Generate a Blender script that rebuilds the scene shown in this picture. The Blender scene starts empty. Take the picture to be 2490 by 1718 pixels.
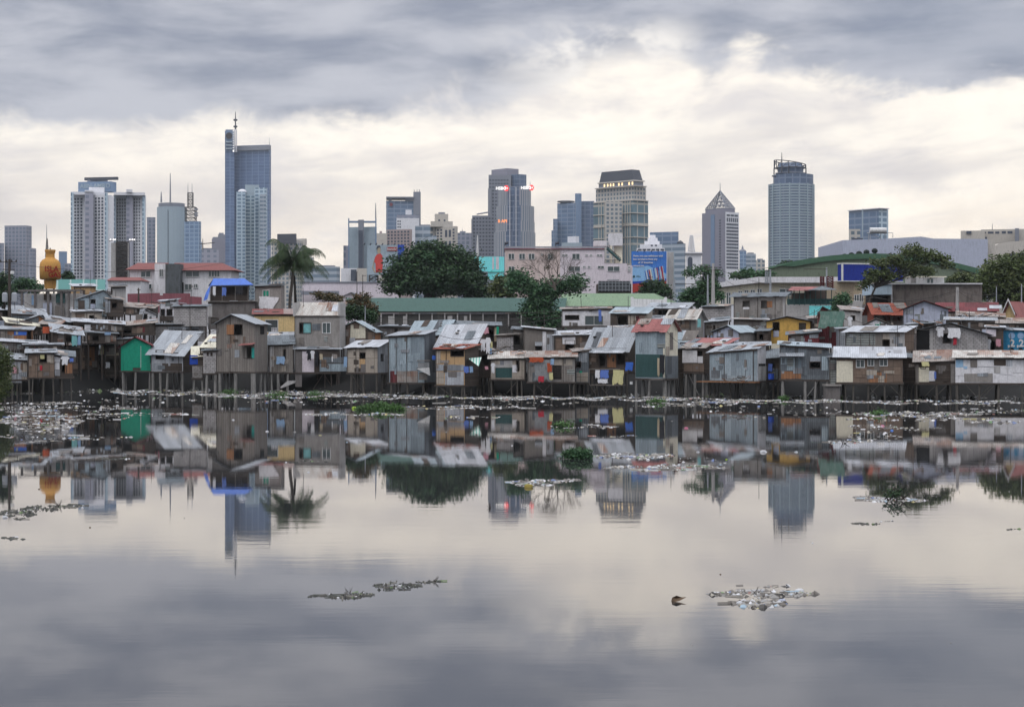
import bpy, math, random
import numpy as np
from mathutils import Vector, Matrix
R = random.Random(7)
HAZE = 0.00006
SC = bpy.context.scene
# ---------------------------------------------------------------- camera, sky, sun, exposure
F, CX, HY, CZ = 4600.0, 1245.0, 822.0, 6.0      # focal length and centre in photo pixels, horizon row, eye height (m)
cd = bpy.data.cameras.new('camera'); cam = bpy.data.objects.new('camera', cd)
SC.collection.objects.link(cam); SC.camera = cam
cam.location = (0, 0, CZ); cam.rotation_euler = (math.radians(90), 0, 0)
cd.sensor_width = 36; cd.lens = 36 * F / 2490; cd.shift_y = -(859 - HY) / 2490
cd.clip_end = 30000; cd.clip_start = .5
SC.view_settings.view_transform = 'Standard'; SC.view_settings.look = 'None'
SC.view_settings.exposure = 0.17; SC.view_settings.gamma = 1
SC.cycles.max_bounces = 6; SC.cycles.diffuse_bounces = 2; SC.cycles.glossy_bounces = 3
SC.cycles.transmission_bounces = 2; SC.cycles.volume_bounces = 0; SC.cycles.transparent_max_bounces = 6
SC.cycles.use_denoising = True; SC.cycles.caustics_reflective = False; SC.cycles.caustics_refractive = False
SUN_EL, SUN_AZ = math.radians(58), math.radians(205)   # behind the camera, a little to its left
sd = bpy.data.lights.new('sun', 'SUN'); sun = bpy.data.objects.new('sun', sd); SC.collection.objects.link(sun)
sd.energy = 0.7; sd.angle = math.radians(25); sd.color = (1, .95, .88)
sdir = Vector((math.sin(SUN_AZ) * math.cos(SUN_EL), math.cos(SUN_AZ) * math.cos(SUN_EL), math.sin(SUN_EL)))
sun.rotation_euler = (-sdir).to_track_quat('-Z', 'Y').to_euler(); sun.location = (0, -50, 200)

class NT:
    """small wrapper for building node trees"""
    def __init__(s, tree): s.t = tree; s.n = tree.nodes; s.l = tree.links
    def put(s, sock, v):
        if v is None: return
        if hasattr(v, 'is_output'): s.l.new(v, sock)
        else: sock.default_value = v
    def m(s, op, a, b=None, c=None, clamp=False):
        n = s.n.new('ShaderNodeMath'); n.operation = op; n.use_clamp = clamp
        for i, v in enumerate((a, b, c)): s.put(n.inputs[i], v)
        return n.outputs[0]
    def ss(s, x, lo, hi):
        n = s.n.new('ShaderNodeMapRange'); n.interpolation_type = 'SMOOTHSTEP'
        for k, v in zip(('Value', 'From Min', 'From Max'), (x, lo, hi)): s.put(n.inputs[k], v)
        return n.outputs[0]
    def mix(s, f, a, b, mode='MIX'):
        n = s.n.new('ShaderNodeMix'); n.data_type = 'RGBA'; n.blend_type = mode
        s.put(n.inputs[0], f)
        for i, v in ((6, a), (7, b)):
            s.put(n.inputs[i], (*v, 1) if isinstance(v, tuple) and len(v) == 3 else v)
        return n.outputs[2]
    def vec(s, x, y, z=0.0):
        n = s.n.new('ShaderNodeCombineXYZ')
        for i, v in enumerate((x, y, z)): s.put(n.inputs[i], v)
        return n.outputs[0]
    def sep(s, v):
        n = s.n.new('ShaderNodeSeparateXYZ'); s.l.new(v, n.inputs[0]); return n.outputs
    def noise(s, v, scale=1.0, det=3.0, rough=.55, dist=0.0):
        n = s.n.new('ShaderNodeTexNoise'); s.put(n.inputs['Vector'], v)
        n.inputs['Scale'].default_value = scale; n.inputs['Detail'].default_value = det
        n.inputs['Roughness'].default_value = rough; n.inputs['Distortion'].default_value = dist
        return n.outputs[0]
    def white(s, v):
        n = s.n.new('ShaderNodeTexWhiteNoise'); s.l.new(v, n.inputs['Vector']); return n.outputs['Value']
    def ramp(s, f, stops, mode='LINEAR'):
        n = s.n.new('ShaderNodeValToRGB'); n.color_ramp.interpolation = mode; s.l.new(f, n.inputs[0])
        e = n.color_ramp.elements
        while len(e) < len(stops): e.new(.5)
        for i, (p, c) in enumerate(stops): e[i].position = p; e[i].color = (*c, 1) if not isinstance(c, float) else (c, c, c, 1)
        return n.outputs[0]
    def curve(s, f, pts):
        n = s.n.new('ShaderNodeFloatCurve'); s.l.new(f, n.inputs['Value']); c = n.mapping.curves[0]
        for i, (x, y) in enumerate(pts):
            if i < 2: c.points[i].location = (x, y)
            else: c.points.new(x, y)
        n.mapping.update(); return n.outputs[0]

# world: overcast cloud sky laid out by direction (azimuth, elevation)
w = bpy.data.worlds.new('World'); SC.world = w; w.use_nodes = True
t = NT(w.node_tree); t.n.clear()
sky = t.n.new('ShaderNodeTexSky'); sky.sky_type = 'NISHITA'; sky.sun_disc = False
sky.sun_elevation = SUN_EL; sky.sun_rotation = SUN_AZ
tc = t.n.new('ShaderNodeTexCoord'); dx, dy, dz = t.sep(tc.outputs['Generated'])
az = t.m('ARCTAN2', dx, dy); el = t.m('ARCSINE', dz)
PX = lambda v: v / F                                   # photo pixels to radians
ax = t.m('MULTIPLY_ADD', az, 1 / (2 * PX(1500)), 0.5, clamp=True)   # 0..1 across +-1500 px
def bx(px): return (px - 1245 + 1500) / 3000
vv = t.vec(t.m('MULTIPLY', az, 8), t.m('MULTIPLY', el, 30))
n1 = t.noise(vv, 1.0, 7, .56, .15)
n4 = t.noise(t.vec(t.m('MULTIPLY', az, 11), t.m('MULTIPLY', el, 26), 2.0), 1.0, 8, .6, .2)
vv2 = t.vec(t.m('MULTIPLY', az, 22), t.m('MULTIPLY', el, 34), 5.0)
n2 = t.noise(vv2, 1.0, 8, .6, .25)
vv3 = t.vec(t.m('MULTIPLY', az, 5), t.m('MULTIPLY_ADD', az, -6, t.m('MULTIPLY', el, 40)), 9.0)
n3 = t.noise(vv3, 1.0, 7, .58, .15)
# height of the underside of the dark cloud deck above the horizon, as a fraction of 1000 px
B1 = t.curve(ax, [(0, .47), (bx(0), .475), (bx(350), .50), (bx(600), .51), (bx(900), .535), (bx(1180), .57), (bx(1380), .62), (bx(1500), .655), (bx(1620), .67),
                  (bx(1730), .63), (bx(1810), .685), (bx(1880), .65), (bx(1960), .62), (bx(2150), .595), (bx(2400), .60), (1, .60)])
h = t.m('MULTIPLY', el, F / 1000)
edge = t.m('ADD', t.m('SUBTRACT', h, B1), t.m('ADD', t.m('MULTIPLY', t.m('SUBTRACT', n2, .5), .26), t.m('MULTIPLY', t.m('SUBTRACT', n1, .5), .10)))
deck = t.mix(t.ss(ax, bx(900), bx(1500)), t.ss(edge, -.04, .05), t.ss(edge, -.025, .05))
# soft grey veil below the deck on the west side, and thin streaks
veilL = t.m('MULTIPLY', t.ss(ax, bx(1500), bx(100)), t.m('MULTIPLY', t.ss(h, .20, .30), t.m('SUBTRACT', 1, t.ss(h, .34, .43))))
veilM = t.m('MULTIPLY', t.ss(n3, .42, .68), t.m('SUBTRACT', 1, t.ss(h, .46, .62)))
veil = t.m('MAXIMUM', t.m('MULTIPLY', veilL, t.ss(n1, .2, .6)), t.m('MULTIPLY', veilM, .55))
lite = t.mix(t.ss(h, .10, .50), (.88, .76, .64), (1.02, .95, .85))
lite = t.mix(t.m('MULTIPLY', t.ss(n2, .35, .7), .7), lite, (1.14, 1.045, .92))
lite = t.mix(t.m('MULTIPLY', t.ss(n4, .42, .68), .8), lite, (.68, .645, .65))
lite = t.mix(t.m('MULTIPLY', veil, .9), lite, (.58, .545, .55))
dark = t.mix(t.ss(n1, .34, .62), (.26, .285, .36), (.51, .52, .575))
wisp = t.m('MULTIPLY', t.ss(n3, .50, .75), t.ss(ax, bx(900), bx(1500)))
dark = t.mix(t.m('MULTIPLY', wisp, .35), dark, (.80, .77, .74))
br = t.m('MULTIPLY', t.m('MULTIPLY', t.ss(ax, bx(1080), bx(1480)), t.m('SUBTRACT', 1, t.ss(ax, bx(1600), bx(1760)))), t.m('SUBTRACT', 1, t.ss(h, .70, .80)))
dark = t.mix(t.m('MULTIPLY', t.m('MULTIPLY', br, t.ss(n2, .40, .62)), .9), dark, (.98, .93, .87))
rr = t.m('MULTIPLY', t.ss(ax, bx(1900), bx(2200)), t.m('MULTIPLY', t.ss(h, .62, .68), t.m('SUBTRACT', 1, t.ss(h, .82, .9))))
dark = t.mix(t.m('MULTIPLY', rr, .35), dark, (.22, .26, .35))
cloud = t.mix(deck, lite, dark)
# unseen cloud behind the viewer, greyed to darken the front walls
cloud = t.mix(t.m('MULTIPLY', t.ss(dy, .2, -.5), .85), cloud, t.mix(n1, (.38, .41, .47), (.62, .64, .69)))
# unseen overcast overhead, brightened to light the scene
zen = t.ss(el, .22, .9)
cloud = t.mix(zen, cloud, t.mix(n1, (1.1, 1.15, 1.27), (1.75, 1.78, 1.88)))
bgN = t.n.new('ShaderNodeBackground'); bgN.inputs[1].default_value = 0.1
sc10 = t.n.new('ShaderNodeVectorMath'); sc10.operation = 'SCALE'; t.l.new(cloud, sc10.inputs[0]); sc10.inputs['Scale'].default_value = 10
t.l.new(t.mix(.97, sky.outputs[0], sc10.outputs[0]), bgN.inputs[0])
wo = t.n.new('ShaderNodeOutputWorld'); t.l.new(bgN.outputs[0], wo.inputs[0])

# ---------------------------------------------------------------- materials
MATS = {}
def mat(name, col, col2=None, rough=.85, kind='plain', isl=.0, stain=.35, p=None, metal=0.0, emit=None, spec=.3, sheet=0.0):
    """procedural material laid out on UVs in metres"""
    if name in MATS: return MATS[name]
    m = bpy.data.materials.new(name); m.use_nodes = True; t = NT(m.node_tree); t.n.clear()
    out = t.n.new('ShaderNodeOutputMaterial'); b = t.n.new('ShaderNodeBsdfPrincipled'); t.l.new(b.outputs[0], out.inputs[0])
    b.inputs['Roughness'].default_value = rough; b.inputs['Metallic'].default_value = metal
    b.inputs['Specular IOR Level'].default_value = spec
    uv = t.n.new('ShaderNodeUVMap').outputs[0]; ux, uy, _ = t.sep(uv)
    c = (*col, 1); rgb = t.n.new('ShaderNodeRGB'); rgb.outputs[0].default_value = c; c = rgb.outputs[0]
    col2 = col2 or tuple(x * .55 for x in col)
    bump = None
    def stripes(x, pitch, width):       # 1 on lines
        return t.m('LESS_THAN', t.m('FRACT', t.m('DIVIDE', x, pitch)), width / pitch)
    if sheet:                            # each roofing sheet / panel its own tone
        cell = t.vec(t.m('FLOOR', t.m('DIVIDE', ux, sheet)), t.m('FLOOR', t.m('DIVIDE', uy, sheet * 2.6)), 3.0)
        wn = t.white(cell)
        c = t.mix(t.m('GREATER_THAN', wn, .62), c, col2)
        c = t.mix(t.m('MULTIPLY', t.m('FRACT', t.m('MULTIPLY', wn, 17.3)), .5), c, tuple(min(1, x * 1.7) for x in col))
    if stain:
        nz = t.noise(t.vec(t.m('MULTIPLY', ux, 1.6), t.m('MULTIPLY', uy, .45)), 1.0, 5, .65)
        c = t.mix(t.m('MULTIPLY', t.ss(nz, .45, .7), stain), c, col2)
        nf = t.noise(uv, 4.0, 3, .7)
        c = t.mix(t.m('MULTIPLY', t.ss(nf, .35, .75), .4), c, tuple(x * .5 for x in col))
        nv = t.noise(t.vec(t.m('MULTIPLY', ux, 5.0), t.m('MULTIPLY', uy, .5), 7.0), 1.0, 4, .6)
        c = t.mix(t.m('MULTIPLY', t.ss(nv, .48, .72), .45), c, tuple(x * .42 for x in col))
    if isl:
        g = t.n.new('ShaderNodeNewGeometry').outputs['Random Per Island']
        c = t.mix(isl, c, t.ramp(g, [(0, .15), (.5, .8), (1, 1.0)]), 'MULTIPLY')
    if kind == 'corr':
        bump = t.m('SINE', t.m('MULTIPLY', ux, 2 * math.pi / .20))
        c = t.mix(t.m('MULTIPLY', t.ss(bump, -.2, 1), .35), c, tuple(x * .5 for x in col))
    elif kind == 'hcorr':
        bump = t.m('SINE', t.m('MULTIPLY', uy, 2 * math.pi / .24))
        c = t.mix(t.m('MULTIPLY', t.ss(bump, 0, 1), .5), c, tuple(x * .4 for x in col))
    elif kind == 'block':
        br = t.n.new('ShaderNodeTexBrick'); t.l.new(uv, br.inputs['Vector']); br.inputs['Scale'].default_value = 1
        br.inputs['Brick Width'].default_value = .42; br.inputs['Row Height'].default_value = .21; br.inputs['Mortar Size'].default_value = .018
        br.inputs['Color1'].default_value = (1, 1, 1, 1); br.inputs['Color2'].default_value = (.72, .72, .72, 1); br.inputs['Mortar'].default_value = (.38, .36, .36, 1)
        c = t.mix(1.0, c, br.outputs[0], 'MULTIPLY')
    elif kind == 'vplank':
        cell = t.white(t.vec(t.m('FLOOR', t.m('DIVIDE', ux, .3)), 1.0))
        c = t.mix(t.m('MULTIPLY', cell, .6), c, col2)
        c = t.mix(t.m('MULTIPLY', stripes(ux, .3, .03), .7), c, (.03, .025, .02))
    elif kind == 'hplank':
        cell = t.white(t.vec(1.0, t.m('FLOOR', t.m('DIVIDE', uy, .25))))
        c = t.mix(t.m('MULTIPLY', cell, .6), c, col2)
        c = t.mix(t.m('MULTIPLY', stripes(uy, .25, .03), .7), c, (.03, .025, .02))
    elif kind == 'panel':                # plywood sheets with joints
        w_, h_ = p or (1.2, 1.0)
        cell = t.white(t.vec(t.m('FLOOR', t.m('DIVIDE', ux, w_)), t.m('FLOOR', t.m('DIVIDE', uy, h_))))
        c = t.mix(t.m('MULTIPLY', cell, .55), c, col2)
        j = t.m('MAXIMUM', stripes(ux, w_, .05), stripes(uy, h_, .05))
        c = t.mix(t.m('MULTIPLY', j, .6), c, (.04, .035, .03))
    elif kind == 'grid':                 # facade: p = (pitch u, width u, pitch v, width v, line colour, glass col)
        pu, wu, pv, wv, lc, gc = p
        mu, mv = stripes(ux, pu, wu), stripes(uy, pv, wv)
        cell = t.white(t.vec(t.m('FLOOR', t.m('DIVIDE', ux, pu)), t.m('FLOOR', t.m('DIVIDE', uy, pv))))
        g = t.mix(t.m('MULTIPLY', cell, .5), gc, tuple(min(1, x * 1.5 + .02) for x in gc))
        c = t.mix(t.m('MAXIMUM', mu, mv), g, lc)
        b.inputs['Roughness'].default_value = .5
    if emit:
        b.inputs['Emission Color'].default_value = (*emit[:3], 1); b.inputs['Emission Strength'].default_value = emit[3]
    t.put(b.inputs['Base Color'], c)
    if bump is not None:
        bn = t.n.new('ShaderNodeBump'); bn.inputs['Strength'].default_value = .6; bn.inputs['Distance'].default_value = .03
        t.l.new(bump, bn.inputs['Height']); t.l.new(bn.outputs[0], b.inputs['Normal'])
    MATS[name] = m
    return m

G = (.30, .285, .275)
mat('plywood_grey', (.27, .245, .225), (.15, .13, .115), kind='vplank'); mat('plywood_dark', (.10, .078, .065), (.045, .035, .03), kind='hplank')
mat('plywood_brown', (.23, .165, .125), (.11, .08, .065), kind='panel', p=(.75, .8)); mat('plywood_tan', (.55, .36, .19), (.36, .24, .14), kind='panel', p=(2.2, 1.5), stain=.5)
mat('wood_grey', (.20, .18, .165), (.12, .105, .095)); mat('wood_dark', (.075, .06, .052), (.03, .026, .024)); mat('wood_orange', (.40, .19, .09), (.2, .1, .06), kind='vplank')
mat('wood_pale', (.48, .42, .36), (.28, .24, .2), kind='panel', p=(1.1, 1.9))
mat('tin_blue', (.31, .375, .42), (.17, .21, .245), kind='corr', sheet=.85, rough=.55, spec=.4); mat('tin_grey', (.31, .335, .37), (.19, .195, .21), kind='corr', sheet=.8, rough=.55, spec=.4)
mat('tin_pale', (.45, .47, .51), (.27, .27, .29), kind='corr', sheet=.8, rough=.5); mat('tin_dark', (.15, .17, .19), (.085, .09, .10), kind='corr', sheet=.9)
mat('tin_lines', (.30, .32, .31), (.2, .2, .19), kind='hcorr')
mat('tin_rust', (.30, .27, .25), (.19, .075, .04), kind='corr', sheet=.75, stain=.75); mat('tin_mixed', (.50, .48, .45), (.26, .13, .085), kind='corr', sheet=.8, stain=.7)
mat('tin_cream', (.66, .62, .5), (.45, .4, .32), kind='corr', sheet=1.0, stain=.5); mat('tin_red', (.33, .13, .125), (.22, .10, .09), kind='corr', sheet=1.2, stain=.3)
mat('tin_orange', (.30, .085, .055), (.2, .06, .04), kind='corr', sheet=1.4, stain=.5); mat('tin_maroon', (.15, .03, .035), (.08, .02, .024), kind='corr', sheet=1.2)
mat('block_pale', (.47, .45, .45), (.30, .28, .27), kind='block'); mat('block_grey', (.36, .34, .33), (.2, .18, .175), kind='block')
mat('concrete', (.29, .27, .255), (.17, .15, .14), stain=.6); mat('concrete_dark', (.17, .155, .15), (.08, .07, .068), stain=.7); mat('concrete_pale', (.45, .435, .43), (.27, .25, .24), stain=.5)
mat('concrete_beige', (.42, .34, .24), (.27, .22, .17), stain=.6); mat('paint_green', (.012, .30, .19), (.01, .23, .15), stain=.35); mat('paint_yellow', (.68, .42, .11), (.5, .3, .1), stain=.25)
mat('paint_palyellow', (.68, .5, .25), (.5, .36, .19), stain=.3); mat('paint_white', (.74, .73, .76), (.45, .44, .44), stain=.45); mat('paint_cream', (.74, .69, .56), (.5, .46, .38), stain=.3)
mat('paint_lavender', (.46, .49, .60), (.36, .38, .47), stain=.35); mat('paint_pink', (.72, .65, .70), (.58, .52, .56), stain=.3); mat('paint_peach', (.66, .54, .51), (.55, .45, .42), stain=.3)
mat('paint_teal', (.05, .42, .36), (.03, .3, .26)); mat('paint_blue', (.02, .07, .42), (.015, .05, .3), stain=.25); mat('paint_sky', (.33, .52, .72), (.25, .4, .55)); mat('paint_red', (.42, .045, .035), (.3, .03, .03))
mat('paint_maroon', (.26, .09, .11), (.17, .06, .07), stain=.5); mat('mesh_green', (.035, .085, .085), (.02, .05, .05)); mat('mesh_teal', (.25, .52, .48), p=(2.2, .25, 2.0, .25, (.62, .80, .78), (.22, .50, .47)), kind='grid')
mat('tarp_blue', (.035, .13, .52), (.02, .07, .33), rough=.5); mat('tarp_green', (.12, .22, .18), (.25, .33, .29), stain=1.0); mat('tarp_white', (.75, .75, .78), (.5, .5, .53)); mat('tarp_grey', (.27, .28, .29), (.14, .14, .15), stain=.8)
mat('tarp_red', (.42, .08, .03), (.25, .06, .03)); mat('cloth_blue', (.12, .2, .55), (.08, .13, .4)); mat('cloth_yellow', (.62, .58, .3), (.45, .42, .25)); mat('cloth_black', (.02, .02, .025)); mat('cloth_pink', (.6, .3, .36))
mat('cloth_red', (.45, .03, .05)); mat('cloth_sky', (.28, .42, .62)); mat('cloth_tan', (.5, .42, .3))
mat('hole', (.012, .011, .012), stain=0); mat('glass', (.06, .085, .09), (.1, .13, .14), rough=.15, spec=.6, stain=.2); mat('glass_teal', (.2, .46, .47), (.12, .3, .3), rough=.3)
mat('frame_white', (.7, .7, .7)); mat('iron', (.06, .055, .055), (.1, .05, .03)); mat('steel', (.36, .38, .42), (.25, .26, .29), rough=.5); mat('roof_green', (.10, .19, .125), (.065, .13, .09), kind='corr', sheet=0, stain=.35)
mat('roof_green_pale', (.21, .30, .19), (.13, .21, .15), kind='corr', stain=.5); mat('roof_teal', (.05, .105, .09), (.035, .07, .062), stain=.4); mat('tiles_red', (.23, .085, .08), (.2, .06, .055), kind='hplank', stain=.3)
mat('moss_wall', (.10, .11, .12), (.05, .055, .05), stain=.8)
def MT(n): return n if not isinstance(n, str) else MATS[n]

# ---------------------------------------------------------------- geometry helpers (everything in world coordinates until built)
def Xp(px, D): return (px - CX) / F * D
def Zp(py, D): return CZ - (py - HY) / F * D
def P(px, py, D): return Vector((Xp(px, D), D, Zp(py, D)))
def thing(name, label, cat, loc=(0, 0, 0), group=None):
    o = bpy.data.objects.new(name, None); SC.collection.objects.link(o); o.location = loc
    o.empty_display_size = .5; o['label'] = label; o['category'] = cat
    if group: o['group'] = group
    return o
class MB:
    def __init__(s): s.v = []; s.f = []; s.uv = []; s.mi = []; s.mats = []; s.smooth = False
    def _m(s, m):
        m = MT(m)
        if m not in s.mats: s.mats.append(m)
        return s.mats.index(m)
    def face(s, pts, m, uv=None):
        i = len(s.v); s.v += [tuple(p) for p in pts]; s.f.append(list(range(i, i + len(pts)))); s.uv.append(uv); s.mi.append(s._m(m)); return s
    def faces(s, verts, faces, m, uvs=None):
        i = len(s.v); s.v += [tuple(p) for p in verts]; k = s._m(m)
        for j, f in enumerate(faces): s.f.append([i + a for a in f]); s.uv.append(uvs[j] if uvs else None); s.mi.append(k)
        return s
    def hexa(s, c, m):      # 8 corners: bottom 0-3 ccw, top 4-7
        return s.faces(c, [(0, 3, 2, 1), (4, 5, 6, 7), (0, 1, 5, 4), (1, 2, 6, 5), (2, 3, 7, 6), (3, 0, 4, 7)], m)
    def obox(s, o, ux, uy, L, Wd, z0, z1, m):   # oriented box: origin corner, 2 horizontal unit vectors
        a = Vector((o.x, o.y, 0)); c = [a, a + ux * L, a + ux * L + uy * Wd, a + uy * Wd]
        return s.hexa([Vector((p.x, p.y, z0)) for p in c] + [Vector((p.x, p.y, z1)) for p in c], m)
    def box(s, x0, x1, y0, y1, z0, z1, m):
        return s.obox(Vector((x0, y0, 0)), Vector((1, 0, 0)), Vector((0, 1, 0)), x1 - x0, y1 - y0, z0, z1, m)
    def tube(s, pts, rad, m, n=6, cap=True):
        pts = [Vector(p) for p in pts]; rad = rad if isinstance(rad, (list, tuple)) else [rad] * len(pts)
        vs = []; fs = []
        for i, p in enumerate(pts):
            d = (pts[min(i + 1, len(pts) - 1)] - pts[max(i - 1, 0)]).normalized()
            a = d.cross(Vector((0, 0, 1)));  a = Vector((1, 0, 0)) if a.length < .05 else a.normalized(); b = d.cross(a)
            for k in range(n): q = 2 * math.pi * k / n; vs.append(p + (a * math.cos(q) + b * math.sin(q)) * rad[i])
        for i in range(len(pts) - 1):
            for k in range(n): fs.append((i * n + k, i * n + (k + 1) % n, (i + 1) * n + (k + 1) % n, (i + 1) * n + k))
        if cap: fs.append(tuple(range(n))); fs.append(tuple((len(pts) - 1) * n + k for k in range(n)))
        return s.faces(vs, fs, m)
    def lathe(s, cx, cy, prof, m, n=20):        # prof: (r, z)
        vs = [(cx + r * math.cos(2 * math.pi * k / n), cy + r * math.sin(2 * math.pi * k / n), z) for r, z in prof for k in range(n)]
        uvs = []; fs = []
        for i in range(len(prof) - 1):
            for k in range(n):
                fs.append((i * n + k, i * n + (k + 1) % n, (i + 1) * n + (k + 1) % n, (i + 1) * n + k))
                c = 2 * math.pi * max(prof[i][0], .1) / n
                uvs.append([(k * c, prof[i][1]), ((k + 1) * c, prof[i][1]), ((k + 1) * c, prof[i + 1][1]), (k * c, prof[i + 1][1])])
        fs.append(tuple((len(prof) - 1) * n + k for k in range(n))); uvs.append([(0, 0)] * n)
        return s.faces(vs, fs, m, uvs)
    def prism(s, poly, d, m):    # polygon (world pts) extruded by vector d, both faces
        n = len(poly); b = [Vector(p) + d for p in poly]
        s.faces(list(poly) + b, [tuple(range(n)), tuple(range(2 * n - 1, n - 1, -1))] + [(i, i + n, (i + 1) % n + n, (i + 1) % n) for i in range(n)], m); return s
    def build(s, name, parent=None, smooth=False, **props):
        me = bpy.data.meshes.new(name); off = Vector(parent.location) if parent is not None and parent.parent is None else Vector((0, 0, 0))
        if parent is not None and parent.parent is not None:
            q = parent
            while q is not None: off += q.location; q = q.parent
        elif parent is None and props.get('loc') is not None: off = Vector(props['loc'])
        loc = props.pop('loc', None)
        if loc is not None and parent is not None: loc = None
        V = np.array(s.v, dtype=np.float64) - np.array(off)
        me.from_pydata(V.tolist(), [], s.f); uvl = me.uv_layers.new(name='UVMap')
        buf = []
        for f, uv, poly in zip(s.f, s.uv, me.polygons):
            if uv is None:
                nn = poly.normal
                if abs(nn.z) < .35:
                    tx, ty = -nn.y, nn.x; l = math.hypot(tx, ty) or 1; tx /= l; ty /= l
                    for i in f: p = s.v[i]; buf += [p[0] * tx + p[1] * ty, p[2]]
                else:
                    for i in f: p = s.v[i]; buf += [p[0], p[1]]
            else:
                for q in uv: buf += [q[0], q[1]]
        uvl.data.foreach_set('uv', buf)
        for m in s.mats: me.materials.append(m)
        me.polygons.foreach_set('material_index', s.mi)
        if smooth: me.polygons.foreach_set('use_smooth', [True] * len(s.f))
        o = bpy.data.objects.new(name, me); SC.collection.objects.link(o)
        if parent is not None: o.parent = parent
        else: o.location = off
        for k, v in props.items(): o[k] = v
        return o
def text(body, name, parent, origin, ux, uz, size, m, depth=.02, align='CENTER', bold=0, sx=1.0):
    """lettering as mesh: origin = anchor of the baseline, ux/uz unit vectors"""
    cu = bpy.data.curves.new('lettering', 'FONT'); cu.body = body; cu.size = size; cu.extrude = depth; cu.align_x = align; cu.offset = bold; cu.resolution_u = 2
    tmp = bpy.data.objects.new('lettering', cu); SC.collection.objects.link(tmp)
    dg = bpy.context.evaluated_depsgraph_get(); me = bpy.data.meshes.new_from_object(tmp.evaluated_get(dg))
    bpy.data.objects.remove(tmp)
    uy = uz.cross(ux); M4 = Matrix(((ux.x * sx, uz.x, uy.x * -1, 0), (ux.y * sx, uz.y, uy.y * -1, 0), (ux.z * sx, uz.z, uy.z * -1, 0), (0, 0, 0, 1)))
    off = Vector((0, 0, 0)); q = parent
    while q is not None: off += q.location; q = q.parent
    me.transform(Matrix.Translation(Vector(origin) - off) @ M4)
    me.materials.clear(); me.materials.append(MT(m)); o = bpy.data.objects.new(name, me); SC.collection.objects.link(o)
    if parent is not None: o.parent = parent
    return o
class Frame:
    """a rotated rectangle on the ground whose front runs from photo column x0 to x1 and whose visible side ends at column x1+side (or x0+side)"""
    def __init__(s, x0, x1, D, side=0, depth=4.0, delta=.42, turn=0.0):
        k0, k1 = (x0 - CX) / F, (x1 - CX) / F
        if side > 0:
            kS = (x1 + side - CX) / F; a = math.atan(kS) + delta; ca, sa = math.cos(a), math.sin(a); N = Vector((k1 * D, D, 0))
            w = (N.x - k0 * D) / (ca + k0 * sa); d = (kS * D - N.x) / (sa - kS * ca); o = N - Vector((ca, -sa, 0)) * w
        elif side < 0:
            kS = (x0 + side - CX) / F; a = math.atan(kS) - delta; ca, sa = math.cos(a), math.sin(a); N = Vector((k0 * D, D, 0))
            w = (k1 * D - N.x) / (ca + k1 * sa); d = (kS * D - N.x) / (sa - kS * ca); o = N
        else:
            a = math.atan((k0 + k1) / 2) + turn; ca, sa = math.cos(a), math.sin(a); o = Vector((k0 * D, D, 0)); w = (k1 * D - o.x) / (ca + k1 * sa); d = depth
        s.o, s.w, s.d, s.D, s.x0, s.x1 = o, w, d, D, x0, x1
        s.ux, s.uy = Vector((ca, -sa, 0)), Vector((sa, ca, 0))
    def p(s, u, v, z): q = s.o + s.ux * u + s.uy * v; return Vector((q.x, q.y, z))
    def u(s, px):      # photo column to distance along the front
        k = (px - CX) / F; return (k * s.o.y - s.o.x) / (s.ux.x - k * s.ux.y)
    def z(s, py): return Zp(py, s.D)
# ---------------------------------------------------------------- the setting: water, ground
def shoreD(px): return float(np.interp(px, [-1500, 0, 180, 300, 480, 640, 870, 1040, 1400, 1650, 2000, 2490, 4000], [203, 203, 205, 221, 216, 211, 208, 196, 198, 195, 188, 187, 187]))
def structure(mb, name, **k):
    o = mb.build(name, **k); o['kind'] = 'structure'; return o
wm = bpy.data.materials.new('lake_water'); wm.use_nodes = True; t = NT(wm.node_tree); t.n.clear()
wout = t.n.new('ShaderNodeOutputMaterial'); gl = t.n.new('ShaderNodeBsdfGlossy'); df = t.n.new('ShaderNodeBsdfDiffuse'); mx = t.n.new('ShaderNodeMixShader')
fr = t.n.new('ShaderNodeFresnel'); fr.inputs['IOR'].default_value = 1.85
tcw = t.n.new('ShaderNodeTexCoord'); wx, wy, _ = t.sep(tcw.outputs['Object'])
nA = t.noise(t.vec(t.m('MULTIPLY', wx, .30), t.m('MULTIPLY', wy, 1.1)), 1.0, 4, .6)
nB = t.noise(t.vec(t.m('MULTIPLY', wx, .5), t.m('MULTIPLY', wy, 4)), 1.0, 2, .5)
calm = t.noise(t.vec(t.m('MULTIPLY', wx, .008), t.m('MULTIPLY', wy, .03)), 1.0, 3, .5)
hgt = t.m('ADD', t.m('MULTIPLY', nA, 1.0), t.m('MULTIPLY', nB, .12))
bn = t.n.new('ShaderNodeBump'); bn.inputs['Strength'].default_value = 1.0
t.l.new(t.m('MULTIPLY_ADD', t.ss(calm, .42, .66), .0018, .0007), bn.inputs['Distance'])
t.l.new(hgt, bn.inputs['Height']); t.l.new(bn.outputs[0], gl.inputs['Normal'])
t.l.new(t.m('MULTIPLY_ADD', t.ss(calm, .42, .60), .022, .010), gl.inputs['Roughness']); gl.inputs['Color'].default_value = (.99, .965, .95, 1)
df.inputs['Color'].default_value = (.028, .030, .032, 1)
t.l.new(fr.outputs[0], mx.inputs[0]); t.l.new(df.outputs[0], mx.inputs[1]); t.l.new(gl.outputs[0], mx.inputs[2]); t.l.new(mx.outputs[0], wout.inputs[0])
mb = MB(); mb.face([(-900, -60, 0), (900, -60, 0), (900, 260, 0), (-900, 260, 0)], wm); structure(mb, 'water')
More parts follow.
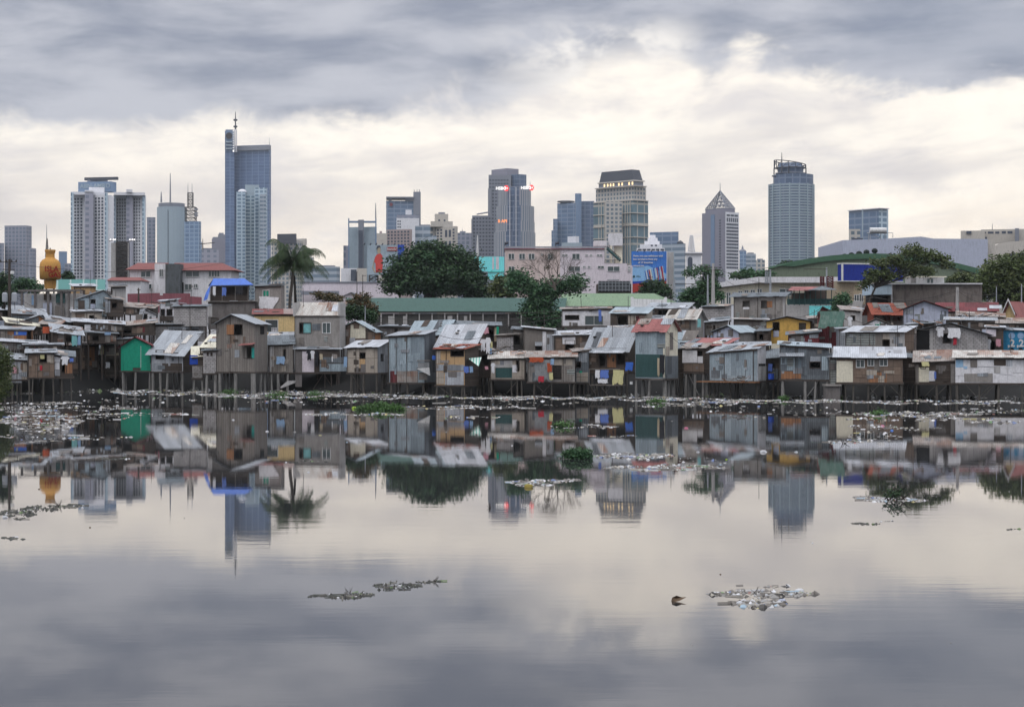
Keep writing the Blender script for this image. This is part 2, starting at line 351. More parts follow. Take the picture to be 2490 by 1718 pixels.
mud = mat('mud', (.009, .0085, .008), (.005, .005, .005), stain=.5)
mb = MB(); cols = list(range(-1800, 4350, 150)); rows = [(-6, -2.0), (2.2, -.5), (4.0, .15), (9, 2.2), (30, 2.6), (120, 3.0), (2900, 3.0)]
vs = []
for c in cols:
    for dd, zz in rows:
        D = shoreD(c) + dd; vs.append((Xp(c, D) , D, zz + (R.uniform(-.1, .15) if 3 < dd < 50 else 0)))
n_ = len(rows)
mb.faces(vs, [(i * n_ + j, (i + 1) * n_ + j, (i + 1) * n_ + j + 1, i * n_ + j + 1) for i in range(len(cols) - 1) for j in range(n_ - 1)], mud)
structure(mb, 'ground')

# ---------------------------------------------------------------- city towers
def gm(name, wall, pu, wu, pv, wv, line, glass): return mat(name, wall, kind='grid', p=(pu, wu, pv, wv, line, glass), stain=.15, spec=.5)  # facade colours are lifted pale blue to paint in distance haze
gm('f_pbcom', (.1, .12, .15), 7.5, .8, 3.8, .5, (0.172, 0.248, 0.387), (0.068, 0.115, 0.225))
gm('f_blue', (.1, .12, .15), 4.2, .9, 3.5, .9, (0.258, 0.353, 0.482), (0.105, 0.172, 0.282))
gm('f_paleblue', (.1, .12, .15), 4.5, 1.3, 3.3, 1.2, (0.457, 0.562, 0.643), (0.134, 0.210, 0.292))
gm('f_grey', (.1, .12, .15), 3.6, 1.3, 3.6, 1.2, (0.248, 0.258, 0.320), (0.105, 0.130, 0.178))
gm('f_greyblue', (.1, .12, .15), 6, .8, 3.8, 1.1, (0.210, 0.267, 0.368), (0.096, 0.153, 0.244))
gm('f_dark', (.1, .12, .15), 5, .8, 4, .8, (0.162, 0.201, 0.282), (0.068, 0.106, 0.178))
gm('f_cream', (.1, .12, .15), 3.4, 1.4, 3.4, 1.4, (0.457, 0.429, 0.396), (0.096, 0.135, 0.168))
gm('f_band', (.1, .12, .15), 60, .4, 3.6, 1.7, (0.362, 0.410, 0.472), (0.124, 0.172, 0.225))
gm('f_condo', (.1, .12, .15), 5.5, 1.2, 3.2, 1.3, (0.419, 0.514, 0.568), (0.096, 0.163, 0.225))
gm('f_pilaster', (.1, .12, .15), 2.2, 1.0, 40, .3, (0.362, 0.362, 0.396), (0.134, 0.172, 0.216))
gm('f_green', (.1, .12, .15), 8, 1.2, 16, 1.6, (0.419, 0.400, 0.358), (0.087, 0.153, 0.188))
gm('f_lilac', (.1, .12, .15), 5, 2.6, 4, 2.0, (0.324, 0.325, 0.396), (0.153, 0.172, 0.225))
mat('c_white', (.78, .78, .82), (.5, .5, .54), stain=.3); mat('c_grey', (.25, .265, .31), (.17, .17, .2), stain=.3); mat('c_lilac', (.27, .265, .32), (.22, .22, .27), stain=.2)
mat('c_blue', (.19, .27, .40), (.15, .2, .28), stain=.2); mat('c_paleblue', (.36, .44, .50), (.3, .37, .42), stain=.2); mat('c_dark', (.07, .075, .095), (.05, .055, .07)); mat('c_cream', (.55, .51, .46), (.42, .39, .35), stain=.3)
mat('c_pink', (.42, .34, .33), (.33, .27, .27), stain=.3); mat('c_win', (.07, .085, .12), stain=.1, rough=.4)
mat('lamp_warm', (.9, .7, .4), emit=(1, .72, .38, 1.1)); mat('lamp_red', (.8, .05, .05), emit=(1, .08, .08, .8)); mat('lamp_white', (.9, .9, .9), emit=(1, .95, .9, .8)); mat('lamp_orange', (.9, .3, .1), emit=(1, .32, .12, .8))
WCOUNT = {}
def block(par, name, x0, x1, yt, D, side=0, m='c_grey', yb=None, delta=.42, ms=None, depth=25, turn=0, zb=3.0):
    f = Frame(x0, x1, D, side, depth, delta, turn); z1 = f.z(yt); z0 = zb if yb is None else f.z(yb)
    c = [f.p(0, 0, z0), f.p(f.w, 0, z0), f.p(f.w, f.d, z0), f.p(0, f.d, z0)]; c += [Vector((q.x, q.y, z1)) for q in c]
    mb = MB(); mb.faces(c, [(0, 1, 5, 4)], m).faces(c, [(1, 2, 6, 5), (2, 3, 7, 6), (3, 0, 4, 7)], ms or m).faces(c, [(4, 5, 6, 7), (0, 3, 2, 1)], 'c_grey' if yb is None else (ms or m))
    mb.build(name, par); return f
def wingrid(par, f, face, us, zs, w, h, m='c_win', name='window', cap=100, thick=.3, frame=None):
    """windows of one facade: every one its own part up to the cap, the rest as one"""
    ux, uy = (f.ux, f.uy) if face == 'f' else ((f.uy, -f.ux) if face == 's' else (-f.uy, f.ux))
    def at(u): return f.p(u, 0, 0) if face == 'f' else (f.p(f.w, u, 0) if face == 's' else f.p(0, u, 0))
    me = None; rest = MB(); n = WCOUNT.get(par.name, 0); made = False
    for z in zs:
        for u in us:
            o = at(u) - uy * .12; o.z = z
            if n < cap:
                if me is None:
                    q = MB(); q.obox(Vector((0, 0, 0)) - ux * (w / 2), ux, uy, w, thick, -h / 2, h / 2, m); ob = q.build(name); ob.parent = par; me = ob.data
                    if frame:
                        fm = MB(); a = -ux * (w / 2 + .12) - uy * .06
                        for (ua, L, za, zb) in ((0, w + .24, h / 2, h / 2 + .12), (0, w + .24, -h / 2 - .12, -h / 2), (0, .12, -h / 2, h / 2), (w + .12, .12, -h / 2, h / 2), (w / 2 + .07, .1, -h / 2, h / 2)):
                            fm.obox(a + ux * ua, ux, uy, L, .14, za, zb, frame)
                        c = fm.build('window_frame', None); c.parent = ob; frm = c.data; frame_me = frm
                else:
                    ob = bpy.data.objects.new(name, me); SC.collection.objects.link(ob); ob.parent = par
                    if frame: c = bpy.data.objects.new('window_frame', frame_me); SC.collection.objects.link(c); c.parent = ob
                ob.location = o - Vector(par.location); n += 1
            else: made = True; rest.obox(o - ux * (w / 2), ux, uy, w, thick, z - h / 2, z + h / 2, m)
    WCOUNT[par.name] = n
    if made: rest.build(name, par)['kind'] = 'stuff'
def span(a, b, n): return [a + (b - a) * (i + .5) / n for i in range(n)]
def lattice(par, name, x0, x1, yb, yt, D, m='iron', r=.25, n=5, x0t=None, x1t=None, deep=None):
    """open steel lattice tower, tapering if x0t, x1t are given"""
    x0t = x0 if x0t is None else x0t; x1t = x1 if x1t is None else x1t; mb = MB(); d = deep or (x1 - x0) / F * D
    def ring(q):
        a = Xp(x0 + (x0t - x0) * q, D); b = Xp(x1 + (x1t - x1) * q, D); z = Zp(yb + (yt - yb) * q, D); s = d * (b - a) / max(.01, Xp(x1, D) - Xp(x0, D)); o = (d - s) / 2
        return [Vector((a, D + o, z)), Vector((b, D + o, z)), Vector((b, D + o + s, z)), Vector((a, D + o + s, z))]
    rs = [ring(i / n) for i in range(n + 1)]
    for k in range(4): mb.tube([q[k] for q in rs], r, m, 4)
    for i in range(n + 1):
        for k in range(4): mb.tube([rs[i][k], rs[i][(k + 1) % 4]], r * .7, m, 4)
        if i < n:
            for k in range(4): mb.tube([rs[i][k], rs[i + 1][(k + 1) % 4]], r * .6, m, 4); mb.tube([rs[i][(k + 1) % 4], rs[i + 1][k]], r * .6, m, 4)
    return mb.build(name, par)
def mast(par, px, yb, yt, D, r=.5, m='c_grey', name='mast'):
    h = Zp(yt, D) - Zp(yb, D)
    MB().tube([P(px, yb, D), P(px, yb, D) + Vector((0, 0, h * .6)), P(px, yt, D)], [r, r * .7, r * .35], m, 5).build(name, par)
def tower(name, label, px, D, cat='tower', group=None): return thing(name, label, cat, (Xp(px, D), D, 3), group)

T = tower('office_tower', 'stepped grey-blue office block at the city edge behind the yellow gas bottle', 44, 1800)
block(T, 'main_block', 11, 64, 548, 1800, 13, 'f_grey'); block(T, 'low_wing', 70, 78, 603, 1790, 10, 'f_grey'); block(T, 'low_wing', -60, 10, 590, 1780, 0, 'f_grey')
T = tower('radio_mast', 'thin pointed lattice mast above the yellow gas bottle', 113, 1500, 'mast')
lattice(T, 'lattice', 110, 117, 625, 580, 1500, r=.22, n=6, x0t=112.5, x1t=114.5); mast(T, 113.5, 580, 545, 1500, .35)
T = tower('office_block', 'small blue office block between gas bottle and white condominium', 153, 1700)
block(T, 'main_block', 143, 163, 611, 1700, 0, 'c_blue'); block(T, 'low_wing', 157, 172, 640, 1690, 0, 'f_grey')
# white condominium
D = 1300; T = tower('condominium_tower', 'wide white twin condominium with rows of small windows and a rooftop bank sign', 262, D)
f = block(T, 'main_wall', 172, 258, 473, D, 14, 'c_white', delta=.55)
for a, b in ((172, 179), (206, 227), (255, 262)): block(T, 'bay', a, b, 468 if a != 206 else 470, D - 3, 0, 'f_paleblue' if a != 206 else 'f_lilac', depth=6, turn=0)
us = [f.u(x) for x in (183, 190, 198, 233, 241, 249)]; zs = [f.z(y) for y in np.linspace(482, 680, 26)]
wingrid(T, f, 'f', us, zs, 1.5, 1.45)
f2 = block(T, 'second_wall', 276, 346, 474, D + 8, 9, 'c_white', delta=.55)
for a, b in ((276, 282), (307, 323), (346, 353)): block(T, 'bay', a, b, 474 if a != 307 else 470, D + 5, 0, 'f_paleblue' if a != 307 else 'f_lilac', depth=6)
wingrid(T, f2, 'f', [f2.u(x) for x in (286, 292, 298, 304, 327, 333, 339)], [f2.z(y) for y in np.linspace(484, 680, 26)], .95, 1.3)
block(T, 'link_wall', 259, 277, 476, D - 2, 0, 'c_white', depth=18)
for a, b, y0, y1 in ((172, 262, 473, 466), (206, 227, 466, 462), (277, 353, 474, 467), (307, 322, 467, 460)): block(T, 'parapet', a, b, y1, D - 1, 0, 'c_white', yb=y0, depth=18)
block(T, 'sign_storey', 190, 270, 441, D + 12, 13, 'c_blue', yb=466); block(T, 'stair_head', 216, 254, 455, D + 6, 0, 'c_white', yb=474); block(T, 'roof_slab', 205, 285, 430, D + 16, 3, 'c_dark', yb=437, depth=22)
block(T, 'roof_storey', 212, 262, 437, D + 20, 0, 'c_grey', yb=442)
fs = Frame(190, 270, D + 12, 13); text('ABN·AMRO', 'lettering', T, fs.p(fs.w * .52, -.3, Zp(453, D)), fs.ux, Vector((0, 0, 1)), 4.4, 'c_paleblue', .1, bold=.04)
# lattice sign tower in front of it
D = 620; T = tower('sign_tower', 'tall concrete and dark steel sign tower with floodlights before the white condominium', 290, D, 'sign tower')
block(T, 'concrete_fin', 270, 283, 590, D, 0, 'concrete_pale', depth=3); block(T, 'concrete_fin', 309, 313, 590, D, 0, 'concrete_pale', depth=3); lattice(T, 'lattice', 283, 309, 680, 588, D, 'iron', .22, 9, deep=3)
block(T, 'back_panel', 284, 308, 588, D + 3.2, 0, 'c_dark', yb=690, depth=.4)
for x in (268, 275, 279, 315, 321, 326): MB().tube([P(x, 584, D - 2), P(x + 2, 581, D - 2)], .25, 'lamp_white', 5).build('floodlight', T)
MB().tube([P(266, 586, D - 1), P(283, 582, D - 1)], .12, 'iron', 4).build('lamp_arm', T); MB().tube([P(310, 588, D - 1), P(328, 582, D - 1)], .12, 'iron', 4).build('lamp_arm', T)
# grey rounded tower
D = 1700; T = tower('office_tower', 'blank pale grey rounded tower with a mast, beside the wide white condominium', 412, D)
mb = MB(); cx = Xp(411, D); r = (447 - 376) / 2 / F * D; mb.lathe(cx, D + r, [(r, 3), (r, Zp(502, D)), (r * .84, Zp(502, D)), (r * .84, Zp(492, D)), (.1, Zp(492, D))], 'c_paleblue', 24); mb.build('shaft', T, smooth=False)
MB().lathe(cx, D + r, [(r * .9, Zp(501, D)), (r * .9, Zp(492.5, D))], 'c_grey', 24).build('crown_ring', T)
MB().box(Xp(408, D), Xp(409.3, D), D - .4, D + 1, Zp(680, D), Zp(510, D), 'c_win').build('window_strip', T)
mast(T, 392, 492, 466, D, .9); mast(T, 414, 492, 421, D, .8)
T = tower('office_block', 'slim grey block squeezed beside the blank rounded tower', 366, 1750); block(T, 'main_block', 357, 378, 528, 1750, 0, 'f_grey')
D = 1600; T = tower('office_tower', 'blue office tower carrying a tall red-grey lattice antenna with dishes', 466, D)
block(T, 'main_block', 448, 484, 538, D, 5, 'f_blue'); lattice(T, 'antenna_base', 450, 474, 538, 503, D + 3, r=.3, n=4); lattice(T, 'antenna_top', 456, 468, 503, 468, D + 4, r=.25, n=4); mast(T, 457, 470, 445, D + 4, .3); mast(T, 467, 470, 445, D + 4, .3)
for y in (511, 520, 526): MB().lathe(Xp(477, D), D, [(1.6, Zp(y, D)), (1.6, Zp(y - 4, D))], 'c_grey', 10).build('dish', T)
for i, (x0, x1, y, D, m, l) in enumerate([(437, 450, 567, 1720, 'f_grey', 'narrow grey block peeping out behind the blue antenna tower'), (474, 491, 588, 1650, 'f_blue', 'low blue-grey block at the foot of the blue antenna tower'),
        (490, 532, 607, 1500, 'f_lilac', 'low beige-grey block with window bands beneath a crane'), (515, 548, 580, 1800, 'c_lilac', 'plain grey-mauve block touching the tallest tower'), (530, 548, 570, 1900, 'c_grey', 'dark grey slab top behind the tallest tower')]):
    T = tower('office_block', l, (x0 + x1) / 2, D); block(T, 'main_block', x0, x1, y, D, 0, m); block(T, 'roof_storey', x0 + 2, x1 - 4, y - 4, D + 3, 0, 'c_grey', yb=y, depth=8)
T = tower('tower_crane', 'small tower crane above the low beige-grey block', 494, 1500, 'crane'); mast(T, 493, 607, 580, 1500, .5, 'iron'); MB().tube([P(487, 593, 1500), P(522, 590, 1500)], .35, 'iron', 4).build('jib', T)
# tallest tower
D = 2133; T = tower('office_tower', 'tallest dark blue glass tower with thin ribs and a rooftop spire', 600, D)
block(T, 'main_block', 570, 654, 352, D, 5, 'f_pbcom'); block(T, 'narrow_slab', 547, 570, 318, D - 4, 0, 'f_pbcom', depth=30); block(T, 'roof_band', 575, 655, 353, D - 3, 4, 'c_grey', yb=364, depth=20); block(T, 'slab_head', 548.5, 567, 315, D - 6, 0, 'c_blue', yb=345, depth=30)
MB().tube([P(557, 330, D - 8), P(557, 330, D - 6)], 3.6, 'iron', 16).build('emblem', T)
for y in (348, 356, 364): MB().box(Xp(551, D), Xp(566, D), D - 7, D - 5, Zp(y, D), Zp(y - 3, D), 'c_paleblue').build('emblem_band', T)
lattice(T, 'mast_lattice', 569, 575, 369, 315, D - 4, 'c_white', .25, 10); mast(T, 572.5, 315, 272, D, .9, 'c_dark')
for y in (294, 310): MB().lathe(Xp(572.5, D), D, [(2.2, Zp(y, D)), (2.2, Zp(y - 4, D))], 'c_dark', 8).build('antenna_ring', T)
for k in range(9): MB().box(Xp(569, D), Xp(570.6, D), D - 9, D - 8, Zp(322 + k * 5.8, D), Zp(320 + k * 5.8, D), 'lamp_white').build('lamp', T)
MB().box(Xp(569, D), Xp(571.6, D), D - 9, D - 8, Zp(371, D), Zp(367, D), 'lamp_white').build('lamp', T); mast(T, 655, 352, 335, D, .3)
D = 1700; T = tower('condominium_tower', 'pale blue-green balcony tower standing in front of the tallest tower', 612, D)
block(T, 'west_block', 575, 597, 466, D, 0, 'f_paleblue'); block(T, 'middle_block', 597, 619, 474, D + 6, 0, 'f_condo'); block(T, 'middle_head', 596, 630, 449, D + 10, 0, 'c_paleblue', yb=476); block(T, 'east_block', 619, 645, 456, D - 2, 5, 'f_paleblue')
block(T, 'east_balcony_stack', 632, 647, 472, D - 4, 0, 'f_band', depth=8); MB().lathe(Xp(586, D), D + 8, [(4, Zp(466, D)), (3.6, Zp(462, D)), (2, Zp(459, D)), (.1, Zp(458, D))], 'c_white', 14).build('dome', T)
for x in (597, 619): block(T, 'rib', x - .8, x + .8, 474, D - 6, 0, 'c_paleblue', depth=5)
T = tower('office_block', 'low block with dark slatted top floor behind the palm', 700, 1500); block(T, 'main_block', 660, 721, 585, 1500, 22, 'f_cream'); block(T, 'dark_head', 674, 719, 568, 1495, 2, 'c_dark', yb=592, depth=18); block(T, 'roof_wing', 719, 742, 580, 1510, 4, 'c_cream', yb=596)
T = tower('office_block', 'pale stepped block just behind the crown of the palm', 755, 1700); block(T, 'main_block', 738, 764, 625, 1700, 0, 'f_cream'); block(T, 'head', 742, 758, 618, 1703, 0, 'c_cream', depth=12); mast(T, 757, 618, 612, 1700, .4)
T = tower('apartment_block', 'long apartment block of stacked white balconies behind palm frond', 795, 1100, 'apartment block'); block(T, 'main_block', 758, 819, 648, 1100, 8, 'f_band'); block(T, 'low_wing', 740, 765, 640, 1120, 0, 'f_band'); block(T, 'roof_wing', 768, 815, 645, 1105, 0, 'c_grey', yb=648)
# blue-grey building with roof frame
D = 900; T = tower('office_building', 'pale blue-grey building with open portal frame on its roof', 880, D, 'office building')
block(T, 'main_block', 847, 914, 551, D, 2, 'c_paleblue'); block(T, 'centre_shaft', 871, 883, 534, D - 2, 2, 'c_grey', depth=6); block(T, 'centre_recess', 872, 882, 560, D - 4, 0, 'c_win', yb=652, depth=1)
for x in (846.5, 912.5): block(T, 'corner_post', x, x + 3, 531, D - 1, 0, 'c_blue', depth=1.5)
block(T, 'roof_beam', 849, 871, 537, D - 1, 0, 'c_blue', yb=541.5, depth=1.5); block(T, 'roof_beam', 885, 913, 537, D - 1, 0, 'c_blue', yb=541.5, depth=1.5); mast(T, 913.5, 531, 493, D, .35); block(T, 'side_wing', 835, 847, 597, D + 4, 0, 'f_grey')
block(T, 'podium_wing', 829, 870, 652, D - 30, 0, 'c_white', depth=18); block(T, 'podium_wing', 868, 892, 652, D - 34, 0, 'c_cream', depth=18); block(T, 'podium_window', 853, 867, 655, D - 32, 0, 'c_win', yb=683, depth=1)
D = 560; T = tower('long_building', 'long low mauve-pink wall of a warehouse behind the pale roofline', 850, D, 'warehouse'); block(T, 'main_wall', 735, 970, 686, D, 0, 'paint_pink', depth=30); block(T, 'roof_edge', 735, 970, 684, D - .3, 0, 'c_grey', yb=687, depth=30); block(T, 'dark_roof', 732, 825, 707, D - 6, 0, 'c_grey', yb=716, depth=4)
# woman billboard
D = 600; T = tower('billboard', 'tall grey billboard of a person in a red shirt beside the mango tree', 930, D, 'billboard')
mb = MB(); mb.box(Xp(893, D), Xp(967, D), D, D + .6, Zp(668, D), Zp(595, D), 'c_paleblue'); mb.build('board', T)
MB().box(Xp(967, D), Xp(983, D), D + .2, D + .8, Zp(640, D), Zp(595, D), 'paint_blue').build('side_board', T)
MB().box(Xp(941, D), Xp(966, D), D - .3, D - .05, Zp(610, D), Zp(601, D), 'paint_red').build('tag', T)
text('bench/', 'lettering', T, P(953.5, 608.3, D) + Vector((0, -.35, 0)), Vector((1, 0, 0)), Vector((0, 0, 1)), 1.15, 'frame_white', .03, bold=.02)
def flatpoly(par, name, pts, D, m, th=.08): MB().prism([P(x, y, D) for x, y in pts], Vector((0, th, 0)), m).build(name, par)
flatpoly(T, 'shirt', [(912, 625), (917, 618), (925, 616), (930, 622), (931, 640), (929, 662), (914, 662), (913, 640), (909, 636)], D - .15, mat('shirt_red', (.62, .07, .06)))
flatpoly(T, 'face', [(918, 602), (923, 600), (926, 606), (925, 614), (921, 618), (917, 612)], D - .15, 'cloth_tan'); flatpoly(T, 'hair', [(915, 604), (918, 597), (924, 597), (926, 603), (922, 601), (918, 604), (917, 609)], D - .22, 'c_dark')
MB().tube([P(910, 633, D - .1), P(906, 650, D - .1), P(912, 662, D - .1)], .22, 'cloth_tan', 5).build('arm', T)
for x in (885, 900, 914, 929, 943, 958): MB().tube([P(x, 595, D - .5), P(x + 2, 592, D - 2)], .2, 'c_dark', 5).build('lamp', T)
lattice(T, 'support_lattice', 898, 918, 710, 668, D + 1, 'iron', .12, 4); lattice(T, 'support_lattice', 935, 955, 710, 668, D + 1, 'iron', .12, 4)
# mid skyline
D = 1700; T = tower('office_tower', 'blue-grey office tower with flat roof slab and lift shaft with antennas', 980, D)
block(T, 'main_block', 939, 1008, 488, D, 0, 'f_greyblue'); block(T, 'lift_shaft', 1005, 1021, 466, D - 2, 2, 'c_grey'); block(T, 'roof_slab', 939, 1006, 478, D - 3, 0, 'c_grey', yb=481, depth=30); block(T, 'roof_pier', 945, 952, 481, D, 0, 'c_grey', yb=489, depth=6); block(T, 'roof_pier', 985, 1005, 481, D, 0, 'c_grey', yb=489, depth=6)
for x in (1007, 1014, 1020): mast(T, x, 466, 460, D, .4)
MB().tube([P(951, 497, D - 1), P(951, 497, D + 1)], 1.6, 'paint_maroon', 12).build('emblem', T)
D = 1200; T = tower('office_building', 'white stepped building set against the blue-grey roof slab tower', 990, D, 'office building')
block(T, 'main_block', 964, 1019, 530, D, 0, 'c_white'); block(T, 'glazed_head', 965, 1018, 522, D + 2, 0, 'f_grey', yb=531); block(T, 'roof_box', 986, 1001, 510, D + 6, 0, 'c_white', yb=523); f = Frame(964, 1019, D); wingrid(T, f, 'f', [f.u(968), f.u(973)], [f.z(y) for y in (538, 545, 552)], .9, .9)
D = 950; T = tower('apartment_block', 'cream apartment block with grid of square balconies behind mango tree', 975, D, 'apartment block')
f = block(T, 'main_block', 940, 997, 557, D, 5, 'c_pink'); wingrid(T, f, 'f', [f.u(x) for x in np.linspace(945, 993, 7)], [f.z(y) for y in np.linspace(563, 602, 6)], 1.0, .9); block(T, 'low_wing', 916, 941, 567, D + 4, 0, 'c_cream'); block(T, 'chimney', 923, 929, 562, D + 6, 0, 'c_pink', depth=3)
D = 1000; T = tower('office_building', 'green-grey banded glass building between the cream blocks', 1030, D, 'office building'); block(T, 'main_block', 1009, 1046, 549, D, 0, 'f_band'); block(T, 'low_wing', 1040, 1062, 573, D - 3, 0, 'f_band'); block(T, 'corner_fin', 1007, 1009.5, 545, D - 4, 0, 'c_white', depth=3); block(T, 'roof_ramp', 1023, 1046, 546, D + 6, 0, 'c_grey', depth=8)
D = 1050; T = tower('office_tower', 'cream stepped deco tower with small windows right of the banded glass', 1080, D); T['label'] = 'cream stepped tower with tall centre windows and a small block on top'
f = block(T, 'main_block', 1060, 1106, 550, D, 7, 'c_cream', delta=.6); block(T, 'second_tier', 1047, 1101, 538, D + 4, 0, 'c_cream', yb=551); block(T, 'top_tier', 1057, 1090, 520, D + 6, 0, 'c_cream', yb=539); block(T, 'roof_cap', 1066, 1082, 516, D + 8, 0, 'c_grey', yb=521, depth=8); block(T, 'west_wing', 1044, 1061, 548, D + 10, 0, 'f_cream')
wingrid(T, f, 'f', [f.u(1065), f.u(1073), f.u(1103)], [f.z(y) for y in np.linspace(558, 603, 7)], 1.2, 1.0); wingrid(T, f, 'f', [f.u(1085), f.u(1094)], [f.z(567), f.z(594)], 1.5, 4.0); wingrid(T, Frame(1057, 1090, D + 6), 'f', [2.5, 5.5], [Zp(534, D)], 1, 1)
T = tower('office_block', 'small grey block in the gap before the dark grid building', 1130, 1500); block(T, 'main_block', 1113, 1147, 566, 1500, 0, 'f_grey'); block(T, 'roof_storey', 1118, 1132, 562, 1505, 0, 'c_grey', yb=567); mast(T, 1124, 562, 556, 1500, .3)
D = 1350; T = tower('office_building', 'dark mauve-grey building with regular square window grid', 1174, D, 'office building'); f = block(T, 'main_block', 1148, 1203, 524, D, 0, 'c_grey'); block(T, 'side_step', 1146, 1150, 532, D - 1, 0, 'c_grey', depth=12)
wingrid(T, f, 'f', [f.u(x) for x in np.linspace(1153, 1198, 7)], [f.z(y) for y in np.linspace(531, 618, 11)], 1.35, 1.15); MB().tube([P(1159, 521, D), P(1187, 516, D)], .5, 'c_grey', 4).build('roof_boom', T)
D = 1600; T = tower('office_tower', 'tall stepped mauve-grey tower rising behind the ribbed bank tower', 1230, D)
f = block(T, 'main_block', 1188, 1243, 425, D, 0, 'c_grey', depth=30); block(T, 'top_box', 1195, 1232, 409, D + 5, 29, 'c_lilac', delta=.9, yb=426); block(T, 'glass_corner', 1243, 1256, 423, D - 2, 24, 'f_dark', delta=.9); block(T, 'low_step', 1186.5, 1195, 458, D - 2, 0, 'c_grey', depth=14)
wingrid(T, f, 'f', [f.u(x) for x in (1192, 1199, 1206, 1213, 1220, 1227, 1234)], [f.z(y) for y in np.linspace(438, 600, 20)], 1.5, 1.3)
D = 1300; T = tower('bank_tower', 'ribbed round-fronted bank tower with lit white letters and red badges', 1252, D)
cx = Xp(1252, D); r = lambda a, b: (b - a) / 2 / F * D
for nm, a, b, yt, yb in (('lower_tier', 1200, 1303, 562, None), ('middle_tier', 1204, 1301, 536, 562), ('second_tier', 1206, 1300, 498, 536), ('upper_tier', 1211, 1292, 454, 498)):
    rr_ = r(a, b); c2 = Xp((a + b) / 2, D); z0 = 3 if yb is None else Zp(yb, D); mb = MB(); prof = []
    vs = []; n = 22; m_ = 'f_pilaster'
    for i in range(n + 1): q = math.pi + math.pi * i / n; vs.append((c2 + rr_ * math.cos(q), D + 22 + 20 * math.sin(q)))
    acc = 0; pts = vs
    for i in range(n):
        (xa, ya), (xb, yb_) = pts[i], pts[i + 1]; L = math.hypot(xb - xa, yb_ - ya); z1 = Zp(yt, D)
        glass = 8 <= i <= 12
        mb.face([(xa, ya, z0), (xb, yb_, z0), (xb, yb_, z1), (xa, ya, z1)], 'f_dark' if glass else m_, [(acc, z0), (acc + L, z0), (acc + L, z1), (acc, z1)]); acc += L
    mb.face([(x, y, Zp(yt, D)) for x, y in pts], 'c_grey'); mb.faces([(pts[0][0], D + 22, z0), (pts[-1][0], D + 22, z0), (pts[-1][0], D + 22, Zp(yt, D)), (pts[0][0], D + 22, Zp(yt, D))], [(1, 0, 3, 2)], 'c_grey'); mb.build(nm, T)
for y, a, b in ((452, 1209, 1297), (533, 1204, 1300)): MB().lathe(Xp((a + b) / 2, D), D + 20, [(r(a, b), Zp(y + 1, D)), (r(a, b), Zp(y - 1, D))], 'c_grey', 28).build('canopy', T)
for x in (1239, 1254): MB().box(Xp(x, D), Xp(x + 1.5, D), D + .5, D + 2, Zp(600, D), Zp(455, D), 'c_white').build('rib', T)
for x, sx in ((1218, 1.0), (1279, 1.0)):
    yy = D - 4 if x > 1250 else D + 1
    text('HSBC', 'lettering', T, P(x, 461, D) * 1 + Vector((0, yy - D, 0)), Vector((1, 0, 0)), Vector((0, 0, 1)), 2.9, 'lamp_white', .1, bold=.1)
    c = P(x + 13, 457.5, D) + Vector((0, yy - D, 0)); s_ = 1.9
    MB().prism([c + Vector((-s_, 0, 0)), c + Vector((-s_ * .5, 0, s_)), c + Vector((s_ * .5, 0, s_)), c + Vector((s_, 0, 0)), c + Vector((s_ * .5, 0, -s_)), c + Vector((-s_ * .5, 0, -s_))], Vector((0, .3, 0)), 'lamp_red').build('badge', T)
    MB().prism([c + Vector((-.9, -.2, .7)), c + Vector((0, -.2, 0)), c + Vector((-.9, -.2, -.7))], Vector((0, .1, 0)), 'lamp_white').build('badge_mark', T)
    MB().prism([c + Vector((.9, -.2, .7)), c + Vector((0, -.2, 0)), c + Vector((.9, -.2, -.7))], Vector((0, .1, 0)), 'lamp_white').build('badge_mark', T)
text('B API', 'lettering', T, P(1222, 541, D) + Vector((0, -1, 0)), Vector((1, 0, 0)), Vector((0, 0, 1)), 2.8, 'lamp_orange', .1, bold=.1)
mast(T, 1289, 452, 441, D, .25)
D = 1700; T = tower('office_tower', 'pale grey-green stepped glass tower with round roof disc', 1375, D)
block(T, 'main_block', 1355, 1398, 493, D, 2, 'f_greyblue'); block(T, 'west_step', 1345, 1356, 532, D - 2, 0, 'f_greyblue', depth=16); block(T, 'low_step', 1341, 1350, 560, D - 4, 0, 'f_greyblue', depth=14); MB().lathe(Xp(1377, D), D + 10, [(8, Zp(490, D)), (7.6, Zp(487, D))], 'c_dark', 18).build('roof_disc', T); MB().lathe(Xp(1377, D), D + 10, [(5, Zp(493, D)), (5, Zp(490, D))], 'c_grey', 12).build('roof_drum', T)
T = tower('office_tower', 'dark blue slab tower with round stair drum beside the mansard tower', 1420, 1750); block(T, 'main_block', 1398, 1445, 489, 1750, 0, 'f_dark'); MB().lathe(Xp(1406.5, 1740), 1744, [(3.0, 3), (3.0, Zp(470, 1740)), (.1, Zp(470, 1740))], 'c_blue', 16).build('stair_drum', T)
T = tower('office_block', 'small pale box building in front of the pale stepped glass tower', 1385, 1100); block(T, 'main_block', 1366, 1415, 590, 1100, 0, 'c_paleblue'); block(T, 'roof_box', 1380, 1400, 574, 1103, 8, 'c_white', yb=591, delta=.7)
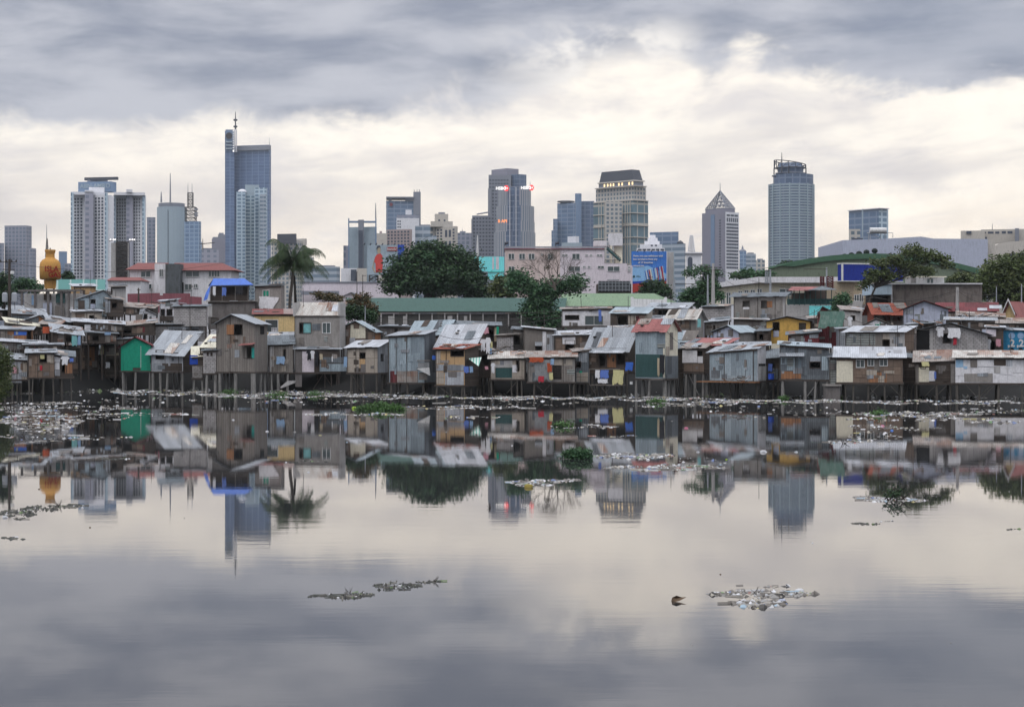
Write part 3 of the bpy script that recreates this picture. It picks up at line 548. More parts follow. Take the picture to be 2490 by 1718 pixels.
# mansard tower
D = 1500; T = tower('condominium_tower', 'broad cream and green glass tower with dark mansard roof and lit top floor', 1510, D)
block(T, 'main_block', 1443, 1540, 486, D, 36, 'f_green', delta=.75); block(T, 'upper_block', 1449, 1541, 451, D + 3, 30, 'f_cream', yb=487, delta=.75)
fc = block(T, 'cream_centre', 1471, 1512, 490, D - 3, 0, 'f_cream', depth=6, turn=-.62 * 0)
for y, a, b, s_ in ((485, 1442, 1541, 36), (450, 1446, 1543, 30), (516, 1442, 1541, 36), (546, 1442, 1541, 36), (575, 1442, 1541, 36)): block(T, 'cornice', a, b, y, D - 1.5, s_, 'c_cream', yb=y + 2.2, delta=.75)
block(T, 'lit_storey', 1456, 1540, 440, D + 6, 24, 'c_grey', yb=451, delta=.75); block(T, 'crown_ledge', 1453, 1541, 437, D + 4, 27, 'c_cream', yb=440, delta=.75)
fl = Frame(1456, 1540, D + 6, 24, delta=.75)
for x in (1470, 1478, 1485, 1492, 1505, 1513, 1530, 1538): u = fl.u(x); MB().obox(fl.p(u - .7, -.2, 0), fl.ux, fl.uy, 1.4, .3, fl.z(449), fl.z(442), 'lamp_warm').build('lit_window', T)
fa, fb = Frame(1457, 1541, D + 7, 22, delta=.75), Frame(1463, 1537, D + 11, 18, delta=.75); z0, z1 = fa.z(438), fa.z(411)
lo = [fa.p(0, 0, z0), fa.p(fa.w, 0, z0), fa.p(fa.w, fa.d, z0), fa.p(0, fa.d, z0)]; hi = [fb.p(0, 0, z1), fb.p(fb.w, 0, z1), fb.p(fb.w, fb.d, z1), fb.p(0, fb.d, z1)]; MB().hexa(lo + hi, 'c_dark').build('mansard_roof', T)
for x in (1462, 1469, 1513, 1520, 1532): fq = Frame(1443, 1540, D, 36, delta=.75); u = fq.u(x); MB().obox(fq.p(u, -.5, 0), fq.ux, fq.uy, .8, .6, 3, fq.z(487), 'c_cream').build('rib', T)
# white tiered building with pyramid top
D = 700; T = tower('office_building', 'white tiered building with stepped pyramid top above the blue billboard', 1580, D, 'office building')
for i, (a, b, y) in enumerate(((1548, 1616, 603), (1556, 1610, 594), (1567, 1604, 586), (1575, 1599, 578), (1580, 1594, 571))): block(T, 'tier', a, b, y, D + i * 2, 0, 'c_white', yb=None if i == 0 else y + 10, depth=20 - i * 3)
f = Frame(1548, 1616, D); wingrid(T, f, 'f', [f.u(x) for x in np.linspace(1556, 1610, 6)], [f.z(607)], 1.2, .6); wingrid(T, f, 'f', [f.u(1585), f.u(1595)], [f.z(597)], .8, .6)
T = tower('office_building', 'wide grey-blue stepped building just past the blue billboard', 1625, 1150, 'office building'); block(T, 'main_block', 1598, 1663, 592, 1150, 4, 'f_band'); block(T, 'upper_block', 1580, 1648, 563, 1160, 2, 'f_greyblue'); MB().lathe(Xp(1656, 1150), 1156, [(2, Zp(592, 1150)), (2, Zp(588, 1150)), (.2, Zp(583, 1150))], 'c_dark', 10).build('roof_dome', T)
T = tower('transmission_tower', 'white tapering lattice tower on the arched white building', 1682, 900, 'lattice tower'); lattice(T, 'lattice', 1674, 1690, 614, 572, 900, 'c_white', .2, 7, x0t=1679, x1t=1685)
D = 800; T = tower('hall', 'white building with two tall arched windows', 1687, D, 'hall'); block(T, 'main_block', 1668, 1706, 616, D, 0, 'c_white'); block(T, 'cornice', 1666, 1708, 613, D - 1, 0, 'c_white', yb=616)
for x in (1678, 1693): cxx = Xp(x, D); zt = Zp(630, D); MB().prism([Vector((cxx + 1.0 * math.cos(q), D - .3, zt + 1.0 * math.sin(q))) for q in np.linspace(0, math.pi, 9)] + [Vector((cxx - 1.0, D - .3, Zp(660, D))), Vector((cxx + 1.0, D - .3, Zp(660, D)))], Vector((0, .4, 0)), 'c_win').build('arched_window', T)
# pyramid tower
D = 1200; T = tower('office_tower', 'mauve-grey tower topped by open steel pyramid and needle', 1752, D)
f = block(T, 'main_block', 1707, 1764, 515, D, 33, 'c_lilac', ms='c_white', delta=.75); block(T, 'attic', 1715, 1764, 506, D + 4, 23, 'c_lilac', yb=516, delta=.75)
for x0, x1 in ((1729, 1738),): MB().obox(f.p(f.u(x0), -.3, 0), f.ux, f.uy, f.u(x1) - f.u(x0), .5, 3, f.z(520), 'c_blue').build('glass_strip', T)
wingrid(T, f, 's', span(.8, f.d - .8, 7), [f.z(y) for y in np.linspace(545, 650, 14)], 1.3, 1.3); wingrid(T, f, 's', span(.8, f.d - .8, 6), [f.z(534)], 1.1, 2.6); wingrid(T, f, 's', span(.8, f.d - .8, 3), [f.z(523)], 3.0, 1.2)
wingrid(T, f, 'f', [f.u(1751)], [f.z(y) for y in np.linspace(535, 650, 18)], 1.4, .9)
fa = Frame(1715, 1764, D + 4, 23, delta=.75); apex = P(1751, 464, D + 12); base = [fa.p(0, 0, fa.z(506)), fa.p(fa.w, 0, fa.z(506)), fa.p(fa.w, fa.d, fa.z(506)), fa.p(0, fa.d, fa.z(506))]; mb = MB()
for k in range(4):
    a, b = base[k], base[(k + 1) % 4]; mb.tube([a, apex], .4, 'c_grey', 4)
    for j in range(5):
        q0, q1 = j / 5, (j + 1) / 5; A0, B0, A1, B1_ = a.lerp(apex, q0), b.lerp(apex, q0), a.lerp(apex, q1), b.lerp(apex, q1)
        mb.tube([A0, B0], .25, 'c_grey', 4)
        nn = 5 - j
        for i in range(nn): p0 = A0.lerp(B0, i / nn); p1 = A0.lerp(B0, (i + 1) / nn); pm = A1.lerp(B1_, (i) / max(1, nn - 1)) if nn > 1 else apex; mb.tube([p0, pm], .22, 'c_grey', 4); mb.tube([p1, pm], .22, 'c_grey', 4)
mb.build('pyramid_lattice', T); mast(T, 1751, 466, 444, D + 12, .3)
for x0, x1, y, D, m, l in ((1798, 1815, 611, 1700, 'f_blue', 'small domed tower past the pyramid tower'), (1814, 1838, 617, 1600, 'f_band', 'low grey banded block in the gap after the pyramid tower'), (1838, 1860, 632, 1500, 'f_cream', 'smallest pinkish block before the round tower')):
    T = tower('office_block', l, x0, D); block(T, 'main_block', x0, x1, y, D, 0, m)
    if x0 == 1798: MB().lathe(Xp(1807, D), D + 4, [(3.4, Zp(612, D)), (3, Zp(608, D)), (1, Zp(605, D)), (.8, Zp(601, D)), (.1, Zp(596, D))], 'c_grey', 12).build('dome', T)
    else: block(T, 'roof_storey', x0 + 3, x1 - 5, y - 3, D + 3, 0, 'c_grey', yb=y, depth=8)
# round balcony tower
D = 1250; T = tower('condominium_tower', 'tall rounded grey tower ringed by balconies with unfinished steel crown', 1932, D)
cx = Xp(1932, D); rx = (1987 - 1878) / 2 / F * D; body = MB(); n = 28
def ell(rx_, ry_, q): return (cx + rx_ * math.cos(q), D + ry_ + ry_ * math.sin(q) * 1.0)
zt = Zp(444, D)
MB().lathe(cx, D + rx, [(rx * .97, 3), (rx * .97, zt), (.1, zt)], 'f_dark', 28).build('shaft', T)
nf = 30
for i in range(nf):
    z = Zp(446 + i * (648 - 446) / nf, D)
    MB().lathe(cx, D + rx, [(rx * 1.0, z - 1.0), (rx * 1.0, z)], 'c_paleblue', 28).build('balcony_band', T)
for q in np.linspace(math.pi * 1.02, math.pi * 1.98, 8): x, y = cx + rx * 1.02 * math.cos(q), D + rx + rx * 1.02 * math.sin(q); MB().tube([(x, y, 3), (x, y, zt)], .45, 'c_paleblue', 4).build('column', T)
zr = lambda y: Zp(y, D); MB().lathe(Xp(1937, D), D + rx, [(rx * .9, zr(444)), (rx * .9, zr(421)), (.1, zr(421))], 'f_dark', 24).build('upper_drum', T)
MB().lathe(Xp(1930, D), D + rx, [(rx * .55, zr(421)), (rx * .6, zr(405)), (rx * .5, zr(392)), (.1, zr(391))], 'f_dark', 20).build('plant_storey', T)
for y in (418, 405): MB().lathe(Xp(1930, D), D + rx, [(rx * .68, zr(y)), (rx * .68, zr(y - 2))], 'c_grey', 20).build('deck_ring', T)
mb = MB(); c2 = Xp(1929, D); top = []
for k in range(14):
    q = 2 * math.pi * k / 14; x, y = c2 + rx * .72 * math.cos(q), D + rx + rx * .72 * math.sin(q); zt2 = zr(385 + (x - (c2 - rx * .72)) / (rx * 1.44) * 12); top.append((Vector((x, y, zr(404))), Vector((x, y, zt2))))
for k in range(14):
    a, b = top[k], top[(k + 1) % 14]; mb.tube([a[0], a[1]], .25, 'c_dark', 4); mb.tube([a[1], b[1]], .3, 'c_dark', 4); mb.tube([a[0], b[0]], .2, 'c_dark', 4); mb.tube([a[0], b[1]], .16, 'c_dark', 4)
for k in (0, 3, 7, 10): mb.tube([top[k][0], top[k][0] - Vector((0, 0, 5))], .4, 'c_dark', 4)
mb.build('crown_lattice', T); mast(T, 1901, 420, 371, D + 4, .5, 'c_dark')
MB().tube([P(1888, 429, D + 10), P(1877, 428, D + 10)], .5, 'c_dark', 4).build('scaffold_arm', T)
# far right block with roof overhang, white tank
D = 1100; T = tower('office_building', 'grey glazed office block with thin overhanging roof behind the white roof tank', 2112, D, 'office building')
block(T, 'main_block', 2064, 2137, 508, D, 23, 'f_greyblue', ms='f_paleblue', delta=.8); block(T, 'roof_slab', 2061, 2139, 505, D - 2, 24, 'c_white', yb=507, delta=.8); block(T, 'low_front', 2064, 2092, 557, D - 3, 0, 'f_cream', depth=6); block(T, 'centre_rib', 2096, 2099, 508, D - 2, 0, 'c_paleblue', depth=3)
# lavender hangar wall
D = 500; T = tower('warehouse', 'long blank lavender warehouse wall behind the green curved roof', 2220, D, 'warehouse')
z = lambda y: Zp(y, D); MB().prism([Vector((Xp(2049, D), D, 3)), Vector((Xp(2402, D), D, 3)), Vector((Xp(2402, D), D, z(581))), Vector((Xp(2270, D), D, z(580))), Vector((Xp(2240, D), D, z(575))), Vector((Xp(2160, D), D, z(580))), Vector((Xp(2049, D), D, z(584)))], Vector((0, 40, 0)), 'paint_lavender').build('main_wall', T)
block(T, 'beige_wall', 2402, 2420, 583, D + 2, 0, 'c_cream', depth=20); block(T, 'roof_gable', 2072, 2098, 579, D + 3, 0, 'c_dark', yb=585, depth=4)
D = 480; T = tower('water_tank', 'white horizontal water tank on steel frame above the lavender wall', 2135, D, 'water tank'); MB().tube([P(2115, 560, D), P(2155, 560, D)], .72, 'frame_white', 14).build('tank', T)
for x in (2112, 2116, 2142, 2152): MB().tube([P(x, 584, D), P(x, 566, D)], .1, 'steel', 4).build('leg', T)
MB().tube([P(2108, 566.5, D), P(2158, 566.5, D)], .16, 'steel', 4).tube([P(2116, 567, D), P(2142, 580, D)], .09, 'steel', 4).tube([P(2158, 566, D), P(2171, 566, D), P(2171, 578, D)], .08, 'steel', 4).build('platform', T)
D = 700; T = tower('factory_building', 'large pinkish-beige factory with dark roof windows and a chimney box', 2420, D, 'factory')
f = block(T, 'main_block', 2336, 2395, 561, D, 0, 'c_cream'); f = block(T, 'second_block', 2385, 2560, 558, D + 5, 0, 'c_cream', depth=40); block(T, 'roof_box', 2468, 2478, 555, D, 0, 'c_grey', depth=6)
for x0, x1, y0, y1 in ((2350, 2362, 562, 568), (2384, 2398, 564, 567), (2402, 2416, 563, 568), (2420, 2430, 563, 568), (2436, 2446, 562, 568), (2450, 2462, 562, 568), (2383, 2400, 576, 582)): block(T, 'window', x0, x1, y0, D - 1, 0, 'c_win', yb=y1, depth=1)
for x in (2454, 2464, 2478, 2486): MB().box(Xp(x, D), Xp(x + 5, D), D + 4, D + 5.5, Zp(585, D), Zp(575, D), 'c_win').build('window', T)
mast(T, 2413, 558, 543, D, .15); T = tower('retaining_hall', 'curved-top pale hall with dark open side behind the great dome-shaped tree', 2460, 560, 'hall')
MB().prism([P(2418, 640, 560), P(2418, 598, 560), P(2430, 592, 560), P(2460, 587, 560), P(2560, 582, 560), P(2560, 640, 560)], Vector((0, 20, 0)), 'c_cream').build('front_wall', T); MB().prism([P(2448, 628, 559.5), P(2448, 618, 559.5), P(2475, 615, 559.5), P(2560, 612, 559.5), P(2560, 628, 559.5)], Vector((0, .3, 0)), 'c_dark').build('opening', T)
# ---------------------------------------------------------------- shanty houses
def face_strips(mb, pt, L, z0, top, holes, brk, m, uoff=0.0):
    """a wall of length L from z0 up to top(u), with rectangular openings"""
    us = sorted({0.0, L, *[b for b in brk if 0 < b < L], *[x for h in holes for x in h[:2] if 0 < x < L]})
    for a, b in zip(us, us[1:]):
        if b - a < 1e-4: continue
        mid = (a + b) / 2; hs = sorted([h for h in holes if h[0] <= mid <= h[1]], key=lambda h: h[2]); z = z0
        for h in hs:
            if h[2] > z: mb.face([pt(a, z), pt(b, z), pt(b, h[2]), pt(a, h[2])], m, [(a + uoff, z), (b + uoff, z), (b + uoff, h[2]), (a + uoff, h[2])])
            z = max(z, h[3])
        ta, tb = top(a), top(b)
        if max(ta, tb) > z + 1e-3: ta, tb = max(ta, z), max(tb, z); mb.face([pt(a, z), pt(b, z), pt(b, tb), pt(a, ta)], m, [(a + uoff, z), (b + uoff, z), (b + uoff, tb), (a + uoff, ta)])
def roof_sheet(mb, E0, E1, T0, T1, m, jit=.12, th=.035, pitch=.85, rnd=R):
    """corrugated slope between the eave E0-E1 and the top T0-T1; sheet ends stick out unevenly"""
    L = (E1 - E0).length; n = max(1, int(round(L / pitch))); S = (T0 - E0).length; nrm = (E1 - E0).cross(T0 - E0).normalized()
    if nrm.z < 0: nrm = -nrm
    top, bot, k = [], [], MT(m)
    ts = [i / n for i in range(n + 1)]; vs = []; fs = []; uvs = []
    tops = [T0.lerp(T1, t_) for t_ in ts]; base = len(vs); vs += tops
    for i in range(n):
        j = rnd.uniform(-jit, jit); dz = rnd.uniform(0, .03)
        a, b = E0.lerp(E1, ts[i]), E0.lerp(E1, ts[i + 1]); a = a + (a - tops[i]).normalized() * j + nrm * dz; b = b + (b - tops[i + 1]).normalized() * j + nrm * dz
        q = len(vs); vs += [a, b]; fs.append((q, q + 1, i + 1, i)); uvs.append([(i * pitch, 0), ((i + 1) * pitch - .01, 0), ((i + 1) * pitch - .01, S), (i * pitch, S)])
    nv = len(vs); off = -nrm * th; vs2 = [v + off for v in vs]; f2 = [tuple(x + nv for x in reversed(f)) for f in fs]
    rim = []; 
    for f in fs: rim.append((f[0], f[0] + nv, f[1] + nv, f[1]))
    f0, fl = fs[0], fs[-1]; rim += [(f0[3], f0[3] + nv, f0[0] + nv, f0[0]), (fl[1], fl[1] + nv, fl[2] + nv, fl[2])]
    for i in range(n): rim.append((i + 1, i + 1 + nv, i + nv, i))
    ru = [[(0, 0), (0, .03), (.5, .03), (.5, 0)]] * len(rim)
    return mb.faces(vs + vs2, fs + f2 + rim, m, uvs + [list(reversed(u)) for u in uvs] + ru)
mat('wood_post', (.10, .09, .08), (.05, .045, .04), stain=.8); mat('concrete_post', (.27, .26, .25), (.09, .085, .08), stain=1.0)
def opening(t_, f, x0, y0, x1, y1, kind, parent_name='window'):
    """frame round a hole in the front wall; kinds: o open, g glazed, a awning shutter, b barred, d door, l louvred"""
    u0, u1, z1, z0 = f.u(x0), f.u(x1), f.z(y0), f.z(y1); mb = MB(); fr = 'frame_white' if kind in 'gb' else 'wood_dark'; w_ = .07
    o = f.p(0, -.05, 0)
    for a, b, c, d in ((u0 - w_, u1 + w_, z1, z1 + w_), (u0 - w_, u1 + w_, z0 - w_, z0), (u0 - w_, u0, z0, z1), (u1, u1 + w_, z0, z1)): mb.obox(o + f.ux * a, f.ux, f.uy, b - a, .12, c, d, fr)
    if kind == 'g': um = (u0 + u1) / 2; mb.obox(o + f.ux * (um - .03), f.ux, f.uy, .06, .1, z0, z1, fr)
    ob = mb.build('door_frame' if kind == 'd' else 'window', t_)
    if kind == 'g': MB().obox(f.p(u0, .06, 0), f.ux, f.uy, u1 - u0, .02, z0, z1, 'glass').build('pane', ob)
    if kind == 'b':
        MB().obox(f.p(u0, .1, 0), f.ux, f.uy, u1 - u0, .02, z0, z1, 'glass').build('pane', ob); g = MB(); n = max(3, int((u1 - u0) / .18))
        for i in range(1, n): g.obox(f.p(u0 + (u1 - u0) * i / n, -.08, 0), f.ux, f.uy, .03, .03, z0, z1, 'iron')
        for i in range(1, 4): g.obox(f.p(u0, -.08, 0), f.ux, f.uy, u1 - u0, .03, z0 + (z1 - z0) * i / 4, z0 + (z1 - z0) * i / 4 + .03, 'iron')
        g.build('grille', ob)
    if kind == 'l':
        g = MB()
        for i in range(1, 6): z = z0 + (z1 - z0) * i / 6; g.obox(f.p(u0, .0, 0), f.ux, f.uy, u1 - u0, .12, z, z + .05, 'wood_grey')
        g.build('louver', ob)
    if kind == 'a': MB().hexa([f.p(u0 - .1, -.06, z1 + .04), f.p(u1 + .1, -.06, z1 + .04), f.p(u1 + .1, -.02, z1 + .07), f.p(u0 - .1, -.02, z1 + .07), f.p(u0 - .1, -.62, z1 - .38), f.p(u1 + .1, -.62, z1 - .38), f.p(u1 + .1, -.6, z1 - .34), f.p(u0 - .1, -.6, z1 - .34)], 'tin_grey').build('shutter', ob)
    if kind == 's': MB().obox(f.p(u0 - (u1 - u0) * .95, -.09, 0), f.ux, f.uy, (u1 - u0) * .9, .03, z0, z1, 'wood_orange').build('shutter', ob)
    if kind == 't': MB().obox(f.p(u1 + .04, -.09, 0), f.ux, f.uy, (u1 - u0) * .35, .03, z0, z1, 'paint_teal').build('shutter', ob)
    if kind == 'c': MB().obox(f.p(u0, .06, 0), f.ux, f.uy, (u1 - u0), .03, z0, z1, 'glass_teal').build('curtain', ob)
    return ob
SH = {}
def shack(key, label, x0, x1, yf, ytl, ytr, D, side=0, roof=('sb', None), wall='plywood_grey', rmat='tin_grey', wins=(), panels=(), stilts=0, depth=4.0, smat=None,
          delta=.42, turn=0.0, cat='shack', name='shanty_house', ohang=.3, group=None, braces=0, post='wood_post', deck=True, wallz=None, jit=.12, pr=.085):
    """front wall x0..x1, floor row yf, wall-top rows ytl/ytr. roof: gf (gable to the front, apex x,y) / gs (ridge parallel, row) / sb (rises to the back, row) / sf (falls to the back)"""
    f = Frame(x0, x1, D, side, depth, delta, turn); T = thing(name, label, cat, tuple(f.p(f.w / 2, f.d / 2, 0)), group); SH[key] = (T, f)
    z0, zl, zr_ = f.z(yf), f.z(ytl), f.z(ytr); smat = smat or wall; kind = roof[0]; w_, d_ = f.w, f.d; brk = []; rnd = random.Random(sum(map(ord, key)) * 7 + int(x0))
    if kind == 'gf':
        ua, za = f.u(roof[1]), f.z(roof[2]); brk = [ua]; top = lambda u: zl + (za - zl) * u / ua if u < ua else za + (zr_ - za) * (u - ua) / (w_ - ua); bl, br_ = zl, zr_; sidetop = lambda z: (lambda v: z)
        back = top
    else:
        top = lambda u: zl + (zr_ - zl) * u / w_
        if kind == 'gs': zrdg = Zp(roof[1], D + d_ / 2); rise = zrdg - (zl + zr_) / 2; hv = lambda v: rise * (1 - abs(v - d_ / 2) / (d_ / 2)); back = top; vb = [d_ / 2]
        else: zb = Zp(roof[1], D + d_) if roof[1] is not None else (zl + zr_) / 2 + (.5 if kind == 'sb' else -.4); rise = zb - (zl + zr_) / 2; hv = lambda v: rise * v / d_; back = lambda u: top(u) + rise; vb = []
    holes = [(f.u(a), f.u(c), f.z(d), f.z(b)) for a, b, c, d, k in wins]
    mb = MB(); face_strips(mb, lambda u, z: f.p(u, 0, z), w_, z0, top, holes, brk, wall)
    sv = (lambda v: hv(v)) if kind != 'gf' else (lambda v: 0); vb_ = vb if kind != 'gf' else []
    face_strips(mb, lambda v, z: f.p(w_, v, z), d_, z0, lambda v: zr_ + sv(v), [], vb_, smat, w_)
    face_strips(mb, lambda v, z: f.p(0, d_ - v, z), d_, z0, lambda v: zl + sv(d_ - v), [], vb_, smat, 31)
    face_strips(mb, lambda u, z: f.p(w_ - u, d_, z), w_, z0, lambda u: back(w_ - u), [], [w_ - b for b in brk], smat, 50)
    mb.build('wall', T)
    if deck: MB().obox(f.p(-.12, -.12, 0), f.ux, f.uy, w_ + .24, d_ + .2, z0 - .16, z0 - .004, 'wood_dark').build('floor_deck', T)
    oh = ohang; rb = MB(); up = Vector((0, 0, .05))
    if kind == 'gf':
        for (ue, ze, sgn) in ((0, zl, -1), (w_, zr_, 1)):
            sl = (za - ze) / abs(ua - ue); ee = ue + sgn * oh; E = lambda v: f.p(ee, v, ze - sl * oh) + up; A = lambda v: f.p(ua, v, za) + up
            roof_sheet(rb, E(-oh), E(d_ + oh * .5), A(-oh), A(d_ + oh * .5), rmat, jit, rnd=rnd)
    elif kind == 'gs':
        sl = rise / (d_ / 2); E0, E1 = f.p(-oh, -oh, zl - sl * oh) + up, f.p(w_ + oh, -oh, zr_ - sl * oh) + up; R0, R1 = f.p(-oh, d_ / 2, zl + rise) + up, f.p(w_ + oh, d_ / 2, zr_ + rise) + up
        roof_sheet(rb, E0, E1, R0, R1, rmat, jit, rnd=rnd); roof_sheet(rb, f.p(-oh, d_ + oh, zl - sl * oh) + up, f.p(w_ + oh, d_ + oh, zr_ - sl * oh) + up, R0, R1, rmat, jit, rnd=rnd)
    else:
        sl = rise / d_; roof_sheet(rb, f.p(-oh, -oh, zl - sl * oh) + up, f.p(w_ + oh, -oh, zr_ - sl * oh) + up, f.p(-oh, d_ + oh, zl + rise + sl * oh) + up, f.p(w_ + oh, d_ + oh, zr_ + rise + sl * oh) + up, rmat, jit, rnd=rnd)
    rb.build('roof', T)
    if kind != 'gf' and w_ > 1.6:                       # loose sheets, tyres and stones that hold the roof down
        vm = d_ / 2 if kind == 'gs' else d_; nn_ = f.ux.cross(f.uy); onr = lambda u, v: f.p(u, v, zl + (zr_ - zl) * u / w_ + hv(v) + .09 + .01 * rnd.random())
        for _ in range(rnd.randint(1, 2 + int(w_ / 3))):
            u0 = rnd.uniform(-.2, w_ - .8); u1 = u0 + rnd.uniform(.6, 1.7); v0 = rnd.uniform(-.25, vm * .5); v1 = min(vm - .05, v0 + rnd.uniform(.7, 2.4)); sk = rnd.uniform(-.25, .25)
            q = [onr(u0, v0), onr(u1, v0 + sk * .5), onr(u1 + sk, v1), onr(u0 + sk, v1)]; MB().hexa(q + [a + Vector((0, 0, .03)) for a in q], rnd.choice(['tin_rust', 'tin_mixed', 'tin_dark', 'tin_grey', 'tin_pale', 'wood_grey', 'tin_dark', 'plywood_dark'])).build('roof_patch', T)
        for _ in range(rnd.randint(0, 1 + int(w_ / 2.5))):
            c_ = onr(rnd.uniform(.2, w_ - .2), rnd.uniform(0, vm * .8)); r_ = rnd.uniform(.09, .22)
            MB().lathe(c_.x, c_.y, [(r_, c_.z), (r_ * 1.1, c_.z + r_ * .35), (r_ * .7, c_.z + r_ * .7)], rnd.choice(['wood_dark', 'hole', 'concrete', 'tin_rust']), 9).build('roof_weight', T)
        if rnd.random() < .4: c_ = onr(rnd.uniform(.3, w_ - .3), vm * .7); MB().tube([c_ - Vector((0, 0, .3)), c_ + Vector((rnd.uniform(-.1, .1), 0, rnd.uniform(.8, 2.2)))], .03, 'iron', 4).build('antenna_pole', T)
    fb = MB()                                           # fascia board under the front edge, deepened to paint in eave shade
    if kind == 'gf':
        for a, za_, b, zb_ in ((-.15, zl, ua, za), (ua, za, w_ + .15, zr_)): fb.hexa([f.p(a, -.1, za_ - .14), f.p(b, -.1, zb_ - .14), f.p(b, -.04, zb_ - .14), f.p(a, -.04, za_ - .14), f.p(a, -.1, za_ - .01), f.p(b, -.1, zb_ - .01), f.p(b, -.04, zb_ - .01), f.p(a, -.04, za_ - .01)], 'wood_dark')
    else: fb.hexa([f.p(0, -.1, zl - .2), f.p(w_, -.1, zr_ - .2), f.p(w_, -.04, zr_ - .2), f.p(0, -.04, zl - .2), f.p(0, -.1, zl - .01), f.p(w_, -.1, zr_ - .01), f.p(w_, -.04, zr_ - .01), f.p(0, -.04, zl - .01)], 'wood_dark')
    fb.build('fascia', T)
    for a, b, c, d, k in wins: opening(T, f, a, b, c, d, k)
    for q in panels:
        a, b, c, d, m_ = q[:5]; nm = q[5] if len(q) > 5 else 'wall_panel'; u0, u1, zb2, zt2 = f.u(a), f.u(c), f.z(d), f.z(b); th = rnd.uniform(.025, .05); o = f.p(u0, -th, 0); s1 = rnd.uniform(-.04, .04)
        MB().hexa([f.p(u0, -th, zb2), f.p(u1, -th, zb2 + s1), f.p(u1, .02, zb2 + s1), f.p(u0, .02, zb2), f.p(u0 + s1, -th, zt2), f.p(u1, -th, zt2 - s1), f.p(u1, .02, zt2 - s1), f.p(u0 + s1, .02, zt2)], m_).build(nm, T)
    # small scraps nailed over gaps, battens
    if cat in ('shack', 'hut') and wall not in ('paint_green', 'paint_yellow', 'block_pale'):
        hx = [(q[0], q[1], q[2], q[3]) for q in holes] + [(f.u(q[0]), f.u(q[2]), f.z(q[3]), f.z(q[1])) for q in panels if len(q) > 5 or q[4][:5] in ('paint', 'hole', 'cloth', 'mesh_')]
        for _ in range(int(w_ * (2.6 if cat == 'shack' else 1.9))):
            u0 = rnd.uniform(.05, w_ - .7); u1 = min(w_ - .03, u0 + rnd.choice((.25, .4, .6, 1.0))); za_ = rnd.uniform(z0 + .05, max(z0 + .1, min(zl, zr_) - .5)); zb_ = min(za_ + rnd.uniform(.25, .9), top(u0) - .1, top(u1) - .1)
            if zb_ - za_ < .12 or any(u0 < h[1] + .1 and u1 > h[0] - .1 and za_ < h[3] + .1 and zb_ > h[2] - .1 for h in hx): continue
            th = rnd.uniform(.05, .065); s1 = rnd.uniform(-.06, .06)
            MB().hexa([f.p(u0, -th, za_), f.p(u1, -th, za_ + s1), f.p(u1, .02, za_ + s1), f.p(u0, .02, za_), f.p(u0, -th, zb_ + s1), f.p(u1, -th, zb_), f.p(u1, .02, zb_), f.p(u0, .02, zb_ + s1)], rnd.choice(['wood_grey', 'tin_dark', 'tin_grey', 'concrete_dark', 'tin_lines', wall, wall] if wall[:3] in ('tin', 'con', 'pai') else ['wood_grey', 'plywood_dark', 'tin_rust', 'plywood_brown', 'tin_grey', 'wood_pale', 'concrete_dark', wall, wall])).build('wall_patch', T)
        for u in [0.03] + [rnd.uniform(.3, w_ - .3) for _ in range(int(w_ / 2))]:
            if not any(h[0] - .1 < u < h[1] + .1 for h in hx): MB().obox(f.p(u, -.07, 0), f.ux, f.uy, .05, .06, z0, top(u) - .03, 'wood_dark').build('batten', T)
    # stilts
    if stilts:
        xs = stilts if isinstance(stilts, (list, tuple)) else [x0 + (x1 - x0) * (i + .5 * (0)) / max(1, stilts - 1) for i in range(stilts)]
        pts = []
        for x in xs:
            u = min(max(f.u(x), .1), w_ - .1); pts.append((u, .05)); 
        for x in xs[::2]:
            u = min(max(f.u(x) + rnd.uniform(-.3, .3), .1), w_ - .1); pts.append((u, d_ * .55)); pts.append((u + rnd.uniform(-.2, .2), d_ * .95))
        for u, v in pts:
            a = f.p(u, v, z0 - .16); b = a + Vector((rnd.uniform(-.12, .12), rnd.uniform(-.1, .1), -(z0 - .16) - .6)); r_ = pr * rnd.uniform(.75, 1.25)
            MB().tube([a, b], [r_, r_ * 1.15], post, 6).build('stilt', T)
        for i in range(braces):
            u = rnd.uniform(.1, w_ - 1.2); s = rnd.choice((-1, 1)); MB().tube([f.p(u if s > 0 else u + 1.1, .02, z0 - .2), f.p(u + 1.1 if s > 0 else u, .02, .25)], .035, post, 5).build('brace', T)
    return T, f

S = shack
# --- first row above the water, west to east
S('s1', 'brown plywood shack beside the bush with white door panels and clutter on its porch', 68, 132, 917, 858, 857, 203, 0, ('sb', 848), 'plywood_brown', 'tin_grey', wins=[(97, 861, 113, 880, 'o')], panels=[(98, 860, 108, 872, 'cloth_yellow'), (114, 862, 122, 880, 'wood_pale'), (122, 861, 130, 882, 'wood_pale')], stilts=[70, 80, 106, 129], depth=5, ohang=.35)
S('s1b', 'narrow lean-to of white and grey sheets propped on the end of the brown plywood shack', 132, 178, 917, 862, 868, 204, 0, ('sb', 852), 'wood_dark', 'tin_dark', wins=[(150, 885, 160, 905, 'o')], panels=[(132, 860, 146, 880, 'paint_white'), (133, 881, 145, 898, 'paint_white'), (134, 899, 146, 913, 'tin_pale'), (158, 884, 176, 908, 'wood_orange')], stilts=[150, 172], depth=4)
S('s2', 'low pale tin shack half hidden by the bush with a sheet hanging to the mud', 8, 66, 922, 872, 876, 204.5, 0, ('sb', 860), 'wood_pale', 'tin_grey', panels=[(27, 878, 53, 930, 'tin_pale'), (54, 884, 66, 916, 'wood_pale')], stilts=[12, 30, 42, 52], depth=4)
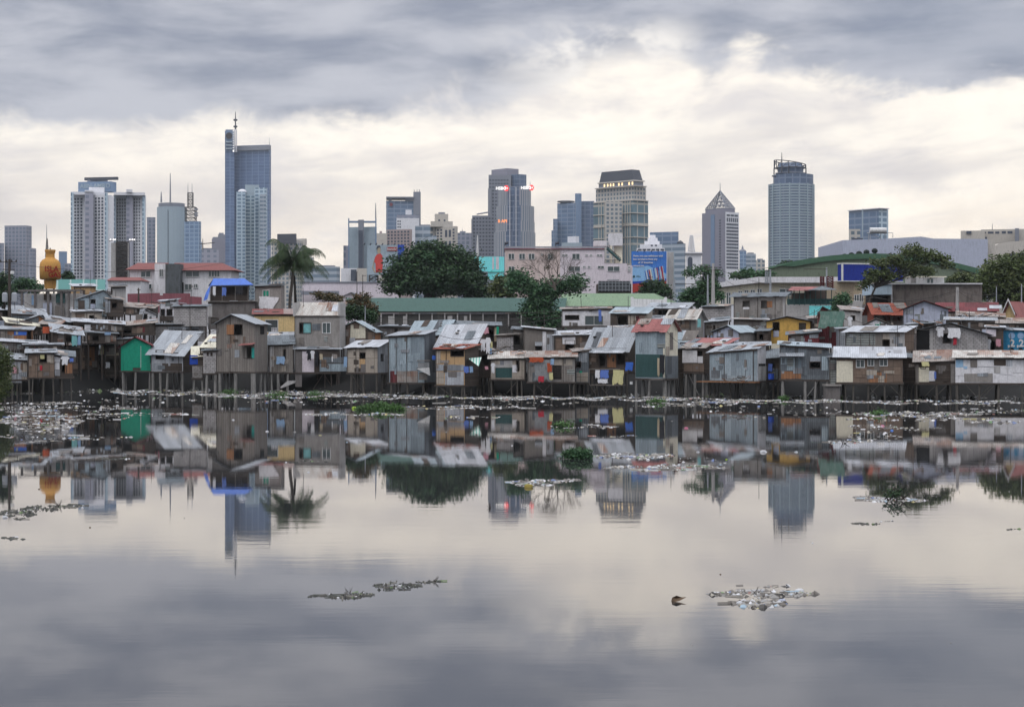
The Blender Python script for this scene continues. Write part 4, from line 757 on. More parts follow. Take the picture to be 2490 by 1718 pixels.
S('s3', 'tall dark brown plank shack with a rust streak, between porch clutter and green house', 186, 240, 922, 840, 838, 224, 0, ('sb', 832), 'plywood_dark', 'tin_rust', wins=[(206, 850, 214, 862, 'o')], panels=[(218, 838, 230, 888, 'wood_orange'), (196, 845, 206, 905, 'plywood_brown')], stilts=5, depth=5, braces=1)
S('s4', 'dark shack with yellow boards and hanging clothes next to the green house', 250, 294, 915, 838, 840, 223, 0, ('gs', 824), 'plywood_dark', 'tin_grey', wins=[(262, 872, 276, 890, 'o')], panels=[(258, 846, 280, 862, 'wood_grey'), (258, 858, 292, 864, 'cloth_tan')], stilts=4, depth=5, braces=1)
S('green', 'bright green gabled wooden house with a closed green door', 294, 366, 901, 842, 838, 219, 5, ('gf', 329, 819), 'paint_green', 'tin_maroon', panels=[(323, 842, 342, 893, 'paint_green', 'door'), (341, 841, 343, 894, 'paint_white', 'door_trim'), (323, 894, 342, 900, 'wood_dark', 'door_step')], stilts=[298, 330, 364], depth=5, pr=.11, post='concrete_post', delta=.25)
S('s6', 'patched grey shack under a big slanting two-tone tin roof beside the green house', 367, 445, 903, 857, 860, 217, 36, ('sb', 811), 'tin_pale', 'tin_grey', wins=[(380, 852, 398, 872, 'o'), (423, 858, 432, 864, 'o')], panels=[(367, 883, 395, 900, 'tin_grey'), (395, 883, 443, 902, 'plywood_dark')], smat='plywood_dark', stilts=[371, 389, 407, 443], pr=.12, post='concrete_post', ohang=.5, delta=.5)
S('s7b', 'small brown porch shack with bright blue panel and cream tin roof', 468, 494, 920, 868, 866, 213, 0, ('sb', 843), 'plywood_dark', 'tin_cream', panels=[(461, 863, 481, 886, 'paint_blue'), (468, 890, 492, 918, 'block_grey')], stilts=[473, 492], depth=4, pr=.1, post='concrete_post', ohang=.2)
S('s7', 'narrow grey hollow-block hut squeezed against the tall grey gabled house', 494, 530, 907, 853, 851, 211.5, 0, ('sb', 846), 'block_pale', 'tin_dark', wins=[(504, 858, 506, 863, 'o'), (513, 858, 515, 863, 'o')], stilts=[503, 524], depth=4, pr=.14, post='concrete_post', ohang=.25)
mat('tin_creamroof', (.72, .68, .55), (.35, .16, .08), kind='corr', sheet=1.6, stain=.35)
S('s7r', 'cream and rust tin lean-to roof against the tall grey gabled house wall', 486, 524, 860, 845, 845, 213.5, 0, ('sb', 814), 'wood_dark', 'tin_creamroof', depth=4, turn=.3, ohang=.1, name='lean_to')
S('s8', 'tall grey plywood house', 526, 619, 904, 786, 786, 210, 31, ('gf', 565, 764), 'plywood_grey', 'tin_grey', wins=[(570, 789, 589, 813, 's'), (594, 845, 612, 870, 't')], panels=[(560, 815, 571, 842, 'plywood_brown'), (556, 842, 600, 903, 'plywood_grey')], smat='plywood_grey', stilts=[534, 573, 622, 612], pr=.16, post='concrete_post', ohang=.45, delta=.5)
SH['s8'][0]['label'] = 'tall grey plywood house with a gable, a red-brown shutter above and a teal one below'
f = SH['s8'][1]; mb = MB(); mb.obox(f.p(f.w, f.d * .45, 0) + f.ux * .0, f.uy, f.ux, .8, .06, f.z(812), f.z(793), 'hole').build('side_window', SH['s8'][0])
MB().hexa([f.p(f.u(588), -.9, f.z(840)), f.p(f.u(622), -.9, f.z(838)), f.p(f.u(622), 0, f.z(834)), f.p(f.u(588), 0, f.z(836))] + [f.p(f.u(588), -.9, f.z(839)), f.p(f.u(622), -.9, f.z(837)), f.p(f.u(622), 0, f.z(833)), f.p(f.u(588), 0, f.z(835))], 'tin_red').build('awning', SH['s8'][0])
S('s9', 'low grey shack with a sagging tin roof wedged between two tall grey houses', 655, 712, 905, 838, 836, 213, 0, ('sb', 817), 'plywood_grey', 'tin_dark', wins=[(690, 850, 694, 870, 'o')], panels=[(655, 840, 665, 903, 'concrete_pale'), (667, 850, 678, 875, 'wood_grey')], stilts=[660, 676, 700], post='concrete_post', pr=.13, depth=4)
S('s10', 'grey plastered two-storey house with rusty striped roof and teal curtain', 716, 826, 845, 766, 766, 215, 14, ('sb', 737), 'concrete', 'tin_mixed', wins=[(729, 785, 736, 809, 'o'), (737, 785, 756, 809, 'c'), (785, 785, 803, 809, 'g')], smat='concrete_pale', delta=.35, ohang=.12, deck=False, jit=.03)
for a, b in ((714, 720), (824, 831)): f = SH['s10'][1]; MB().obox(f.p(f.u(a), -.2, 0), f.ux, f.uy, .25, f.d * .9, f.z(768), f.z(735), 'concrete_pale').build('parapet', SH['s10'][0])
S('s10b', 'dark open lower storey with pink wall and hanging clothes below the rusty striped roof', 718, 826, 905, 849, 849, 213, 0, ('sb', 842), 'plywood_dark', 'tin_grey', wins=[(766, 852, 776, 890, 'o')], panels=[(718, 850, 734, 940, 'concrete_dark'), (735, 852, 764, 904, 'paint_pink'), (777, 868, 838, 882, 'tin_dark'), (777, 884, 842, 903, 'tin_blue')], stilts=[790, 805, 820, 838], depth=4, braces=2, pr=.06, post='wood_dark')
S('s15', 'pale plank shack with light blue tin roof beside the corrugated blue tower', 845, 918, 906, 845, 842, 206.5, 25, ('sb', 829), 'wood_pale', 'tin_pale', wins=[(876, 858, 888, 871, 'o')], panels=[(844, 846, 874, 905, 'wood_pale'), (875, 872, 888, 900, 'plywood_tan'), (889, 846, 918, 908, 'wood_pale')], smat='tin_grey', stilts=[855, 884, 918], pr=.13, post='wood_post', braces=1, ohang=.4)
f = SH['s15'][1]; MB().obox(f.p(f.w, f.d * .3, 0), f.uy, f.ux, .7, .05, f.z(878), f.z(860), 'hole').build('side_window', SH['s15'][0])
S('s14', 'brown and cream gabled shack behind the pale plank shack', 815, 912, 845, 803, 806, 216, 14, ('gf', 866, 780), 'plywood_brown', 'tin_blue', wins=[], panels=[(852, 789, 889, 823, 'paint_cream'), (860, 788, 874, 799, 'plywood_brown'), (816, 802, 828, 843, 'wood_orange'), (851, 821, 864, 840, 'tin_pale'), (889, 800, 912, 830, 'plywood_dark')], smat='wood_orange', ohang=.35, deck=False)
S('s16', 'tall windowless blue-grey corrugated tower shack with rusty skirt', 945, 1032, 930, 817, 812, 200, 27, ('sb', 805), 'tin_blue', 'tin_grey', panels=[(949, 902, 966, 930, 'tin_maroon'), (966, 902, 1016, 929, 'tin_rust')], smat='tin_dark', stilts=[951, 990, 1030], pr=.13, ohang=.3)
S('s17', 'shack with wide grey tin roof and brown gable behind the blue corrugated tower', 1000, 1085, 830, 809, 806, 208, 30, ('gs', 779), 'wood_pale', 'tin_blue', smat='wood_orange', delta=.55, deck=False, ohang=.4)
S('s18', 'tan plywood shack with open window and patched grey lower storey over the water', 1060, 1130, 936, 848, 848, 195, 34, ('sb', 838), 'plywood_tan', 'tin_orange', wins=[(1097, 847, 1127, 865, 'o')], panels=[(1060, 850, 1071, 884, 'wood_pale'), (1060, 886, 1128, 902, 'tin_grey'), (1060, 904, 1080, 934, 'wood_pale'), (1082, 903, 1128, 936, 'tin_pale')], smat='plywood_dark', stilts=[1057, 1096, 1124, 1160], braces=1, delta=.5)
S('s18b', 'shack with broad light grey tin roof and orange strip behind the tan plywood shack', 1066, 1155, 850, 836, 834, 199, 20, ('sb', 797), 'plywood_dark', 'tin_pale', smat='plywood_dark', delta=.5, deck=False, ohang=.4)
S('s19', 'low shack with dark green lower panel under messy flat tin sheets', 1192, 1275, 921, 872, 870, 196.5, 0, ('sb', 855), 'wood_pale', 'tin_mixed', wins=[(1256, 876, 1262, 900, 'o')], panels=[(1204, 875, 1246, 893, 'concrete_pale'), (1205, 894, 1245, 918, 'mesh_green'), (1246, 887, 1257, 905, 'paint_white'), (1262, 875, 1270, 915, 'wood_pale')], stilts=[1188, 1243, 1258, 1268], depth=5, braces=1)
S('s20', 'shack with louvred window and draped tarpaulin beside the dark green panel', 1283, 1398, 928, 869, 867, 195.5, 0, ('sb', 854), 'concrete', 'tin_rust', wins=[(1345, 889, 1364, 920, 'l')], panels=[(1346, 872, 1392, 888, 'wood_pale'), (1366, 890, 1392, 925, 'plywood_grey')], stilts=[1300, 1342, 1385, 1396], depth=5, braces=2, ohang=.35)
S('s21', 'grey board shack with sloping roof and propped flap, second row', 1273, 1347, 862, 795, 803, 204, 0, ('sb', 796), 'wood_grey', 'tin_pale', wins=[(1303, 832, 1316, 850, 'a')], panels=[(1319, 806, 1328, 855, 'paint_white'), (1329, 812, 1346, 858, 'tin_pale')], deck=False, depth=5)
S('s22', 'brown plank shack with white propped shutter under a pale tin roof, second row', 1349, 1445, 865, 816, 813, 203, 0, ('sb', 804), 'plywood_brown', 'tin_pale', wins=[(1375, 828, 1396, 856, 'o')], panels=[(1368, 818, 1399, 836, 'paint_white', 'shutter'), (1398, 815, 1436, 862, 'plywood_dark')], deck=False, depth=5)
S('s23', 'open-fronted brown shack with low slanting grey roof and a balcony over the water', 1430, 1526, 905, 846, 846, 197, 16, ('sb', 808), 'plywood_dark', 'tin_grey', wins=[(1458, 862, 1472, 890, 'o'), (1500, 862, 1520, 885, 'o')], panels=[(1476, 861, 1498, 893, 'wood_orange'), (1432, 858, 1450, 880, 'plywood_brown')], smat='wood_dark', stilts=[1440, 1470, 1500, 1524], depth=4, ohang=.45, delta=.5)
f = SH['s23'][1]; T = SH['s23'][0]
MB().hexa([f.p(f.u(1452), -1.0, f.z(858)), f.p(f.u(1526), -1.0, f.z(858)), f.p(f.u(1526), -.1, f.z(852)), f.p(f.u(1452), -.1, f.z(852))] + [f.p(f.u(1452), -1.0, f.z(857)), f.p(f.u(1526), -1.0, f.z(857)), f.p(f.u(1526), -.1, f.z(851)), f.p(f.u(1452), -.1, f.z(851))], 'tin_pale').build('awning', T)
mb = MB(); zf = f.z(935)
mb.obox(f.p(f.u(1448), -1.3, 0), f.ux, f.uy, f.u(1522) - f.u(1448), 1.3, zf - .1, zf, 'wood_grey').build('balcony_floor', T)
mb = MB()
for x in (1448, 1481, 1487, 1519): mb.tube([f.p(f.u(x), -1.3, zf), f.p(f.u(x), -1.3, f.z(897))], .04, 'wood_grey', 5)
mb.tube([f.p(f.u(1446), -1.3, f.z(898)), f.p(f.u(1522), -1.3, f.z(897))], .04, 'wood_grey', 5).build('railing_frame', T)
for x in (1457, 1485, 1510): MB().tube([f.p(f.u(x), -1.1, zf - .1), f.p(f.u(x), -.6, -.5)], .06, 'wood_grey', 5).build('stilt', T)
for a, b in ((1485, 1473), (1485, 1498), (1457, 1449), (1457, 1466)): MB().tube([f.p(f.u(a), -1.0, f.z(955)), f.p(f.u(b), -1.2, zf - .1)], .035, 'wood_grey', 4).build('brace', T)
S('s24', 'tall narrow house with red tin roof, pale blue sheet above and dark mesh below', 1545, 1618, 920, 801, 801, 193, 30, ('gs', 776), 'tin_blue', 'tin_red', panels=[(1546, 861, 1617, 917, 'mesh_green')], smat='paint_cream', stilts=[1547, 1580, 1614, 1632], pr=.16, post='concrete_post', delta=.55, ohang=.35)
f = SH['s24'][1]; T = SH['s24'][0]; 
for v0, v1, a, b, m_ in ((.0, f.d, 920, 865, 'tin_dark'), (.05 * f.d, .3 * f.d, 864, 842, 'wood_pale'), (f.d * .35, f.d * .6, 850, 808, 'wood_grey')): MB().obox(f.p(f.w, v0, 0), f.uy, f.ux, v1 - v0, .05, f.z(a), f.z(b), m_).build('side_panel', T)
MB().obox(f.p(f.w - .2, -.12, 0), f.ux, f.uy, .16, .1, f.z(918), f.z(846), 'paint_cream').build('corner_post', T); MB().obox(f.p(f.w * .62, -.9, 0), f.ux, f.uy, f.w * .4, .9, f.z(923), f.z(921), 'wood_grey').build('landing', T)
S('s26', 'white-fronted box shack with black window under a flat red-brown roof', 1660, 1712, 905, 846, 846, 195, 14, ('sb', 836), 'plywood_dark', 'tin_rust', wins=[(1697, 853, 1708, 864, 'o')], panels=[(1659, 851, 1696, 882, 'paint_white'), (1697, 865, 1709, 882, 'paint_white'), (1664, 885, 1712, 903, 'plywood_brown')], stilts=[1668, 1690, 1710], pr=.12, post='concrete_post', braces=1)
S('s26b', 'long low roof of red and brown tin behind the white-fronted box shack', 1672, 1760, 855, 838, 838, 199, 25, ('sb', 825), 'wood_orange', 'tin_red', smat='wood_orange', deck=False, delta=.5, ohang=.5)
S('s27', 'big windowless corrugated shed with roofline rising to one side above a plank walkway', 1724, 1842, 926, 857, 847, 190, 20, ('sb', 840), 'tin_blue', 'tin_grey', panels=[], smat='paint_white', stilts=[1710, 1735, 1775, 1805, 1840], pr=.09, delta=.5, ohang=.25)
f = SH['s27'][1]; T = SH['s27'][0]; MB().obox(f.p(-.9, -1.1, 0), f.ux, f.uy, f.w + 1.2, 1.1, f.z(930), f.z(928), 'wood_orange').build('walkway', T); MB().obox(f.p(f.w, .2, 0), f.uy, f.ux, f.d * .8, .05, f.z(924), f.z(884), 'hole').build('side_opening', T)
g = MB(); [g.obox(f.p(f.w + .06, .2 + i * f.d * .16, 0), f.uy, f.ux, .06, .04, f.z(924), f.z(890), 'frame_white') for i in range(6)]; g.build('grille', T)
S('s28', 'dark blue-grey shack with pale blue awning panel and orange planks', 1896, 2016, 922, 838, 846, 188.5, 0, ('sb', 833), 'tin_dark', 'tin_blue', wins=[(1970, 880, 1994, 893, 'o')], panels=[(1898, 868, 1948, 900, 'tin_blue'), (1899, 902, 1948, 921, 'wood_orange'), (1970, 866, 1995, 879, 'tin_grey', 'shutter'), (1998, 866, 2014, 900, 'tin_blue')], stilts=[1903, 1958, 1983, 2012], pr=.14, post='concrete_post', depth=5, braces=1)
f = SH['s28'][1]; T = SH['s28'][0]; MB().hexa([f.p(f.u(1895), -.8, f.z(866)), f.p(f.u(1956), -.8, f.z(866)), f.p(f.u(1956), 0, f.z(858)), f.p(f.u(1895), 0, f.z(858))] + [f.p(f.u(1895), -.8, f.z(865)), f.p(f.u(1956), -.8, f.z(865)), f.p(f.u(1956), 0, f.z(857)), f.p(f.u(1895), 0, f.z(857))], 'tin_grey').build('awning', T)
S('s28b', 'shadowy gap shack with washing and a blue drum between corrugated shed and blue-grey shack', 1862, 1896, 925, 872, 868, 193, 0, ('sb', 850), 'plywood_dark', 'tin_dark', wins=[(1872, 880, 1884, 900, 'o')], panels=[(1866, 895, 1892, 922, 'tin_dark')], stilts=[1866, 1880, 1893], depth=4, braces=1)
S('s29', 'long brown plywood-grid shack with cream double door and shiny tin roof', 2034, 2195, 930, 868, 869, 186, 0, ('sb', 845), 'plywood_brown', 'tin_pale', wins=[(2083, 875, 2101, 892, 'g'), (2111, 874, 2124, 888, 'g'), (2140, 874, 2157, 888, 'g')], panels=[(2034, 877, 2074, 929, 'paint_cream', 'door'), (2125, 872, 2140, 902, 'wood_grey'), (2112, 905, 2156, 929, 'wood_orange'), (2158, 872, 2193, 928, 'plywood_brown')], stilts=[2056, 2075, 2112, 2151, 2193], pr=.08, depth=5, braces=3, ohang=.4)
S('s29b', 'narrow grey tin wall strip with a concrete block landing beside the cream door', 2017, 2033, 935, 868, 868, 187.5, 0, ('sb', 860), 'tin_lines', 'tin_grey', stilts=[2020, 2031], depth=3)
S('s31', 'cluttered low shack with rusty brown roof and a cream board, between the two long shacks', 2226, 2322, 931, 880, 876, 187, 0, ('sb', 853), 'plywood_dark', 'tin_rust', wins=[(2240, 885, 2250, 895, 'o')], panels=[(2234, 893, 2259, 928, 'paint_cream'), (2259, 901, 2274, 926, 'paint_white'), (2276, 880, 2310, 900, 'plywood_dark'), (2226, 884, 2234, 930, 'wood_grey'), (2312, 884, 2322, 930, 'concrete')], stilts=[2226, 2277, 2311], pr=.1, depth=5, braces=2)
S('s32', 'long shack patched with white and sky-blue boards at the east end', 2323, 2500, 930, 869, 869, 184, 0, ('sb', 853), 'paint_white', 'tin_mixed', panels=[(2324, 871, 2342, 893, 'paint_sky'), (2324, 893, 2344, 912, 'paint_white'), (2360, 872, 2376, 892, 'wood_grey'), (2377, 872, 2415, 890, 'paint_white'), (2345, 908, 2414, 928, 'concrete'), (2417, 872, 2446, 888, 'plywood_dark'), (2447, 872, 2462, 890, 'tin_pale'), (2417, 890, 2432, 906, 'concrete_pale'), (2463, 874, 2488, 905, 'paint_white'), (2416, 911, 2486, 930, 'paint_white'), (2343, 890, 2352, 896, 'paint_sky'), (2433, 891, 2460, 909, 'paint_white')], stilts=[2327, 2382, 2429, 2485], pr=.11, depth=5, braces=3, post='wood_post', ohang=.35)
S('s30', 'long upper hut of lined tin and plywood with straight pale roof above cream door', 2056, 2200, 853, 806, 806, 194, 22, ('sb', 794), 'concrete', 'tin_pale', wins=[(2147, 826, 2163, 842, 'o')], panels=[(2058, 808, 2128, 840, 'tin_lines'), (2130, 808, 2146, 842, 'wood_grey'), (2164, 808, 2200, 850, 'concrete_pale'), (2147, 808, 2164, 825, 'wood_pale')], smat='plywood_brown', deck=False, ohang=.35)
S('s33', 'grey hollow-block house with dark doorway under a twisted tin gable roof', 2240, 2402, 856, 800, 812, 197, 0, ('gf', 2312, 785), 'block_pale', 'tin_dark', wins=[(2294, 812, 2312, 832, 'o')], panels=[(2228, 800, 2260, 850, 'hole', 'doorway'), (2262, 797, 2268, 852, 'concrete_pale')], deck=False, depth=6, ohang=.5)
S('s35', 'maroon tin shack with gable and green tarpaulin hung on its upper floor', 1990, 2050, 845, 762, 772, 206, 0, ('gf', 2000, 745), 'tin_maroon', 'wood_grey', deck=False, depth=5, panels=[(1988, 757, 1996, 795, 'tin_red')], ohang=.4)
S('s35b', 'low brown-red tin lean-to in front of the yellow house, touching the maroon shack', 1916, 1992, 842, 815, 806, 204, 0, ('sb', 803), 'tin_maroon', 'tin_dark', panels=[(1968, 810, 1990, 822, 'tin_grey'), (1925, 818, 1945, 838, 'plywood_brown')], deck=False, depth=3)
S('s25', 'mustard yellow gabled house with two small windows', 1864, 1970, 835, 780, 780, 213, 0, ('gf', 1913, 769), 'paint_yellow', 'tin_grey', wins=[(1880, 784, 1894, 802, 'o'), (1944, 786, 1958, 806, 'l')], panels=[(1880, 803, 1894, 819, 'paint_lavender')], deck=False, depth=6, ohang=.4)
S('s37', 'whitish gabled hut with light tin roof below the big square concrete house', 1733, 1796, 848, 806, 806, 208, 46, ('gf', 1771, 791), 'paint_lavender', 'tin_blue', smat='concrete', deck=False, ohang=.3, delta=.55)
S('s38', 'brown hut with patched colourful roof behind the tall red-roofed house', 1624, 1692, 822, 770, 770, 213, 19, ('gs', 752), 'wood_grey', 'tin_mixed', smat='concrete', delta=.55, deck=False, ohang=.4)
S('s38b', 'small hut with steel-grey gable roof right against the tall red-roofed house', 1648, 1680, 840, 826, 826, 205, 16, ('gs', 804), 'plywood_grey', 'tin_blue', delta=.55, deck=False)
S('s39', 'pale hollow-block wall hut with flat black roof beside the big square concrete house', 1710, 1764, 782, 745, 745, 221, 14, ('sb', 742), 'block_pale', 'tin_dark', deck=False)
S('s39b', 'half-collapsed grey shed with curling roof under the pale hollow-block hut', 1714, 1770, 815, 784, 778, 215, 0, ('sb', 774), 'wood_grey', 'tin_grey', wins=[(1735, 790, 1738, 800, 'o')], deck=False, depth=3)
S('s36', 'big square bare concrete house with flat roof and two small windows', 1784, 1906, 790, 718, 718, 226, 5, ('sb', 714), 'concrete', 'tin_dark', wins=[(1807, 731, 1822, 744, 'o'), (1852, 731, 1864, 747, 'o')], panels=[(1807, 745, 1822, 751, 'paint_white', 'sill_panel'), (1865, 731, 1878, 747, 'wood_orange', 'shutter'), (1904, 722, 1908, 770, 'concrete_pale')], deck=False, ohang=.5)
S('s36b', 'low concrete annex under the big square concrete house', 1784, 1866, 815, 776, 778, 222, 0, ('sb', 774), 'concrete_dark', 'concrete_pale', deck=False, depth=4)
S('s40', 'brown cabin with open doorway and blue-grey lean roof next to the white house', 1485, 1572, 806, 762, 762, 218, 0, ('sb', 748), 'wood_pale', 'tin_blue', wins=[(1502, 768, 1526, 800, 'o')], panels=[(1487, 764, 1500, 804, 'plywood_dark'), (1528, 768, 1546, 800, 'wood_pale'), (1547, 768, 1562, 785, 'tin_maroon')], deck=False, depth=5, turn=.15)
S('s41', 'white plastered house with wide dark green window and a blue cloth on its ledge', 1366, 1484, 796, 752, 750, 223, 0, ('sb', 747), 'paint_white', 'tin_rust', wins=[(1375, 767, 1407, 776, 'o'), (1423, 768, 1466, 789, 'g')], panels=[(1366, 792, 1484, 797, 'wood_dark')], deck=False, depth=5)
S('s42', 'dark open shed with light grey tin roof near the white parapet', 1572, 1670, 775, 750, 750, 226, 0, ('sb', 737), 'plywood_dark', 'tin_grey', wins=[(1600, 754, 1630, 772, 'o')], panels=[(1575, 752, 1592, 774, 'tin_dark')], deck=False, depth=5, turn=.15)
S('s42b', 'low brown lean-to in front of the dark open shed', 1590, 1625, 785, 776, 776, 220, 0, ('sb', 768), 'wood_grey', 'tin_grey', deck=False, depth=3)
S('s34', 'lavender gable-end house with brown-edged roof', 2196, 2306, 800, 751, 751, 216, 0, ('gf', 2247, 731), 'paint_lavender', 'tin_maroon', deck=False, depth=7, ohang=.45)
S('s34b', 'house with hipped orange-red tin roof and dark open storey next to the lavender gable', 2125, 2200, 795, 757, 757, 224, -16, ('gs', 737), 'plywood_dark', 'tin_orange', smat='tin_orange', wins=[(2150, 762, 2165, 780, 'o'), (2172, 762, 2190, 780, 'o')], deck=False, ohang=.5)
S('s34c', 'white gabled hut marked with green paint', 2092, 2176, 800, 793, 793, 208, 0, ('gf', 2131, 774), 'paint_white', 'tin_rust', deck=False, depth=4, ohang=.25)
S('s43', 'long dark-red roofed shed behind the concrete utility post', 2278, 2424, 775, 757, 757, 228, 0, ('sb', 737), 'plywood_dark', 'tin_maroon', deck=False, depth=6)
S('s44', 'yellow gable with white barge boards and steep red roof', 2442, 2470, 775, 765, 765, 222, 30, ('gf', 2456, 733), 'paint_palyellow', 'tin_red', smat='paint_white', deck=False, ohang=.4, name='gabled_house', cat='house')
f = SH['s44'][1]
for (a, ya, b, yb_) in ((2440, 766, 2456, 730), (2456, 730, 2472, 766)): MB().hexa([f.p(f.u(a), -.55, f.z(ya)), f.p(f.u(b), -.55, f.z(yb_)), f.p(f.u(b), -.48, f.z(yb_)), f.p(f.u(a), -.48, f.z(ya)), f.p(f.u(a), -.55, f.z(ya - 5)), f.p(f.u(b), -.55, f.z(yb_ - 5)), f.p(f.u(b), -.48, f.z(yb_ - 5)), f.p(f.u(a), -.48, f.z(ya - 5))], 'frame_white').build('barge_board', SH['s44'][0])
S('s45', 'low rusty-roofed hut right of the steep red roof', 2420, 2500, 798, 786, 786, 212, 0, ('sb', 774), 'plywood_dark', 'tin_rust', deck=False, depth=4)
SH['s45'][0]['label'] = 'low rusty-roofed hut in front of the steep red roof'
S('s46', 'dark cluttered hut with pinkish wall sheet between block house and blue banner', 2400, 2440, 853, 795, 797, 200, 0, ('sb', 792), 'plywood_dark', 'tin_pale', wins=[(2408, 828, 2420, 850, 'o')], panels=[(2397, 797, 2422, 818, 'paint_pink')], deck=False, depth=4)
S('s47', 'hut carrying the blue printed banner at the east edge', 2440, 2510, 856, 802, 806, 201, 0, ('sb', 798), 'wood_grey', 'tin_dark', deck=False, depth=4)
f = SH['s47'][1]; T = thing('banner', 'blue printed banner reading ,2 twice stretched on a hut wall', 'banner', tuple(f.p(1.5, -.2, f.z(850))))
MB().obox(f.p(f.u(2440), -.12, 0), f.ux, f.uy, f.u(2506) - f.u(2440), .03, f.z(852), f.z(803), mat('banner_blue', (.03, .23, .42), (.02, .3, .5), stain=.5)).build('cloth', T)
for x in (2459, 2481, 2503):
    text(',2', 'lettering', T, f.p(f.u(x), -.17, f.z(842)), f.ux, Vector((0, 0, 1)), 1.05, 'frame_white', .01, bold=.035)
    MB().tube([f.p(f.u(x + 1), -.16, f.z(816)), f.p(f.u(x + 1), -.13, f.z(816))], .34, 'cloth_sky', 14).build('pale_patch', T); MB().tube([f.p(f.u(x + 1), -.16, f.z(851)), f.p(f.u(x + 1), -.13, f.z(851))], .26, 'hole', 12).build('dark_disc', T)
f = SH['s34c'][1]; T = SH['s34c'][0]
for a, b, c, d in ((2120, 2123, 784, 791), (2124, 2131, 787, 791), (2132, 2138, 788, 791), (2139, 2144, 783, 791)): MB().obox(f.p(f.u(a), -.05, 0), f.ux, f.uy, f.u(b) - f.u(a), .03, f.z(d), f.z(c), 'paint_green').build('green_mark', T)
# --- grey block house, blue tarp roof deck, concrete and yellow houses in the middle west
S('s13', 'grey hollow-block house with two low dark windows behind the slanting two-tone roof', 378, 503, 830, 789, 789, 229, 0, ('sb', 786), 'block_pale', 'tin_dark', wins=[(412, 801, 441, 812, 'o'), (453, 801, 481, 812, 'o')], deck=False, depth=6, cat='house', name='block_house', panels=[(408, 794, 484, 800, 'tin_grey', 'window_hood')])
T_, f = SH['s13']
S('s13b', 'upper storey with thin dark flat roof on the grey hollow-block house', 422, 502, 793, 744, 744, 228.7, 3, ('sb', 742), 'block_pale', 'tin_dark', deck=False, cat='house', name='block_house', ohang=.3, depth=5)
S('s12a', 'long bare concrete house carrying the blue tarpaulin roof deck', 506, 620, 800, 734, 733, 232, 0, ('sb', 731), 'concrete_dark', 'concrete', wins=[(514, 773, 530, 785, 'l')], deck=False, depth=6, cat='house', name='concrete_house', panels=[(506, 734, 516, 770, 'concrete_pale')])
S('s12', 'narrow concrete house with green window and a grey sheet hung outside', 620, 684, 762, 695, 694, 233, 8, ('sb', 692), 'concrete', 'tin_dark', wins=[(640, 706, 654, 720, 'g')], panels=[(641, 707, 653, 719, 'paint_green', 'shutter')], deck=False, cat='house', name='concrete_house')
S('s11', 'pale yellow house with barred window and terracotta roof edge', 618, 716, 818, 764, 764, 226, 0, ('sb', 752), 'paint_palyellow', 'tiles_red', wins=[(646, 778, 675, 806, 'b')], panels=[(660, 796, 674, 806, 'paint_white', 'air_conditioner'), (690, 750, 716, 766, 'paint_peach')], deck=False, depth=6, cat='house', name='yellow_house')
T = thing('tarpaulin_shelter', 'blue tarpaulin canopy sagging over a dark open roof deck full of washing', 'shelter', tuple(P(560, 730, 233)))
f = Frame(510, 606, 232.5, 0, 5)
c = [f.p(f.u(514), -.3, f.z(694)), f.p(f.u(562), -.4, f.z(693)), f.p(f.u(617), -.3, f.z(692)), f.p(f.u(595), 2.5, f.z(675)), f.p(f.u(519), 2.5, f.z(675)), f.p(f.u(606), 5, f.z(692)), f.p(f.u(505), 5, f.z(692))]
MB().faces(c, [(0, 1, 3, 4), (1, 2, 3), (3, 2, 5), (4, 3, 5, 6)], 'tarp_blue').build('canopy', T)
MB().faces([f.p(f.u(514), -.3, f.z(694)), f.p(f.u(519), 2.5, f.z(675)), f.p(f.u(500), 1.0, f.z(712)), f.p(f.u(494), 1.0, f.z(731)), f.p(f.u(504), -.3, f.z(728))], [(0, 1, 2, 3, 4)], 'tarp_blue').build('side_flap', T)
MB().obox(f.p(f.u(512), 3.6, 0), f.ux, f.uy, f.w * .98, .1, f.z(733), f.z(693), 'wood_dark').build('back_wall', T)
for x in (511, 540, 572, 603): MB().tube([f.p(f.u(x), 0, f.z(733)), f.p(f.u(x), 0, f.z(694))], .05, 'wood_grey', 5).build('post', T)
MB().obox(f.p(f.u(512), .6, 0), f.ux, f.uy, f.w * .95, .06, f.z(733), f.z(716), 'plywood_dark').build('parapet', T)
T = thing('hanging_sheet', 'pale grey cloth sheet draped below the green window', 'cloth sheet', tuple(P(655, 750, 232.6)))
def drape(par, name, f, pts, m, v=-.12, sag=.1, th=.015):
    """cloth: a fan of small folds between top line and bottom line given in photo columns and rows"""
    (x0, y0), (x1, y1), (x2, y2), (x3, y3) = pts; n = 10; k = 4; vs = []; fs = []
    for j in range(k + 1):
        for i in range(n + 1):
            a, b = i / n, j / k; x = (x0 + (x1 - x0) * a) * (1 - b) + (x3 + (x2 - x3) * a) * b; y = (y0 + (y1 - y0) * a) * (1 - b) + (y3 + (y2 - y3) * a) * b
            y += (y2 - y0) * b * (.07 * math.sin(a * 9 + x0) + .05 * math.sin(a * 23 + y0)); x += (x1 - x0) * .05 * math.sin(b * 5 + x0); vs.append(f.p(f.u(x), v - sag * b * (.5 + .5 * math.sin(a * 17 + x0)), f.z(y)))
    fs = [(j * (n + 1) + i, (j + 1) * (n + 1) + i, (j + 1) * (n + 1) + i + 1, j * (n + 1) + i + 1) for j in range(k) for i in range(n)]
    N = len(vs); vs += [q + f.uy * th for q in vs]; fs += [tuple(a + N for a in reversed(q)) for q in fs]
    mb = MB(); mb.faces(vs, fs, m); return mb.build(name, par, smooth=True)
